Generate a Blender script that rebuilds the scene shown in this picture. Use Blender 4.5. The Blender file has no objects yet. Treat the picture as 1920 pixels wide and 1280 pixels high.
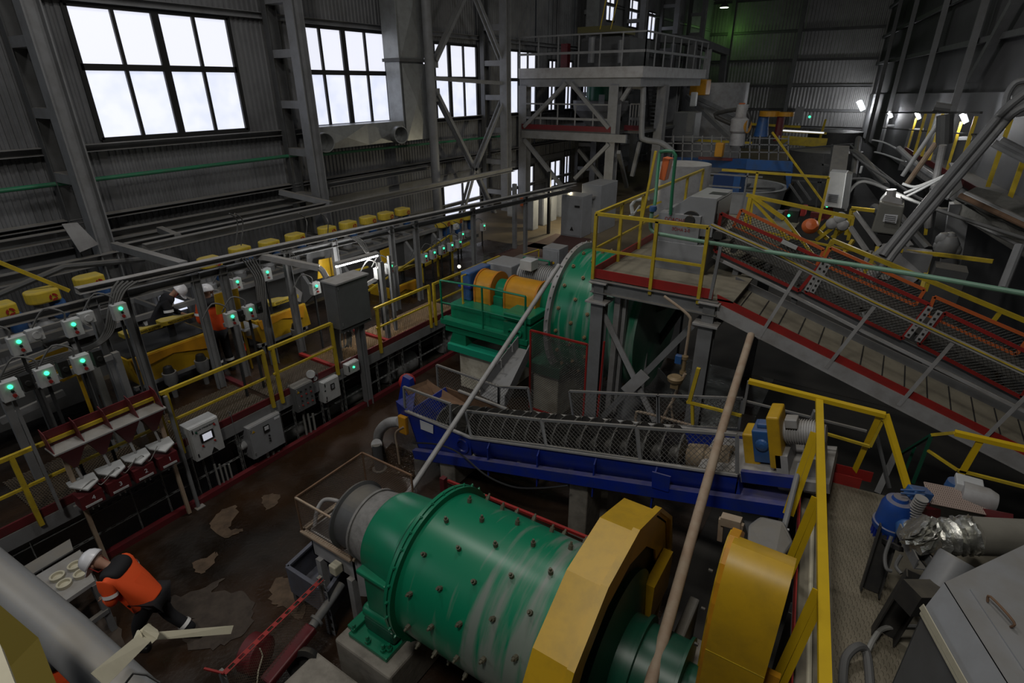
# gold-plant hall
import bpy, bmesh, math, random
import numpy as np
from mathutils import Vector as V, Matrix
random.seed(7)
S = bpy.context.scene
C = S.collection
# ---------------------------------------------------------------- camera
F = 1049.0
RM = np.array([[0.8372, -0.2252, 0.4984], [0.5470, 0.3514, -0.7600], [-0.0040, 0.9087, 0.4174]])
u_, s_, vt_ = np.linalg.svd(RM); RM = u_ @ vt_
EYE = np.array([0.0, 0.0, 6.3])
cd = bpy.data.cameras.new('camera'); cam = bpy.data.objects.new('camera', cd); C.objects.link(cam)
cd.sensor_width = 36; cd.lens = 36 * F / 1920; cd.clip_end = 300; cd.clip_start = .05
M4 = Matrix([[float(x) for x in r] + [0] for r in RM] + [[0, 0, 0, 1]])
M4.translation = V(EYE); cam.matrix_world = M4
S.camera = cam
# ---------------------------------------------------------------- view + world + lights
S.view_settings.view_transform = 'Standard'; S.view_settings.look = 'None'
S.view_settings.gamma = 1; S.view_settings.use_curve_mapping = False
S.view_settings.exposure = 0.0
w = bpy.data.worlds.new('sky'); S.world = w; w.use_nodes = True
w.node_tree.nodes['Background'].inputs[0].default_value = (.80, .88, 1, 1)
w.node_tree.nodes['Background'].inputs[1].default_value = .006
S.cycles.max_bounces = 5; S.cycles.diffuse_bounces = 3; S.cycles.glossy_bounces = 3
S.cycles.sample_clamp_indirect = 4; S.cycles.use_denoising = True
def area(name, loc, tgt, sx, sy, e, col=(1, 1, 1), spread=180):
    l = bpy.data.lights.new(name, 'AREA'); l.shape = 'RECTANGLE'; l.size = sx; l.size_y = sy; l.energy = e; l.color = col
    l.spread = math.radians(spread)
    o = bpy.data.objects.new(name, l); C.objects.link(o); o.location = loc
    o.rotation_euler = (V(tgt) - V(loc)).to_track_quat('-Z', 'Y').to_euler()
    return o
# fill light added behind the camera, standing in for unseen windows
area('fill_behind', (-13.5, -5, 8.5), (-2, 4, 1), 8, 3, 150, (.86, .93, 1))
# unseen fill lights added overhead to brighten the hall
area('fill_near', (-1.5, -2.5, 13.5), (-1.5, 4, 0), 2.0, 1.2, 420, (1, .96, .88))
area('fill_left', (-8, 4, 14.5), (-11.5, 6, 0), 1.2, 1.2, 260, (1, .97, .92))
area('fill_mid', (-4, 8.5, 14.5), (-4.5, 8.5, 0), 1.2, 1.2, 270, (1, .97, .92))
area('fill_tank', (-3, 18, 10.0), (-5, 27, 1.5), 1.0, 1.0, 180, (1, .98, .94))
area('fill_far', (-6, 30, 14.5), (-6, 30, 0), 1.5, 1.5, 110, (.95, 1, .95))

# ---------------------------------------------------------------- pixel -> place on a known plane of the hall
def ray(u, v):
    return RM @ np.array([u - 960.0, -(v - 640.0), -F])
def P(u, v, x=None, y=None, z=None):
    r = ray(u, v)
    k = (x / r[0]) if x is not None else (y / r[1]) if y is not None else ((z - 6.3) / r[2])
    return V(EYE + r * k)
def PD(u, v, d):
    r = ray(u, v); return V(EYE + r / np.linalg.norm(r) * d)
# the right wall runs a little askew
WN = np.array([0.9882, 0.1532, 0.0]); WO = np.array([-2.6, 55.0, 0.0])
def PW(u, v, off=0.0):
    r = ray(u, v); k = ((WO - EYE) @ WN - abs(off)) / (r @ WN); return V(EYE + r * k)
def ext(a, b, t=.6): return V(b) + (V(b) - V(a)) * t
def lerp(a, b, t): return V(a) + (V(b) - V(a)) * t
# ---------------------------------------------------------------- materials
def mat(name, col, rough=.55, metal=0.0, dirt=None, amt=.5, scale=3.0, top=0.0, topcol=(.22, .19, .14), bump=0.0, emit=None, es=0, stretch=(1, 1, 1)):
    m = bpy.data.materials.new(name); m.use_nodes = True
    n = m.node_tree.nodes; l = m.node_tree.links; b = n['Principled BSDF']
    b.inputs['Base Color'].default_value = (*col, 1); b.inputs['Roughness'].default_value = rough; b.inputs['Metallic'].default_value = metal
    if emit:
        b.inputs['Emission Color'].default_value = (*emit, 1); b.inputs['Emission Strength'].default_value = es; return m
    tc = n.new('ShaderNodeTexCoord'); mp = n.new('ShaderNodeMapping'); mp.inputs['Scale'].default_value = stretch
    l.new(tc.outputs['Object'], mp.inputs[0])
    out = None
    if dirt:
        nz = n.new('ShaderNodeTexNoise'); nz.inputs['Scale'].default_value = scale; nz.inputs['Detail'].default_value = 6; nz.inputs['Roughness'].default_value = .65
        l.new(mp.outputs[0], nz.inputs['Vector'])
        cr = n.new('ShaderNodeValToRGB'); cr.color_ramp.elements[0].position = .42; cr.color_ramp.elements[1].position = .72
        cr.color_ramp.elements[1].color = (amt, amt, amt, 1)
        l.new(nz.outputs[0], cr.inputs[0])
        mx = n.new('ShaderNodeMix'); mx.data_type = 'RGBA'
        mx.inputs[6].default_value = (*col, 1); mx.inputs[7].default_value = (*dirt, 1)
        l.new(cr.outputs[0], mx.inputs[0]); out = mx.outputs[2]
        if bump:
            bp = n.new('ShaderNodeBump'); bp.inputs['Strength'].default_value = bump; bp.inputs['Distance'].default_value = .02
            l.new(nz.outputs[0], bp.inputs['Height']); l.new(bp.outputs[0], b.inputs['Normal'])
    if top:   # settled dust lies on faces that look up
        g = n.new('ShaderNodeNewGeometry'); sp = n.new('ShaderNodeSeparateXYZ'); l.new(g.outputs['True Normal'], sp.inputs[0])
        mr = n.new('ShaderNodeMapRange'); mr.inputs[1].default_value = .75; mr.inputs[2].default_value = .98; mr.inputs[3].default_value = 0; mr.inputs[4].default_value = top
        l.new(sp.outputs[2], mr.inputs[0])
        n2 = n.new('ShaderNodeTexNoise'); n2.inputs['Scale'].default_value = 6; l.new(tc.outputs['Object'], n2.inputs['Vector'])
        mu = n.new('ShaderNodeMath'); mu.operation = 'MULTIPLY'; l.new(mr.outputs[0], mu.inputs[0]); 
        m2 = n.new('ShaderNodeMapRange'); m2.inputs[1].default_value = .3; m2.inputs[2].default_value = .6; m2.inputs[3].default_value = .5
        l.new(n2.outputs[0], m2.inputs[0]); l.new(m2.outputs[0], mu.inputs[1])
        mt = n.new('ShaderNodeMix'); mt.data_type = 'RGBA'; mt.inputs[6].default_value = (*col, 1); mt.inputs[7].default_value = (*topcol, 1)
        if out: l.new(out, mt.inputs[6])
        l.new(mu.outputs[0], mt.inputs[0]); out = mt.outputs[2]
    if out: l.new(out, b.inputs['Base Color'])
    return m
DUST = (.20, .18, .15)
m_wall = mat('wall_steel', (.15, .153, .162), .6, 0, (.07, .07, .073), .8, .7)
m_steel = mat('grey_painted_steel', (.185, .19, .20), .5, 0, (.09, .085, .08), .5, 2.5, top=.5)
m_steel_d = mat('dark_grey_steel', (.075, .077, .08), .55, 0, (.035, .033, .03), .5, 2.5, top=.35)
m_steel_l = mat('light_grey_steel', (.33, .33, .34), .5, 0, (.14, .12, .10), .5, 3, top=.4)
m_back = mat('back_wall_steel', (.19, .19, .19), .5, .2, (.10, .10, .10), .7, .5)
m_green = mat('green_paint', (.004, .17, .085), .32, 0, (.015, .10, .06), .5, 2.5)
m_green_d = mat('dark_green_paint', (.006, .07, .04), .4, 0, (.02, .05, .035), .5, 4)
m_greenpipe = mat('mint_pipe_paint', (.16, .30, .22), .45, 0, (.08, .14, .10), .5, 4)
m_greenpipe2 = mat('green_pipe_paint', (.02, .16, .08), .45, 0, (.06, .10, .07), .6, 3)
m_blue = mat('blue_paint', (.006, .024, .26), .38, 0, (.03, .04, .09), .6, 3.5, top=.45)
m_blue2 = mat('mid_blue_paint', (.02, .09, .28), .45, 0, (.05, .07, .10), .6, 4, top=.3)
m_yel = mat('yellow_paint', (.50, .30, .012), .42, 0, (.26, .17, .02), .5, 4)
m_yrail = mat('yellow_rail_paint', (.50, .36, .018), .5, 0, (.22, .17, .04), .6, 5)
m_yor = mat('orange_yellow_paint', (.52, .24, .012), .4, 0, (.30, .15, .02), .5, 4)
m_ycap = mat('dusty_yellow_plastic', (.52, .38, .03), .5, 0, (.30, .24, .06), .5, 6, top=.5, topcol=(.38, .32, .14))
m_red = mat('red_paint', (.30, .018, .015), .5, 0, (.14, .02, .018), .6, 4)
m_red_d = mat('maroon_paint', (.11, .010, .014), .5, 0, (.06, .02, .02), .6, 4)
m_orange = mat('orange_paint', (.55, .12, .03), .5)
m_conc = mat('concrete', (.24, .22, .19), .8, 0, (.10, .09, .075), .8, 4, bump=.4)
m_concw = mat('whitewashed_concrete', (.60, .57, .48), .8, 0, (.18, .14, .09), .8, 3, bump=.3)
m_white = mat('white_enamel', (.44, .45, .46), .4, 0, (.26, .26, .25), .4, 4)
m_cab = mat('grey_cabinet', (.115, .12, .125), .45, 0, (.08, .08, .08), .5, 3, top=.4)
m_cabl = mat('light_cabinet', (.25, .26, .28), .45, 0, (.17, .17, .17), .5, 3, top=.3)
m_rubber = mat('black_rubber', (.012, .012, .012), .5)
m_dark = mat('black_iron', (.018, .018, .019), .6, 0, (.05, .045, .035), .5, 5, top=.3)
m_screw = mat('worn_spiral_steel', (.06, .058, .055), .5, .3, (.16, .15, .135), .6, 6)
m_rust = mat('rusty_steel', (.16, .09, .05), .8, 0, (.07, .04, .025), .7, 6)
m_beige = mat('beige_dusty_pipe', (.34, .27, .20), .7, 0, (.22, .11, .06), .6, 5)
m_cream = mat('cream_strap', (.50, .47, .36), .7, 0, (.34, .31, .23), .5, 5)
m_galv = mat('galvanised_steel', (.30, .31, .31), .38, .55, (.16, .16, .15), .5, 4)
m_foil = mat('aluminium_foil', (.62, .62, .58), .25, .9, (.30, .29, .25), .5, 7, bump=1.0)
m_wire = mat('wire_mesh', (.11, .107, .10), .5, .3)
m_wirer = mat('rusty_wire_mesh', (.16, .11, .08), .6, .2)
m_wired = mat('dark_wire_mesh', (.06, .058, .052), .5, .3)
m_grate = mat('ochre_grating', (.13, .085, .035), .55, .2, (.05, .03, .012), .7, 2.5, bump=.6)
m_plate = mat('dusty_floor_plate', (.20, .18, .135), .65, .1, (.09, .08, .06), .7, 2.2, bump=.2)
m_orangec = mat('orange_cloth', (.80, .085, .012), .75)
m_black = mat('black_cloth', (.008, .008, .011), .8)
m_skin = mat('skin', (.35, .19, .13), .6)
m_helmet = mat('white_helmet_plastic', (.68, .68, .72), .3)
m_refl = mat('reflective_tape', (.82, .82, .82), .35)
m_cable = mat('grey_cable', (.10, .10, .10), .6)
m_cablel = mat('light_grey_cable', (.22, .22, .21), .6)
m_paper = mat('paper', (.55, .56, .60), .7)
m_brass = mat('ochre_valve_metal', (.24, .17, .09), .6, .2, (.12, .09, .05), .5, 8)
m_led = mat('green_led', (0, .5, .2), .4, emit=(.05, 1, .40), es=2.0)
m_ledr = mat('red_led', (.5, 0, 0), .4, emit=(1, .06, .1), es=1.6)
m_tube = mat('lit_tube', (1, 1, 1), .4, emit=(.96, .97, 1), es=22)
m_lamp = mat('lit_lamp', (1, 1, 1), .4, emit=(.96, .97, 1), es=70)
m_lampg = mat('lit_green_lamp', (1, 1, 1), .4, emit=(.85, 1, .75), es=14)
m_screen = mat('lit_screen', (.5, .5, .5), .3, emit=(.72, .74, .85), es=.5)
m_pane = mat('frosted_daylit_glass', (.5, .5, .5), .4, emit=(.82, .84, .95), es=0.98)
m_pane2 = mat('frosted_daylit_glass_lower', (.5, .5, .5), .4, emit=(.76, .82, 1.0), es=0.98)
# window panes: bright sky above, a hazy treeline below, seen through frosting
for mm, lowc in ((m_pane2, (.72, .77, .94)),):
    n = mm.node_tree.nodes; l = mm.node_tree.links; b = n['Principled BSDF']
    tc = n.new('ShaderNodeTexCoord'); nz = n.new('ShaderNodeTexNoise'); nz.inputs['Scale'].default_value = 2.2; nz.inputs['Detail'].default_value = 5
    l.new(tc.outputs['Object'], nz.inputs['Vector'])
    cr = n.new('ShaderNodeValToRGB'); cr.color_ramp.elements[0].color = (*lowc, 1); cr.color_ramp.elements[0].position = .35
    cr.color_ramp.elements[1].color = (.84, .87, 1, 1); cr.color_ramp.elements[1].position = .62
    l.new(nz.outputs[0], cr.inputs[0]); l.new(cr.outputs[0], b.inputs['Emission Color'])
def floor_mat():
    m = bpy.data.materials.new('wet_brown_floor'); m.use_nodes = True
    n = m.node_tree.nodes; l = m.node_tree.links; b = n['Principled BSDF']
    tc = n.new('ShaderNodeTexCoord')
    def ns(s, d=6):
        z = n.new('ShaderNodeTexNoise'); z.inputs['Scale'].default_value = s; z.inputs['Detail'].default_value = d; l.new(tc.outputs['Object'], z.inputs['Vector']); return z
    a = ns(.55); c = n.new('ShaderNodeValToRGB'); c.color_ramp.elements[0].color = (.008, .005, .003, 1); c.color_ramp.elements[0].position = .38
    c.color_ramp.elements[1].color = (.034, .017, .008, 1); c.color_ramp.elements[1].position = .65
    l.new(a.outputs[0], c.inputs[0]); l.new(c.outputs[0], b.inputs['Base Color'])
    r = ns(1.3); rr = n.new('ShaderNodeMapRange'); rr.inputs[1].default_value = .4; rr.inputs[2].default_value = .62; rr.inputs[3].default_value = .22; rr.inputs[4].default_value = .6
    l.new(r.outputs[0], rr.inputs[0]); l.new(rr.outputs[0], b.inputs['Roughness'])
    bp = n.new('ShaderNodeBump'); bp.inputs['Strength'].default_value = .3; bp.inputs['Distance'].default_value = .02; b3 = ns(18, 3); l.new(b3.outputs[0], bp.inputs['Height']); l.new(bp.outputs[0], b.inputs['Normal'])
    return m
m_floor = floor_mat()
def shell_mat(kx=.22, kz=-.20, lo=.28, hi=.46, gc=(.20, .215, .20)):   # green drum with grey slurry runs
    m = mat('slurry_streaked_green', (.004, .17, .085), .33)
    n = m.node_tree.nodes; l = m.node_tree.links; b = n['Principled BSDF']
    tc = n.new('ShaderNodeTexCoord'); mp = n.new('ShaderNodeMapping'); mp.inputs['Scale'].default_value = (5.5, .55, .55); l.new(tc.outputs['Object'], mp.inputs[0])
    z = n.new('ShaderNodeTexNoise'); z.inputs['Scale'].default_value = 1.6; z.inputs['Detail'].default_value = 8; l.new(mp.outputs[0], z.inputs['Vector'])
    sp = n.new('ShaderNodeSeparateXYZ'); l.new(tc.outputs['Object'], sp.inputs[0])
    # the drum is dirtier towards its driven end and low on its side
    a = n.new('ShaderNodeMath'); a.operation = 'MULTIPLY_ADD'; a.inputs[1].default_value = kx; l.new(sp.outputs[0], a.inputs[0]); l.new(z.outputs[0], a.inputs[2])
    a2 = n.new('ShaderNodeMath'); a2.operation = 'MULTIPLY_ADD'; a2.inputs[1].default_value = kz; l.new(sp.outputs[2], a2.inputs[0]); l.new(a.outputs[0], a2.inputs[2])
    c = n.new('ShaderNodeValToRGB'); c.color_ramp.elements[0].position = lo; c.color_ramp.elements[0].color = (0, 0, 0, 1); c.color_ramp.elements[1].position = hi; c.color_ramp.elements[1].color = (.85, .85, .85, 1)
    l.new(a2.outputs[0], c.inputs[0])
    x = n.new('ShaderNodeMix'); x.data_type = 'RGBA'; x.inputs[6].default_value = (.004, .17, .085, 1); x.inputs[7].default_value = (*gc, 1); l.new(c.outputs[0], x.inputs[0])
    l.new(x.outputs[2], b.inputs['Base Color'])
    return m
m_shell = shell_mat(); m_shell2 = shell_mat(.08, -.02, .46, .66, (.22, .30, .26))
def checker_mat():  # diamond tread plate
    m = mat('tread_plate', (.19, .165, .12), .6, .1, (.10, .09, .065), .7, 1.6)
    n = m.node_tree.nodes; l = m.node_tree.links; b = n['Principled BSDF']
    tc = n.new('ShaderNodeTexCoord')
    hs = []
    for rz in (.785, -.785):
        mp = n.new('ShaderNodeMapping'); mp.inputs['Rotation'].default_value = (0, 0, rz); mp.inputs['Scale'].default_value = (34, 12, 1)
        l.new(tc.outputs['Object'], mp.inputs[0])
        v = n.new('ShaderNodeTexVoronoi'); v.inputs['Scale'].default_value = 1; v.inputs['Randomness'].default_value = 0.15; l.new(mp.outputs[0], v.inputs['Vector'])
        c = n.new('ShaderNodeMapRange'); c.inputs[1].default_value = .2; c.inputs[2].default_value = .32; c.inputs[3].default_value = 1; c.inputs[4].default_value = 0
        l.new(v.outputs[0], c.inputs[0]); hs.append(c)
    a = n.new('ShaderNodeMath'); a.operation = 'MAXIMUM'; l.new(hs[0].outputs[0], a.inputs[0]); l.new(hs[1].outputs[0], a.inputs[1])
    bp = n.new('ShaderNodeBump'); bp.inputs['Strength'].default_value = .7; bp.inputs['Distance'].default_value = .01; l.new(a.outputs[0], bp.inputs['Height']); l.new(bp.outputs[0], b.inputs['Normal'])
    return m
m_tread = checker_mat()
# ---------------------------------------------------------------- mesh building
def basis(d, up=(0, 0, 1)):
    d = V(d).normalized(); up = V(up)
    if abs(d.dot(up.normalized())) > .98: up = V((0, 1, 0)) if abs(d.y) < .9 else V((1, 0, 0))
    s = d.cross(up).normalized(); return d, s, s.cross(d).normalized()
class MB:
    def __init__(self): self.v = []; self.f = []
    def add(self, vs, fs):
        o = len(self.v); self.v += [tuple(x) for x in vs]; self.f += [tuple(i + o for i in q) for q in fs]; return self
    def box(self, a, b):
        x0, y0, z0 = a; x1, y1, z1 = b
        return self.add([(x0, y0, z0), (x1, y0, z0), (x1, y1, z0), (x0, y1, z0), (x0, y0, z1), (x1, y0, z1), (x1, y1, z1), (x0, y1, z1)],
                        [(0, 3, 2, 1), (4, 5, 6, 7), (0, 1, 5, 4), (1, 2, 6, 5), (2, 3, 7, 6), (3, 0, 4, 7)])
    def prism(self, poly, ext):      # closed polygon swept along a vector
        n = len(poly); e = V(ext); P0 = [V(p) for p in poly]
        return self.add(P0 + [p + e for p in P0], [tuple(range(n))[::-1], tuple(range(n, 2 * n))] + [(i, (i + 1) % n, n + (i + 1) % n, n + i) for i in range(n)])
    def prof(self, a, b, pts, up=(0, 0, 1)):   # 2-D profile (side, up) swept from a to b
        a = V(a); b = V(b); d, s, t = basis(b - a, up)
        return self.prism([a + s * p[0] + t * p[1] for p in pts], b - a)
    def bar(self, a, b, w, h=None, up=(0, 0, 1)):
        h = h or w; w /= 2; h /= 2
        return self.prof(a, b, [(-w, -h), (w, -h), (w, h), (-w, h)], up)
    def ib(self, a, b, w, h, t=.012, up=(0, 0, 1)):
        x = w / 2; y = h / 2; t2 = t / 2
        return self.prof(a, b, [(-x, -y), (x, -y), (x, -y + t), (t2, -y + t), (t2, y - t), (x, y - t), (x, y), (-x, y), (-x, y - t), (-t2, y - t), (-t2, -y + t), (-x, -y + t)], up)
    def ch(self, a, b, w, h, t=.012, up=(0, 0, 1), flip=1):
        x = w * flip; y = h / 2; t1 = t * flip
        return self.prof(a, b, [(0, -y), (x, -y), (x, -y + t), (t1, -y + t), (t1, y - t), (x, y - t), (x, y), (0, y)], up)
    def ang(self, a, b, w, t=.006, up=(0, 0, 1), flip=1):
        return self.prof(a, b, [(0, 0), (w * flip, 0), (w * flip, t), (t * flip, t), (t * flip, w), (0, w)], up)
    def tube(self, pts, r, n=10, cap=True):
        pts = [V(p) for p in pts]; rs = r if isinstance(r, (list, tuple)) else [r] * len(pts)
        vs = []; k = len(pts); pv = None
        for i, p in enumerate(pts):
            d = (pts[min(i + 1, k - 1)] - pts[max(i - 1, 0)]).normalized()
            if pv is None: _, s, t = basis(d)
            else:
                s = (pv - d * pv.dot(d)).normalized(); t = s.cross(d)
            pv = s
            for j in range(n):
                a = 2 * math.pi * j / n; vs.append(p + (s * math.cos(a) + t * math.sin(a)) * rs[i])
        fs = [(i * n + j, i * n + (j + 1) % n, (i + 1) * n + (j + 1) % n, (i + 1) * n + j) for i in range(k - 1) for j in range(n)]
        if cap: fs += [tuple(range(n))[::-1], tuple(range((k - 1) * n, k * n))]
        return self.add(vs, fs)
    def rev(self, o, d, prof, n=48, a0=0, a1=None, cap=True):   # lathe: prof = [(t along axis, radius)...]
        d, s, t = basis(d); o = V(o); full = a1 is None; a1 = a0 + 2 * math.pi if full else a1
        m = n if full else n + 1; k = len(prof); vs = []
        for (q, r) in prof:
            for j in range(m):
                a = a0 + (a1 - a0) * j / n; vs.append(o + d * q + (s * math.cos(a) + t * math.sin(a)) * r)
        fs = [(i * m + j, i * m + (j + 1) % m, (i + 1) * m + (j + 1) % m, (i + 1) * m + j) for i in range(k - 1) for j in range(m if full else m - 1)]
        if cap and full:
            if prof[0][1] > 1e-6: fs.append(tuple(range(m))[::-1])
            if prof[-1][1] > 1e-6: fs.append(tuple(range((k - 1) * m, k * m)))
        return self.add(vs, fs)
    def quad(self, a, b, c, d, th=.006):
        nn = (V(b) - V(a)).cross(V(d) - V(a)).normalized() * th
        return self.prism([a, b, c, d], nn)
    def net(self, o, a, b, p, w=.006, square=False):     # woven wire over the parallelogram o, o+a, o+b
        o = V(o); a = V(a); b = V(b); A = a.length; B = b.length; ea = a / A; eb = b / B; nn = ea.cross(eb).normalized()
        def strip(s0, t0, s1, t1):
            p0 = o + ea * s0 + eb * t0; p1 = o + ea * s1 + eb * t1; d = (p1 - p0)
            if d.length < 1e-4: return
            sd = d.normalized().cross(nn) * (w / 2); h = nn * (w / 2)
            self.add([p0 + sd, p0 - sd, p0 + h, p1 + sd, p1 - sd, p1 + h], [(0, 3, 4, 1), (1, 4, 5, 2), (2, 5, 3, 0)])
        if square:
            for i in range(1, int(A / p) + 1): strip(i * p, 0, i * p, B)
            for i in range(1, int(B / p) + 1): strip(0, i * p, A, i * p)
            return self
        k = p
        while k < A + B:
            s0 = max(0, k - B); s1 = min(A, k); strip(s0, k - s0, s1, k - s1)
            strip(s0, B - (k - s0), s1, B - (k - s1)); k += p
        return self
    def ball(self, c, r, sz=1, n=12):
        m = n // 2; vs = [(c[0], c[1], c[2] + r * sz)]
        for i in range(1, m):
            th = math.pi * i / m
            for j in range(n):
                a = 2 * math.pi * j / n; vs.append((c[0] + r * math.sin(th) * math.cos(a), c[1] + r * math.sin(th) * math.sin(a), c[2] + r * sz * math.cos(th)))
        vs.append((c[0], c[1], c[2] - r * sz)); L = len(vs) - 1
        fs = [(0, 1 + j, 1 + (j + 1) % n) for j in range(n)] + [(1 + i * n + j, 1 + (i + 1) * n + j, 1 + (i + 1) * n + (j + 1) % n, 1 + i * n + (j + 1) % n) for i in range(m - 2) for j in range(n)]
        fs += [(L, L - n + (j + 1) % n, L - n + j) for j in range(n)]
        return self.add(vs, fs)
    def build(self, name, m, parent=None, smooth=False, loc=None, bevel=0):
        off = V((0, 0, 0)); q = parent
        while q is not None: off += q.location; q = q.parent
        if loc is not None and parent is None: off = V(loc)
        me = bpy.data.meshes.new(name); me.from_pydata([V(x) - off for x in self.v], [], self.f)
        bm = bmesh.new(); bm.from_mesh(me); bmesh.ops.recalc_face_normals(bm, faces=bm.faces)
        if smooth:
            for f in bm.faces: f.smooth = True
            for e in bm.edges:
                if len(e.link_faces) == 2 and e.calc_face_angle(0) > .6: e.smooth = False
        bm.to_mesh(me); bm.free()
        me.materials.append(m)
        o = bpy.data.objects.new(name, me); C.objects.link(o); o.parent = parent
        if parent is None: o.location = off
        if bevel:
            bv = o.modifiers.new('bevel', 'BEVEL'); bv.width = bevel; bv.segments = 2; bv.limit_method = 'ANGLE'
        return o
LABELS = set()
def tag(o, label, cat, group=None, kind=None):
    o['label'] = label; o['category'] = cat
    if group: o['group'] = group
    if kind: o['kind'] = kind
    return o
def thing(name, label, cat, loc, group=None):
    o = bpy.data.objects.new(name, None); C.objects.link(o); o.location = V(loc); o.empty_display_size = .2
    return tag(o, label, cat, group)
def one(mb, name, m, label, cat, loc=None, group=None, smooth=False, bevel=0, kind=None):
    if loc is None:
        a = np.array(mb.v); loc = ((a[:, 0].min() + a[:, 0].max()) / 2, (a[:, 1].min() + a[:, 1].max()) / 2, a[:, 2].min())
    return tag(mb.build(name, m, None, smooth, loc, bevel), label, cat, group, kind)
def struct(mb, name, m, smooth=False):
    o = mb.build(name, m, None, smooth); o['kind'] = 'structure'; return o
def clone(root, loc, label, group=None):
    r = root.copy(); C.objects.link(r); r.location = V(loc); r['label'] = label
    if group: r['group'] = group
    for ch in list(root.children):
        c = ch.copy(); C.objects.link(c); c.parent = r
        for g in list(ch.children):
            d = g.copy(); C.objects.link(d); d.parent = c
    return r
ORD = ['first', 'second', 'third', 'fourth', 'fifth', 'sixth', 'seventh', 'eighth', 'ninth', 'tenth', 'eleventh', 'twelfth', 'thirteenth', 'fourteenth', 'fifteenth', 'sixteenth']
def smoothpath(pts, k=6):
    pts = [V(p) for p in pts]; o = []
    for i in range(len(pts) - 1):
        p0 = pts[max(i - 1, 0)]; p1 = pts[i]; p2 = pts[i + 1]; p3 = pts[min(i + 2, len(pts) - 1)]
        for j in range(k):
            t = j / k; o.append(.5 * ((2 * p1) + (p2 - p0) * t + (2 * p0 - 5 * p1 + 4 * p2 - p3) * t * t + (3 * p1 - p0 - 3 * p2 + p3) * t ** 3))
    o.append(pts[-1]); return o
def text(s, size, o, ex, ey, m, name, parent, depth=.002):
    cu = bpy.data.curves.new(name, 'FONT'); cu.body = s; cu.size = size; cu.extrude = depth; cu.align_x = 'CENTER'; cu.align_y = 'CENTER'
    t = bpy.data.objects.new(name + '_tmp', cu); C.objects.link(t)
    me = bpy.data.meshes.new_from_object(t.evaluated_get(bpy.context.evaluated_depsgraph_get())); bpy.data.objects.remove(t)
    ex = V(ex).normalized(); ey = V(ey).normalized(); ez = ex.cross(ey)
    off = V((0, 0, 0)); q = parent
    while q is not None: off += q.location; q = q.parent
    for v in me.vertices: v.co = V(o) - off + ex * v.co.x + ey * v.co.y + ez * v.co.z
    me.materials.clear(); me.materials.append(m)
    ob = bpy.data.objects.new(name, me); C.objects.link(ob); ob.parent = parent; return ob
# ================================================================ SETTING
WX = -15.6
def corr(mb, o, u, L, z0, z1, n, amp=.028, pitch=.15):   # trapezoid sheet
    o = V(o); u = V(u).normalized(); n = V(n).normalized(); k = int(L / pitch); vs = []; fs = []
    offs = [(0, 0), (.35, 0), (.5, 1), (.85, 1)]
    for i in range(k):
        for a, b in offs:
            p = o + u * ((i + a) * pitch) + n * (amp * b); vs += [(p.x, p.y, z0), (p.x, p.y, z1)]
    p = o + u * L; vs += [(p.x, p.y, z0), (p.x, p.y, z1)]
    m = len(vs) // 2
    fs = [(2 * i, 2 * i + 2, 2 * i + 3, 2 * i + 1) for i in range(m - 1)]
    mb.add(vs, fs)
ZT = 16.0
WIN = [(6.34, 10.10, 5.16, 7.92), (12.15, 15.85, 5.10, 7.92), (17.5, 21.15, 5.0, 7.75), (22.9, 26.0, 5.0, 7.7), (27.2, 28.0, 5.0, 7.4), (29.0, 29.8, 5.0, 7.4), (31.0, 31.9, 5.0, 7.4),
       (33.5, 34.8, 9.6, 11.2), (36.4, 38.4, 9.5, 11.0), (40.2, 41.6, 9.0, 10.6),
       (18.5, 21.2, .9, 2.5), (23.0, 25.9, .9, 2.5), (27.6, 28.8, 1.1, 2.5), (29.2, 29.9, 1.1, 2.9)]
mb = MB()
ys = sorted({-8.0, 55.0} | {y for q in WIN for y in q[:2]})
for a, b in zip(ys, ys[1:]):
    if b - a < .05: continue
    hs = sorted([(q[2], q[3]) for q in WIN if q[0] <= a + .01 and q[1] >= b - .01]); z = -3.0
    for h in hs + [(ZT, ZT)]:
        if h[0] > z: corr(mb, (WX, a, 0), (0, 1, 0), b - a, z, h[0], (1, 0, 0))
        z = max(z, h[1])
struct(mb, 'wall_left', m_wall)
for i, (y0, y1, z0, z1) in enumerate(WIN):
    big = y1 - y0 > 3; fr = MB(); zt = z0 + (z1 - z0) * .555
    X0 = WX - .06; X1 = WX + .05
    for (a, b, c, d) in ((y0 - .05, y0 + .06, z0, z1), (y1 - .06, y1 + .05, z0, z1), (y0, y1, z0 - .05, z0 + .05), (y0, y1, z1 - .05, z1 + .05)): fr.box((X0, a, c), (X1, b, d))
    if z1 - z0 > 2: fr.box((X0, y0, zt - .07), (X1, y1, zt + .07))
    nv = 4 if big else 2
    for k in range(1, nv):
        y = y0 + (y1 - y0) * k / nv; hw = .09 if (big and k == 2) else .04
        fr.box((X0 + .003, y - hw, z0), (X1 - .003, y + hw, z1))
    f = struct(fr, 'window_%d' % (i + 1), m_rubber if big else m_dark)
    up = MB(); up.box((WX - .03, y0, zt), (WX - .02, y1, z1)); up.build('upper_panes', m_pane, f)
    lo = MB(); lo.box((WX - .03, y0, z0), (WX - .02, y1, zt)); lo.build('lower_panes', m_pane2, f)
# girts along the wall
g = 0
def trim(mb, m=m_steel_d):
    global g; g += 1; return struct(mb, 'trim_%d' % g, m)
for z, w_, h_ in ((8.05, .12, .16), (5.02, .22, .16), (10.4, .12, .16), (12.6, .12, .16), (3.5, .30, .10), (2.75, .12, .3), (1.6, .12, .14)):
    mb = MB(); mb.ch((WX + .03, -6, z), (WX + .03, 54.8, z), w_, h_, .014, flip=1); trim(mb, m_steel)
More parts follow.
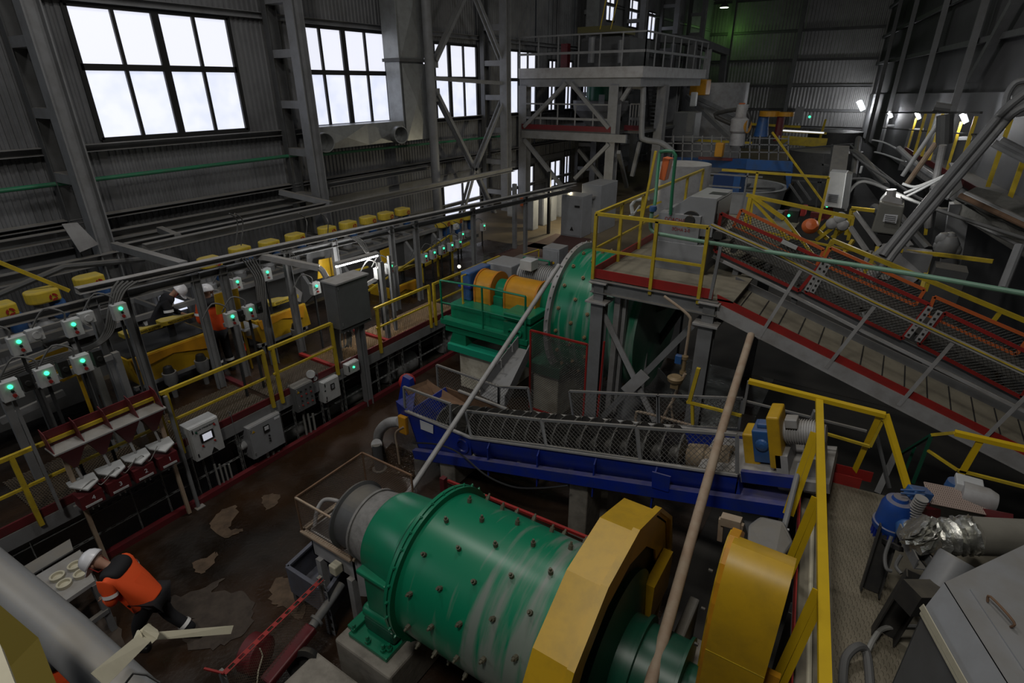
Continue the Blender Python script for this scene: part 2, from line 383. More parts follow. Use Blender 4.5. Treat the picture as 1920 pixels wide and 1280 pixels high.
# pit and floors
mb = MB(); mb.box((-15.7, -8, -3.2), (14, 56, -3.0)); struct(mb, 'floor_pit', m_floor)
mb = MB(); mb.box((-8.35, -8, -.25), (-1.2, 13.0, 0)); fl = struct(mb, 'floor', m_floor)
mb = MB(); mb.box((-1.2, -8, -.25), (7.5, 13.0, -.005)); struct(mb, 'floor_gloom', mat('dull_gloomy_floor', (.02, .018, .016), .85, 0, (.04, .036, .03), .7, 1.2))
mb = MB(); mb.box((-13.3, -8, .95), (-11.9, 16.5, 1.1)); struct(mb, 'floor_left', mat('brown_concrete', (.045, .034, .022), .5, 0, (.10, .085, .05), .9, .8))
mb = MB(); mb.box((-15.55, 16.5, .95), (-4.5, 54.9, 1.1)); struct(mb, 'floor_far', mat('tan_concrete', (.13, .10, .06), .6, 0, (.05, .038, .022), .9, .5))
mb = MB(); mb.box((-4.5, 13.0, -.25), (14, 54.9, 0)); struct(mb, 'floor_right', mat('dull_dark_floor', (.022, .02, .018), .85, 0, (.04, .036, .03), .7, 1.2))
mb = MB(); mb.box((-9.6, 4.6, -3), (-8.5, 12.8, -.2)); struct(mb, 'trim_42', m_dark)
mb = MB(); mb.box((-8.42, -6, -.08), (-8.32, 13.0, .10)); struct(mb, 'trim_40', m_red_d)
# back wall, right wall, ceiling
mb = MB(); corr(mb, (WX, 54.95, 0), (1, 0, 0), 13.2, -3, ZT, (0, -1, 0), .03, .26); struct(mb, 'wall_back', m_back)
for z in (12.4, 10.1, 8.0, 6.1, 4.3, 3.0): mb = MB(); mb.ch((WX, 54.9, z), (-2.7, 54.9, z), .16, .2, .02, flip=1); trim(mb)
wd = V((.1532, -.9882, 0))
q0 = V((-2.6, 55, 0)); q1 = q0 + wd * 63
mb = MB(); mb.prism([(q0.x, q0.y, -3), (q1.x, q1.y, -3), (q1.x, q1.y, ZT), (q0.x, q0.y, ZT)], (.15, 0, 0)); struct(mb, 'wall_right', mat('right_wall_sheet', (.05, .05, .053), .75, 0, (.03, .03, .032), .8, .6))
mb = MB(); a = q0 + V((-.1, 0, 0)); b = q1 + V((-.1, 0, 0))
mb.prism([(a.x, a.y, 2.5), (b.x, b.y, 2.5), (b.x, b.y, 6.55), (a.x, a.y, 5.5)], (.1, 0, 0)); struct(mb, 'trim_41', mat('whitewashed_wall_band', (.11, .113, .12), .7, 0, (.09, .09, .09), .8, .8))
for z in (7.6, 9.4, 11.3, 13.2): mb = MB(); mb.bar(q0 + V((-.15, 0, z)), q1 + V((-.15, 0, z)), .14, .18); trim(mb)
mb = MB(); mb.box((-15.9, -8, ZT), (8, 55.3, ZT + .2)); struct(mb, 'ceiling', m_steel_d)
# ---------------------------------------------------------------- building columns
def lattice(y, label, z0=1.1, w=.34, xf=-14.25, xb=-15.3):
    t = thing('lattice_column', label, 'column', (xf, y, z0), 'lattice columns along the window wall')
    m = MB(); m.ib((xf, y, z0), (xf, y, ZT), .34, w, .03, up=(0, 1, 0)); m.build('front_chord', m_steel, t)
    m = MB(); m.ib((xb, y, z0), (xb, y, ZT), .2, w, .02, up=(0, 1, 0)); m.build('rear_chord', m_steel_d, t)
    m = MB(); z = z0 + .7
    while z < ZT: m.box((xb, y - w / 2 + .02, z), (xf, y + w / 2 - .02, z + .20)); z += 1.3
    m.build('batten_plates', m_steel, t)
    return t
lattice(P(150, 320, x=-14.25).y, 'grey steel column at far left, in front of the largest window')
lattice(P(575, 190, x=-14.25).y, 'grey steel column between the two largest windows, green pipe bending at its side')
lattice(P(948, 200, x=-14.25).y, 'grey steel column right of the diamond bracing')
for i, y in enumerate((30.3, 36.0, 42.0, 48.0)):
    lattice(y, ['dark steel column behind the two-storey platform', 'second dark column beyond the two-storey platform', 'third dark column beyond the platform, near the small high windows', 'last dark column before the end wall'][i])
for i, u in enumerate((1370, 1500)):
    p = P(u, 60, y=54.6); m = MB(); m.ib((p.x, 54.6, 0), (p.x, 54.6, ZT), .3, .35, .03, up=(0, 1, 0))
    one(m, 'wall_column', m_steel_d, ['steel column on the end wall under the green-white lamp', 'steel column on the end wall beside the lit sheet panel'][i], 'column')
for i, (u, v) in enumerate(((1668, 90), (1700, 80), (1760, 60), (1830, 60))):
    p = PW(u, v, -.35); m = MB(); m.bar((p.x, p.y, 2.5), (p.x, p.y, ZT), .22, .4, up=(0, 1, 0))
    one(m, 'wall_column', m_steel_d, ['farthest dark column on the right wall, nearest the corner', 'second dark column on the right wall from the corner', 'third dark column on the right wall from the corner', 'wide dark column on the right wall nearest the viewer'][i], 'column')
m = MB(); m.bar(PW(1905, 0, -.3), PW(1822, 150, -.3), .25, .25); one(m, 'diagonal_brace', m_steel_d, 'dark diagonal brace on the right wall', 'brace')
# round post, big square air duct and the diamond bracing
p = P(808, 170, x=-14.3); m = MB(); m.tube([(p.x, p.y, 1.1), (p.x, p.y, ZT)], .17, 14)
one(m, 'round_post', m_steel, 'round grey post left of the diamond bracing, full wall height', 'post', smooth=True)
t = thing('air_duct', 'square galvanised air duct dropping between the second and third windows', 'duct', P(775, 250, x=-14.6))
yA = P(745, 120, x=-14.6).y; yB = P(792, 120, x=-14.6).y; zb = P(775, 262, x=-14.6).z
m = MB(); m.box((-15.2, yA, zb + 2.6), (-14.5, yB, ZT)); m.build('upper_section', m_galv, t, bevel=.01)
m = MB(); m.box((-15.2, yA + .05, zb), (-14.55, yB, zb + 2.5)); m.build('lower_section', m_galv, t, bevel=.01)
m = MB(); m.box((-15.25, yA - .04, zb + 2.5), (-14.45, yB + .05, zb + 2.6)); m.build('joint_flange', m_steel_d, t)
m = MB()
for (za, zc) in ((zb + 2.65, zb + 5.2), (zb, zb + 2.45)):
    m.add([(-14.5, yA + .1, za), (-14.5, yB, za), (-14.5, yB, zc), (-14.5, yA + .1, zc), (-14.40, (yA + yB) / 2, (za + zc) / 2)], [(0, 1, 4), (1, 2, 4), (2, 3, 4), (3, 0, 4)])
m.build('cross_creased_face', m_galv, t)
t = thing('air_duct', 'horizontal galvanised duct with two round mouths below the second window', 'duct', P(680, 280, x=-14.6))
a = P(600, 262, x=-14.6); b = P(768, 250, x=-14.6)
m = MB(); m.box((-15.2, a.y, a.z - .30), (-14.6, b.y, a.z + .35)); m.build('duct_body', m_galv, t, bevel=.01)
m = MB(); ym = (a.y + b.y) / 2
for (ya, yb) in ((a.y, ym), (ym, b.y)): m.add([(-14.6, ya, a.z - .3), (-14.6, yb, a.z - .3), (-14.6, yb, a.z + .35), (-14.6, ya, a.z + .35), (-14.52, (ya + yb) / 2, a.z)], [(0, 1, 4), (1, 2, 4), (2, 3, 4), (3, 0, 4)])
m.build('creased_face', m_galv, t)
for uu in (607, 748):
    c = P(uu, 262 if uu < 700 else 250, x=-14.4); m = MB(); m.rev((-14.6, c.y, a.z - .05), (1, -.25, 0), [(0, .26), (.42, .28), (.42, .25), (.03, .24), (.03, 0)], 28); m.build('round_mouth', m_galv, t, smooth=True)
def chan(u0, v0, u1, v1, name, label, x=-14.45, w=.10, mm=None, cat='brace', h=None):
    m = MB(); m.bar(P(u0, v0, x=x), P(u1, v1, x=x), w, h or w, up=(1, 0, 0)); return one(m, name, mm or m_steel, label, cat)
t = thing('diamond_bracing', 'grey diamond-shaped steel bracing between the round post and the column', 'bracing', P(889, 316, x=-14.4))
for (a, b) in (((872, -10), (815, 114)), ((890, -10), (946, 128)), ((819, 178), (889, 318)), ((946, 178), (889, 318)), ((889, 316), (945, 440)), ((889, 316), (860, 420)), ((808, 146), (950, 157))):
    m = MB(); pa = P(*a, x=-14.4); pb = P(*b, x=-14.4)
    for s in (-.09, .09): m.bar(pa + V((s, 0, 0)), pb + V((s, 0, 0)), .13, .05, up=(1, 0, 0))
    m.build('brace_member', m_steel, t)
for a in ((815, 114), (946, 128), (819, 178), (946, 178), (889, 318)):
    c = P(*a, x=-14.4); m = MB(); m.box((-14.42, c.y - .16, c.z - .22), (-14.38, c.y + .16, c.z + .22)); m.build('gusset_plate', m_steel, t)
# green water pipe on the wall, with its drop
m = MB(); pts = [P(-60, 365, x=-15.25), P(560, 290, x=-15.25)]; m.tube(pts + [pts[-1] + V((.35, .05, 0)), pts[-1] + V((.45, .1, -.2)), pts[-1] + V((.45, .15, -2.0))], .05, 10)
one(m, 'water_pipe', m_greenpipe2, 'green pipe along the wall below the windows, dropping beside the column', 'pipe', smooth=True)
m = MB(); m.tube([P(600, 290, x=-15.25), P(940, 255, x=-15.25)], .045, 8); one(m, 'water_pipe', m_greenpipe2, 'green pipe running on below the duct towards the bracing', 'pipe', smooth=True)
# ---------------------------------------------------------------- long steel runs in front of the wall
def run(x, a, b, w, h, label, mm=m_steel, name='support_beam', cat='beam', bracket=0):
    pa = P(*a, x=x); pb = P(*b, x=x); pb.z = pa.z = (pa.z + pb.z) / 2
    m = MB(); m.ch(pa, pb, w, h, .012); o = one(m, name, mm, label, cat); return pa, pb
run(-14.2, (-40, 538), (230, 472), .18, .22, 'grey channel beam at far left, running into the foot of the column')
run(-13.6, (235, 470), (620, 378), .14, .20, 'upper grey channel of the twin run above the yellow motor caps')
run(-13.3, (270, 472), (960, 312), .16, .18, 'lower grey channel of the twin run above the yellow motor caps')
run(-14.9, (-40, 470), (150, 430), .2, .2, 'dark ledge beam on the wall behind the far left column')
run(-14.9, (190, 452), (590, 358), .2, .18, 'ledge beam along the wall between the first and second columns')
run(-14.9, (610, 345), (800, 315), .2, .14, 'ledge beam below the horizontal duct')
m = MB(); m.tube([P(-20, 560, x=-12.9), P(120, 500, x=-12.9), P(270, 486, x=-12.9)], .06, 8); one(m, 'slurry_hose', m_steel_d, 'thick grey hose under the far left beam', 'hose', smooth=True)
# dusty plate leaning beside the first column
m = MB(); a = P(116, 420, x=-14.0); b = P(145, 417, x=-14.0); c = P(185, 458, x=-14.0); d = P(150, 473, x=-14.0); m.quad(a, b, c, d, .02); one(m, 'steel_plate', m_steel_l, 'loose grey plate leaning at the foot of the far left column', 'plate')
for i, (u0, v0, u1, v1, x0, x1) in enumerate(((215, 460, 345, 498, -13.6, -9.7), (300, 430, 335, 445, -14.6, -13.4), (525, 360, 620, 382, -14.8, -13.4))):
    m = MB(); m.bar(P(u0, v0, x=x0), P(u1, v1, x=x1), .14, .14); one(m, 'cross_beam', m_steel, ['wide pale cross beam tying the far left column to the cable channel', 'short cross beam left of the second column', 'short cross beam at the foot of the second column'][i], 'beam')
# ---------------------------------------------------------------- walkway deck, its edge and the gap framing
ZW = 1.1
t = thing('grated_walkway', 'brown grated walkway along the flotation cells, above the red floor kerb', 'walkway', (-10, 6, ZW))
m = MB(); m.box((-11.9, -6, ZW - .06), (-8.45, 16.5, ZW)); m.build('walkway_deck', m_floor, t)
m = MB(); m.ch((-8.42, -6, ZW - .14), (-8.42, 16.5, ZW - .14), .08, .22, .01, flip=-1); m.build('edge_channel', m_steel, t)
m = MB(); m.box((-8.46, -6, ZW - .02), (-8.43, 16.5, ZW + .10)); m.build('kick_plate', m_red_d, t)
for i, (a, b) in enumerate((((-9.7, 1.4), (-8.5, 2.9)), ((-9.6, 3.3), (-8.5, 4.9)), ((-9.3, 5.0), (-8.5, 6.4)), ((-9.4, 6.5), (-8.5, 7.9)), ((-9.4, 8.0), (-8.5, 10.4)))):
    m = MB(); x0, y0 = a; x1, y1 = b
    m.net((x0, y0, ZW + .02), (x1 - x0, 0, 0), (0, y1 - y0, 0), .06, .018); g_ = one(m, 'floor_grating', mat('grating_%d' % i, (.16, .09, .03) if i > 2 else (.05, .034, .018), .45, .2, (.07, .045, .02), .6, 2), ['darkest expanded-metal floor panel, behind the red hoppers', 'expanded-metal floor panel behind the white touch-screen cabinet', 'expanded-metal floor panel behind the grey cabinets', 'small lit ochre floor panel beside the big grey cabinet', 'lit ochre floor panel at the far handrail'][i], 'floor grating')  # the two lit panels have the lamplight put into a brighter base colour
for y, lb in ((6.42, 'red strip before the small lit grating panel'), (7.92, 'red strip between the two lit grating panels')): m = MB(); m.box((-9.6, y, ZW + .01), (-8.5, y + .08, ZW + .06)); one(m, 'red_divider', m_red, lb, 'floor strip')
m = MB(); a = P(395, 640, z=ZW); b = P(455, 735, z=ZW); m.box((-10.6, 4.95, ZW), (-9.3, 5.05, ZW + .05)); one(m, 'red_divider', m_red_d, 'dark red strip crossing the walkway behind the first yellow railing joint', 'floor strip')
# perforated angle framing standing in the gap
def perf(m, a, b, w=.05):
    a = V(a); b = V(b); d, s, t_ = basis(b - a); L = (b - a).length; n = max(1, int(L / .12)); nn = s
    for k in range(n):
        p0 = a + d * (L * k / n); p1 = a + d * (L * (k + .45) / n); m.bar(p0, p1, w, .005)
    m.bar(a + s * (w / 2), b + s * (w / 2), .012, .006); m.bar(a - s * (w / 2), b - s * (w / 2), .012, .006)
t = thing('slotted_angle_frame', 'frame of slotted steel angles filling the gap between kerb and walkway', 'frame', (-8.45, 5, 0))
ys = [1.2, 2.45, 2.9, 3.7, 4.2, 4.45, 5.05, 5.55, 6.1, 6.45, 7.1, 7.5, 7.85, 8.3, 8.9, 9.8]
for k, y in enumerate(ys): m = MB(); perf(m, (-8.47, y, .0), (-8.47, y, ZW - .2)); m.build('upright', m_galv, t)
for z in (.35, .72): m = MB(); perf(m, (-8.5, -1, z), (-8.5, 10.4, z), .04); m.build('rail', m_galv, t)
# clutter in the dark below the walkway
for i, (y, r_, x_) in enumerate(((8.6, .26, -9.0), (10.6, .30, -8.9), (11.6, .24, -8.95), (6.9, .16, -9.0), (5.2, .14, -8.95))):
    m = MB(); m.rev((x_, y - .5, -.2 + r_), (0, 1, 0), [(0, r_ * .8), (.1, r_), (1.0, r_), (1.1, r_ * .7)], 20)
    one(m, 'slurry_pump', m_steel_l, ['pale pump casing under the walkway near the lit stand', 'largest pale casing under the far end of the walkway', 'farthest pale casing under the walkway end', 'small casing behind the small green-lit box', 'small casing below the grey switch box'][i], 'pump', smooth=True)
# ---------------------------------------------------------------- yellow hand rail of the walkway
t = thing('yellow_handrail', 'yellow handrail along the edge of the walkway on the left', 'handrail', (-8.4, 4, ZW))
secs = [(-1.5, 3.12, [-.3, 1.38, 3.12], 2.1, 1.62), (3.2, 4.95, [3.28, 4.93], 2.12, 1.62), (5.05, 6.42, [5.12, 6.42], 2.12, 1.62), (7.55, 9.3, [7.62, 9.28], 2.05, 1.6), (9.42, 12.2, [9.45, 10.8, 12.2], 2.05, 1.6)]
for (y0, y1, posts, zt, zm) in secs:
    m = MB(); m.bar((-8.4, y0, zt), (-8.4, y1, zt), .05, .05); m.build('top_rail', m_yrail, t)
    m = MB(); m.bar((-8.4, y0, zm), (-8.4, y1, zm), .035, .035); m.build('mid_rail', m_yrail, t)
    for y in posts: m = MB(); m.bar((-8.4, y, ZW - .1), (-8.4, y, zt), .055, .055); m.build('post', m_yrail, t)
# ---------------------------------------------------------------- long cable channel on posts
pa = P(140, 542, x=-9.65); ZC = 3.42
t = thing('cable_channel', 'long pale cable channel on grey posts above the walkway', 'cable channel', (-9.65, 8, ZW))
yE = P(1075, 345, x=-9.65).y
m = MB(); m.ch((-9.65, 3.0, 3.58), (-9.65, 7, 3.44), .14, .10, .01); m.ch((-9.65, 7, 3.44), (-9.65, yE, 2.98), .14, .10, .01); m.build('top_channel', m_steel_l, t)
m = MB(); m.ch((-9.75, .8, 3.40), (-9.75, 7, 3.22), .10, .12, .01); m.ch((-9.75, 7, 3.22), (-9.75, yE, 2.75), .10, .12, .01); m.build('lower_channel', m_steel, t)
for (u, v) in ((195, 640), (232, 560), (447, 640), (385, 600), (500, 600), (562, 630), (640, 560), (745, 560), (786, 520), (890, 500), (985, 440)):
    y = P(u, v, x=-9.7).y; m = MB(); m.ib((-9.7, y, ZW), (-9.7, y, 3.3 - .024 * (y - 7)), .09, .14, .01, up=(0, 1, 0)); m.build('post', m_steel, t)
p0 = P(480, 478, x=-9.65); p1 = P(598, 502, x=-8.75); p2 = P(612, 520, x=-8.65); p3 = P(655, 740, x=-8.55)
t = thing('bent_channel_arm', 'pale channel arm branching from the cable channel and bending down beside the big grey cabinet', 'cable channel', (p2.x, p2.y, 0))
m = MB(); m.bar(p0, p1, .12, .10); m.tube([p1, lerp(p1, p2, .5) + V((0, 0, .04)), p2], .06, 8); m.build('arm', m_steel_l, t)
m = MB(); m.bar(p2, (p2.x, p2.y, .9), .12, .14, up=(0, 1, 0)); m.build('upright', m_steel, t)
for (u, v, x, w_, lab) in ((672, 600, -8.35, .16, 'wide grey post carrying the big grey cabinet, foot on the kerb'), (725, 600, -8.6, .10, 'slim grey post right of the big grey cabinet'), (740, 590, -8.8, .07, 'thin grey post under the lit tube')):
    p = P(u, v, x=x); m = MB(); m.ib((p.x, p.y, .0 if w_ > .12 else .1), (p.x, p.y, 2.9), w_ * .8, w_, .012, up=(0, 1, 0)); one(m, 'steel_post', m_steel, lab, 'post')
# lit fluorescent fitting under a short plate
a = P(630, 500, x=-9.05); b = P(708, 479, x=-9.05)
t = thing('tube_lamp', 'lit fluorescent tube lamp behind the big grey cabinet', 'lamp', a)
m = MB(); m.bar(a + V((0, 0, .06)), b + V((0, 0, .06)), .14, .05); m.build('housing', m_steel_l, t)
m = MB(); m.tube([a, b], .02, 8); m.build('tube', m_tube, t)
for f_ in (.25, .75):
    l = bpy.data.lights.new('tube_light', 'POINT'); l.energy = 16; l.color = (1, .97, .90); l.shadow_soft_size = .05
    lo = bpy.data.objects.new('tube_light', l); C.objects.link(lo); lo.location = lerp(a, b, f_) + V((.0, 0, -.09))
# ================================================================ FLOTATION ROW
def swirl(mb, c, ex, ey, r):
    n = V(ex).cross(V(ey)).normalized() * .004
    for k in range(3):
        a0 = k * 2.094; pts = []
        for j in range(7): a = a0 + j * .27; pts.append(V(c) + V(ex) * (math.cos(a) * r) + V(ey) * (math.sin(a) * r))
        for j in range(6, -1, -1): a = a0 + .35 + j * .27; rr = r * (.35 + .3 * j / 6); pts.append(V(c) + V(ex) * (math.cos(a) * rr) + V(ey) * (math.sin(a) * rr))
        mb.prism(pts, n)
def drive(loc, label, group, s=.86):
    x, y, z = loc
    t = thing('flotation_drive', label, 'motor drive', loc, group)
    m = MB(); pts = []
    for k in range(9): a = math.pi / 2 + math.pi * k / 8; pts.append((x + .20 * math.sin(a + math.pi / 2) * s, y - .22 * s + .20 * math.cos(a + math.pi / 2) * s * 1.0, z))
    pts = [(x + .22 * s * math.cos(math.pi * k / 8 + math.pi), y - .16 * s + .22 * s * math.sin(math.pi * k / 8 + math.pi), z) for k in range(9)] + [(x + .20 * s, y + .17 * s, z), (x - .20 * s, y + .17 * s, z)]
    m.prism(pts, (0, 0, .25 * s)); m.build('belt_guard', m_ycap, t, bevel=.03)
    g_ = MB(); swirl(g_, (x + .221 * s, y + .03 * s, z + .10 * s), (0, 1, 0), (0, 0, 1), .075 * s); g_.build('red_swirl_emblem', m_red, t)
    m = MB(); m.rev((x, y + .12 * s, z - .42 * s), (0, 0, 1), [(0, .10 * s), (.05, .14 * s), (.36 * s, .14 * s), (.42 * s, .1 * s)], 14); m.build('motor', m_blue2, t, smooth=True)
    m = MB(); m.tube([(x, y - .2 * s, z - .5 * s), (x, y - .2 * s, z)], .075 * s, 12); m.rev((x, y - .2 * s, z - .62 * s), (0, 0, 1), [(0, .16 * s), (.14, .16 * s), (.2, .08 * s)], 14); m.build('spindle_housing', m_steel, t, smooth=True)
    m = MB(); m.box((x - .22, y - .35, z - .72 * s), (x + .22, y + .25, z - .6 * s)); m.build('bracket', m_steel_d, t)
    return t
caps = [(12, 582, -11.9), (92, 556, -11.9), (178, 528, -12.4), (400, 492, -12.4), (456, 471, -12.6), (510, 459, -12.6), (558, 446, -12.6), (617, 432, -12.6), (656, 422, -12.6), (693, 412, -12.6), (726, 404, -12.6), (757, 396, -12.6), (832, 418, -11.3), (855, 412, -11.3), (878, 404, -11.3)]
labs = ['yellow motor cap cut by the left frame edge', 'largest yellow motor cap, at far left with a red swirl', 'yellow motor cap just above the end of the cable channel', 'faded yellow motor cap behind the cross beam tie, mostly hidden', 'yellow motor cap hidden halfway by the cable channel, left of the bent arm'] + \
       ['yellow motor cap on the back row, %s of seven counted from the left' % ORD[i] for i in range(7)] + ['yellow motor cap below the cable channel near the low window, %s of three' % w_ for w_ in ('left', 'middle', 'right')]
d0 = drive(P(caps[0][0], caps[0][1] + 8, x=caps[0][2]), labs[0], 'yellow capped flotation drives')
for (u, v, x), lb in list(zip(caps, labs))[1:]: clone(d0, P(u, v + 6, x=x), lb)
# the cell tanks below the drives
t = thing('flotation_cells', 'long dark grey bank of flotation cells under the yellow capped motors', 'flotation cells', (-12.6, 8, 1.1))
for ya_, yb_ in ((3.0, 4.7), (6.5, 14.6)): m = MB(); m.box((-13.2, ya_, 1.1), (-12.1, yb_, 2.0)); m.build('tank', m_steel_d, t)
m = MB(); m.bar((-12.05, 3.0, 2.05), (-12.05, 14.6, 2.0), .10, .10); m.bar((-13.25, 3.0, 2.05), (-13.25, 14.6, 2.0), .10, .10); m.build('rim', m_steel, t)
for k in range(9): y = 3.4 + k * 1.28; m = MB(); m.prism([(-12.1, y, 2.0), (-11.7, y, 1.55), (-11.7, y, 1.4), (-12.1, y, 1.1)], (0, .09, 0)); m.build('froth_bracket', m_steel, t)
for k in range(18): y = 3.2 + k * .63; m = MB(); m.box((-13.2, y, 2.0), (-12.1, y + .06, 2.1)); m.build('cross_bar', m_steel, t)
t = thing('flotation_cells', 'second bank of dark cells nearer the walkway with yellow launder plates', 'flotation cells', (-11, 2, 1.1))
m = MB(); m.box((-11.6, -1, 1.4), (-10.7, 3.2, 2.1)); m.build('tank', m_steel_d, t)
for (u0, v0, u1, v1, dv) in ((55, 678, 128, 643, 30), (105, 695, 150, 672, 24)):
    a = P(u0, v0, x=-10.0); b = P(u1, v1, x=-10.0); c = P(u1, v1 + dv, x=-10.0); d = P(u0, v0 + dv, x=-10.0); m = MB(); m.quad(a, b, c, d, .02); m.build('launder_plate', m_yel, t)
m = MB(); a = P(0, 690, x=-9.95); b = P(128, 643, x=-9.95); m.bar(a, b, .05, .05); m.bar(P(0, 728, x=-9.9), P(200, 650, x=-9.9), .06, .08); m.bar(P(0, 790, x=-9.9), P(120, 735, x=-9.9), .06, .10); m.build('rim_bar', m_steel, t)
# yellow concentrate boxes, tilted wedge caps, cones
def ybox(u0, v0, u1, v1, hpx, x, label, wedges, cones):
    a = P(u0, v0, x=x); b = P(u1, v1, x=x); z1 = (a.z + b.z) / 2; y0, y1 = a.y, b.y; h = hpx
    t = thing('concentrate_box', label, 'yellow machine', (x, (y0 + y1) / 2, ZW))
    m = MB(); ym = (y0 + y1) / 2; q = .18
    m.prism([(x - .9, y0, z1), (x - .9, y0 + .1, z1 - h), (x - .05, y0 + .1, z1 - h), (x, y0, z1 - .15), (x, y0, z1)], (0, y1 - y0, 0)); m.build('box_body', m_yor if 0 else m_yel, t, bevel=.01)
    m = MB(); m.prism([(x + .002, y0 + .05, z1 - .02), (x + .002, y0 + .1, z1 - .22), (x + .002, ym, z1 - .14), (x + .002, y1 - .1, z1 - .30), (x + .002, y1 - .05, z1 - .02)], (.02, 0, 0)); m.build('front_lip', m_yor, t)
    m = MB(); m.box((x - .9, y0 + .03, z1), (x - .06, y1 - .03, z1 + .015)); m.build('rubber_lid', m_rubber, t)
    for yy in (y0 + .1, y1 - .1):
        for xx in (x - .8, x - .08): m = MB(); m.bar((xx, yy, ZW), (xx, yy, z1 - h), .07); m.build('leg', m_steel_d, t)
    m = MB(); m.bar((x - .08, y0, z1 - h - .03), (x - .08, y1, z1 - h - .03), .07); m.build('lower_bar', m_steel, t)
    for k in range(cones):
        yy = y0 + (y1 - y0) * (k + .7) / cones * .8 + .1
        m = MB(); m.rev((x + .16, yy, z1 - h - .05), (0, 0, 1), [(-.35, .04), (-.1, .05), (0, .11), (.2, .12), (.2, .09), (.02, .07)], 16); m.build('funnel', m_steel, t, smooth=True)
        m = MB(); m.rev((x + .16, yy, z1 - h + .14), (0, 0, 1), [(0, .10), (.12, .07), (.15, 0)], 12); m.build('rubber_stopper', m_rubber, t, smooth=True)
    return t, y0, y1, z1
ybox(238, 674, 395, 624, .55, -10.25, 'largest yellow concentrate box with two funnels behind the left railing', 2, 2)
ybox(477, 598, 573, 573, .55, -10.25, 'yellow concentrate box with one funnel left of the big grey cabinet', 1, 1)
ybox(734, 540, 781, 525, .5, -10.3, 'small distant yellow concentrate box right of the slim post', 1, 1)
def wedge(u, v, x, label, s=1.0):
    p = P(u, v, x=x); t = thing('belt_cover', label, 'yellow cover', p, 'yellow wedge-shaped belt covers')
    L = .95 * s; out = [(-.16, 0), (-.20, .16), (-.10, .45), (.02, .55), (.16, .88), (.19, .95), (.19, .1), (.13, 0)]
    m = MB(); m.prism([(p.x + a * s, p.y - L / 2 + b * s, p.z) for a, b in out], (0, 0, .13 * s)); m.build('cover', m_ycap, t, bevel=.025)
    text('TEZCHAMO-МАСТЕР', .075 * s, (p.x + .194 * s, p.y + .03, p.z + .06 * s), (0, 1, 0), (0, 0, 1), m_rubber, 'black_lettering', t)
    m = MB(); m.tube([(p.x, p.y - .2 * s, p.z - .5), (p.x, p.y - .2 * s, p.z)], .09 * s, 12); m.build('shaft_housing', m_dark, t, smooth=True)
    return t
wedge(265, 622, -10.55, 'lower-left yellow wedge cover with black lettering above the largest yellow box', .68)
wedge(332, 600, -10.65, 'upper-right yellow wedge cover with black lettering above the largest yellow box', .68)
wedge(528, 565, -10.6, 'yellow wedge cover with black lettering above the second yellow box', .75)
wedge(760, 503, -10.6, 'small yellow wedge cover right of the lit tube lamp', .6)
for i, (a, b, c, d, x) in enumerate((((402, 552), (446, 540), (453, 582), (407, 590), -9.9), ((598, 487), (624, 482), (630, 515), (596, 523), -9.9), ((713, 470), (740, 460), (741, 488), (718, 496), -9.9), ((100, 700), (150, 680), (152, 700), (118, 716), -9.3))):
    m = MB(); m.quad(P(*a, x=x), P(*b, x=x), P(*c, x=x), P(*d, x=x), .02); q = P(*c, x=x); m.bar((x - .03, q.y - .03, ZW), (x - .03, q.y - .03, q.z + .1), .04); one(m, 'yellow_guard_plate', m_yel, ['yellow square plate beside the standing worker', 'yellow plate lit by the tube lamp, at its left end', 'yellow plate right of the tube lamp', 'yellow plate behind the lower row of switch boxes'][i], 'plate')
m = MB(); m.quad(P(620, 500, x=-10.1), P(575, 505, x=-10.1), P(575, 470, x=-10.1), P(620, 462, x=-10.1), .02); one(m, 'dark_screen', m_steel_d, 'dark panel behind the bent channel arm', 'panel')
m = MB(); m.quad(P(545, 545, x=-10.9), P(562, 570, x=-10.9), P(566, 548, x=-10.9), P(548, 533, x=-10.9), .02); 
one(m, 'grey_plate', m_steel_l, 'pale grey plate behind the second yellow wedge cover', 'plate')
# white daylight opening behind the bent worker: low window glimpsed between machines
for i, (pp, x) in enumerate(((((300, 535), (333, 540), (352, 578), (302, 592)), -15.52), (((42, 610), (62, 612), (70, 626), (52, 630)), -15.52))):
    a, b, c, d = [P(*q, x=x) for q in pp]; m = MB(); m.prism([a, b, c, d], (-.02, 0, 0)); struct(m, 'window_%d' % (20 + i), m_pane2)
# ================================================================ SWITCH BOXES WITH GREEN LAMPS
def swbox(p, label, w=.20, h=.25, lit=True):
    x, y, z = p; t = thing('switch_box', label, 'switch box', p, 'small switch boxes with green lamps')
    m = MB(); m.box((x - .12, y - w / 2, z - h / 2), (x, y + w / 2, z + h / 2)); m.build('housing', m_white, t, bevel=.008)
    m = MB(); m.rev((x, y, z + h * .24), (1, 0, 0), [(0, .026), (.02, .026), (.03, .015)], 12); m.build('green_lamp', m_led if lit else m_rubber, t)
    m = MB(); m.rev((x, y + .005, z - h * .02), (1, 0, 0), [(0, .018), (.018, .018)], 10); m.build('black_button', m_rubber, t)
    m = MB(); m.rev((x, y + .01, z - h * .25), (1, 0, 0), [(0, .022), (.022, .022)], 10); m.build('red_button', m_red, t)
    m = MB(); m.tube(smoothpath([(x - .06, y - .06, z + h / 2), (x - .06, y - .05, z + h / 2 + .12), (x - .14, y - .22, z + h / 2 + .2), (x - .2, y - .4, z + .1)], 4), .014, 6); m.build('cable_loop', m_cable, t, smooth=True)
    return t
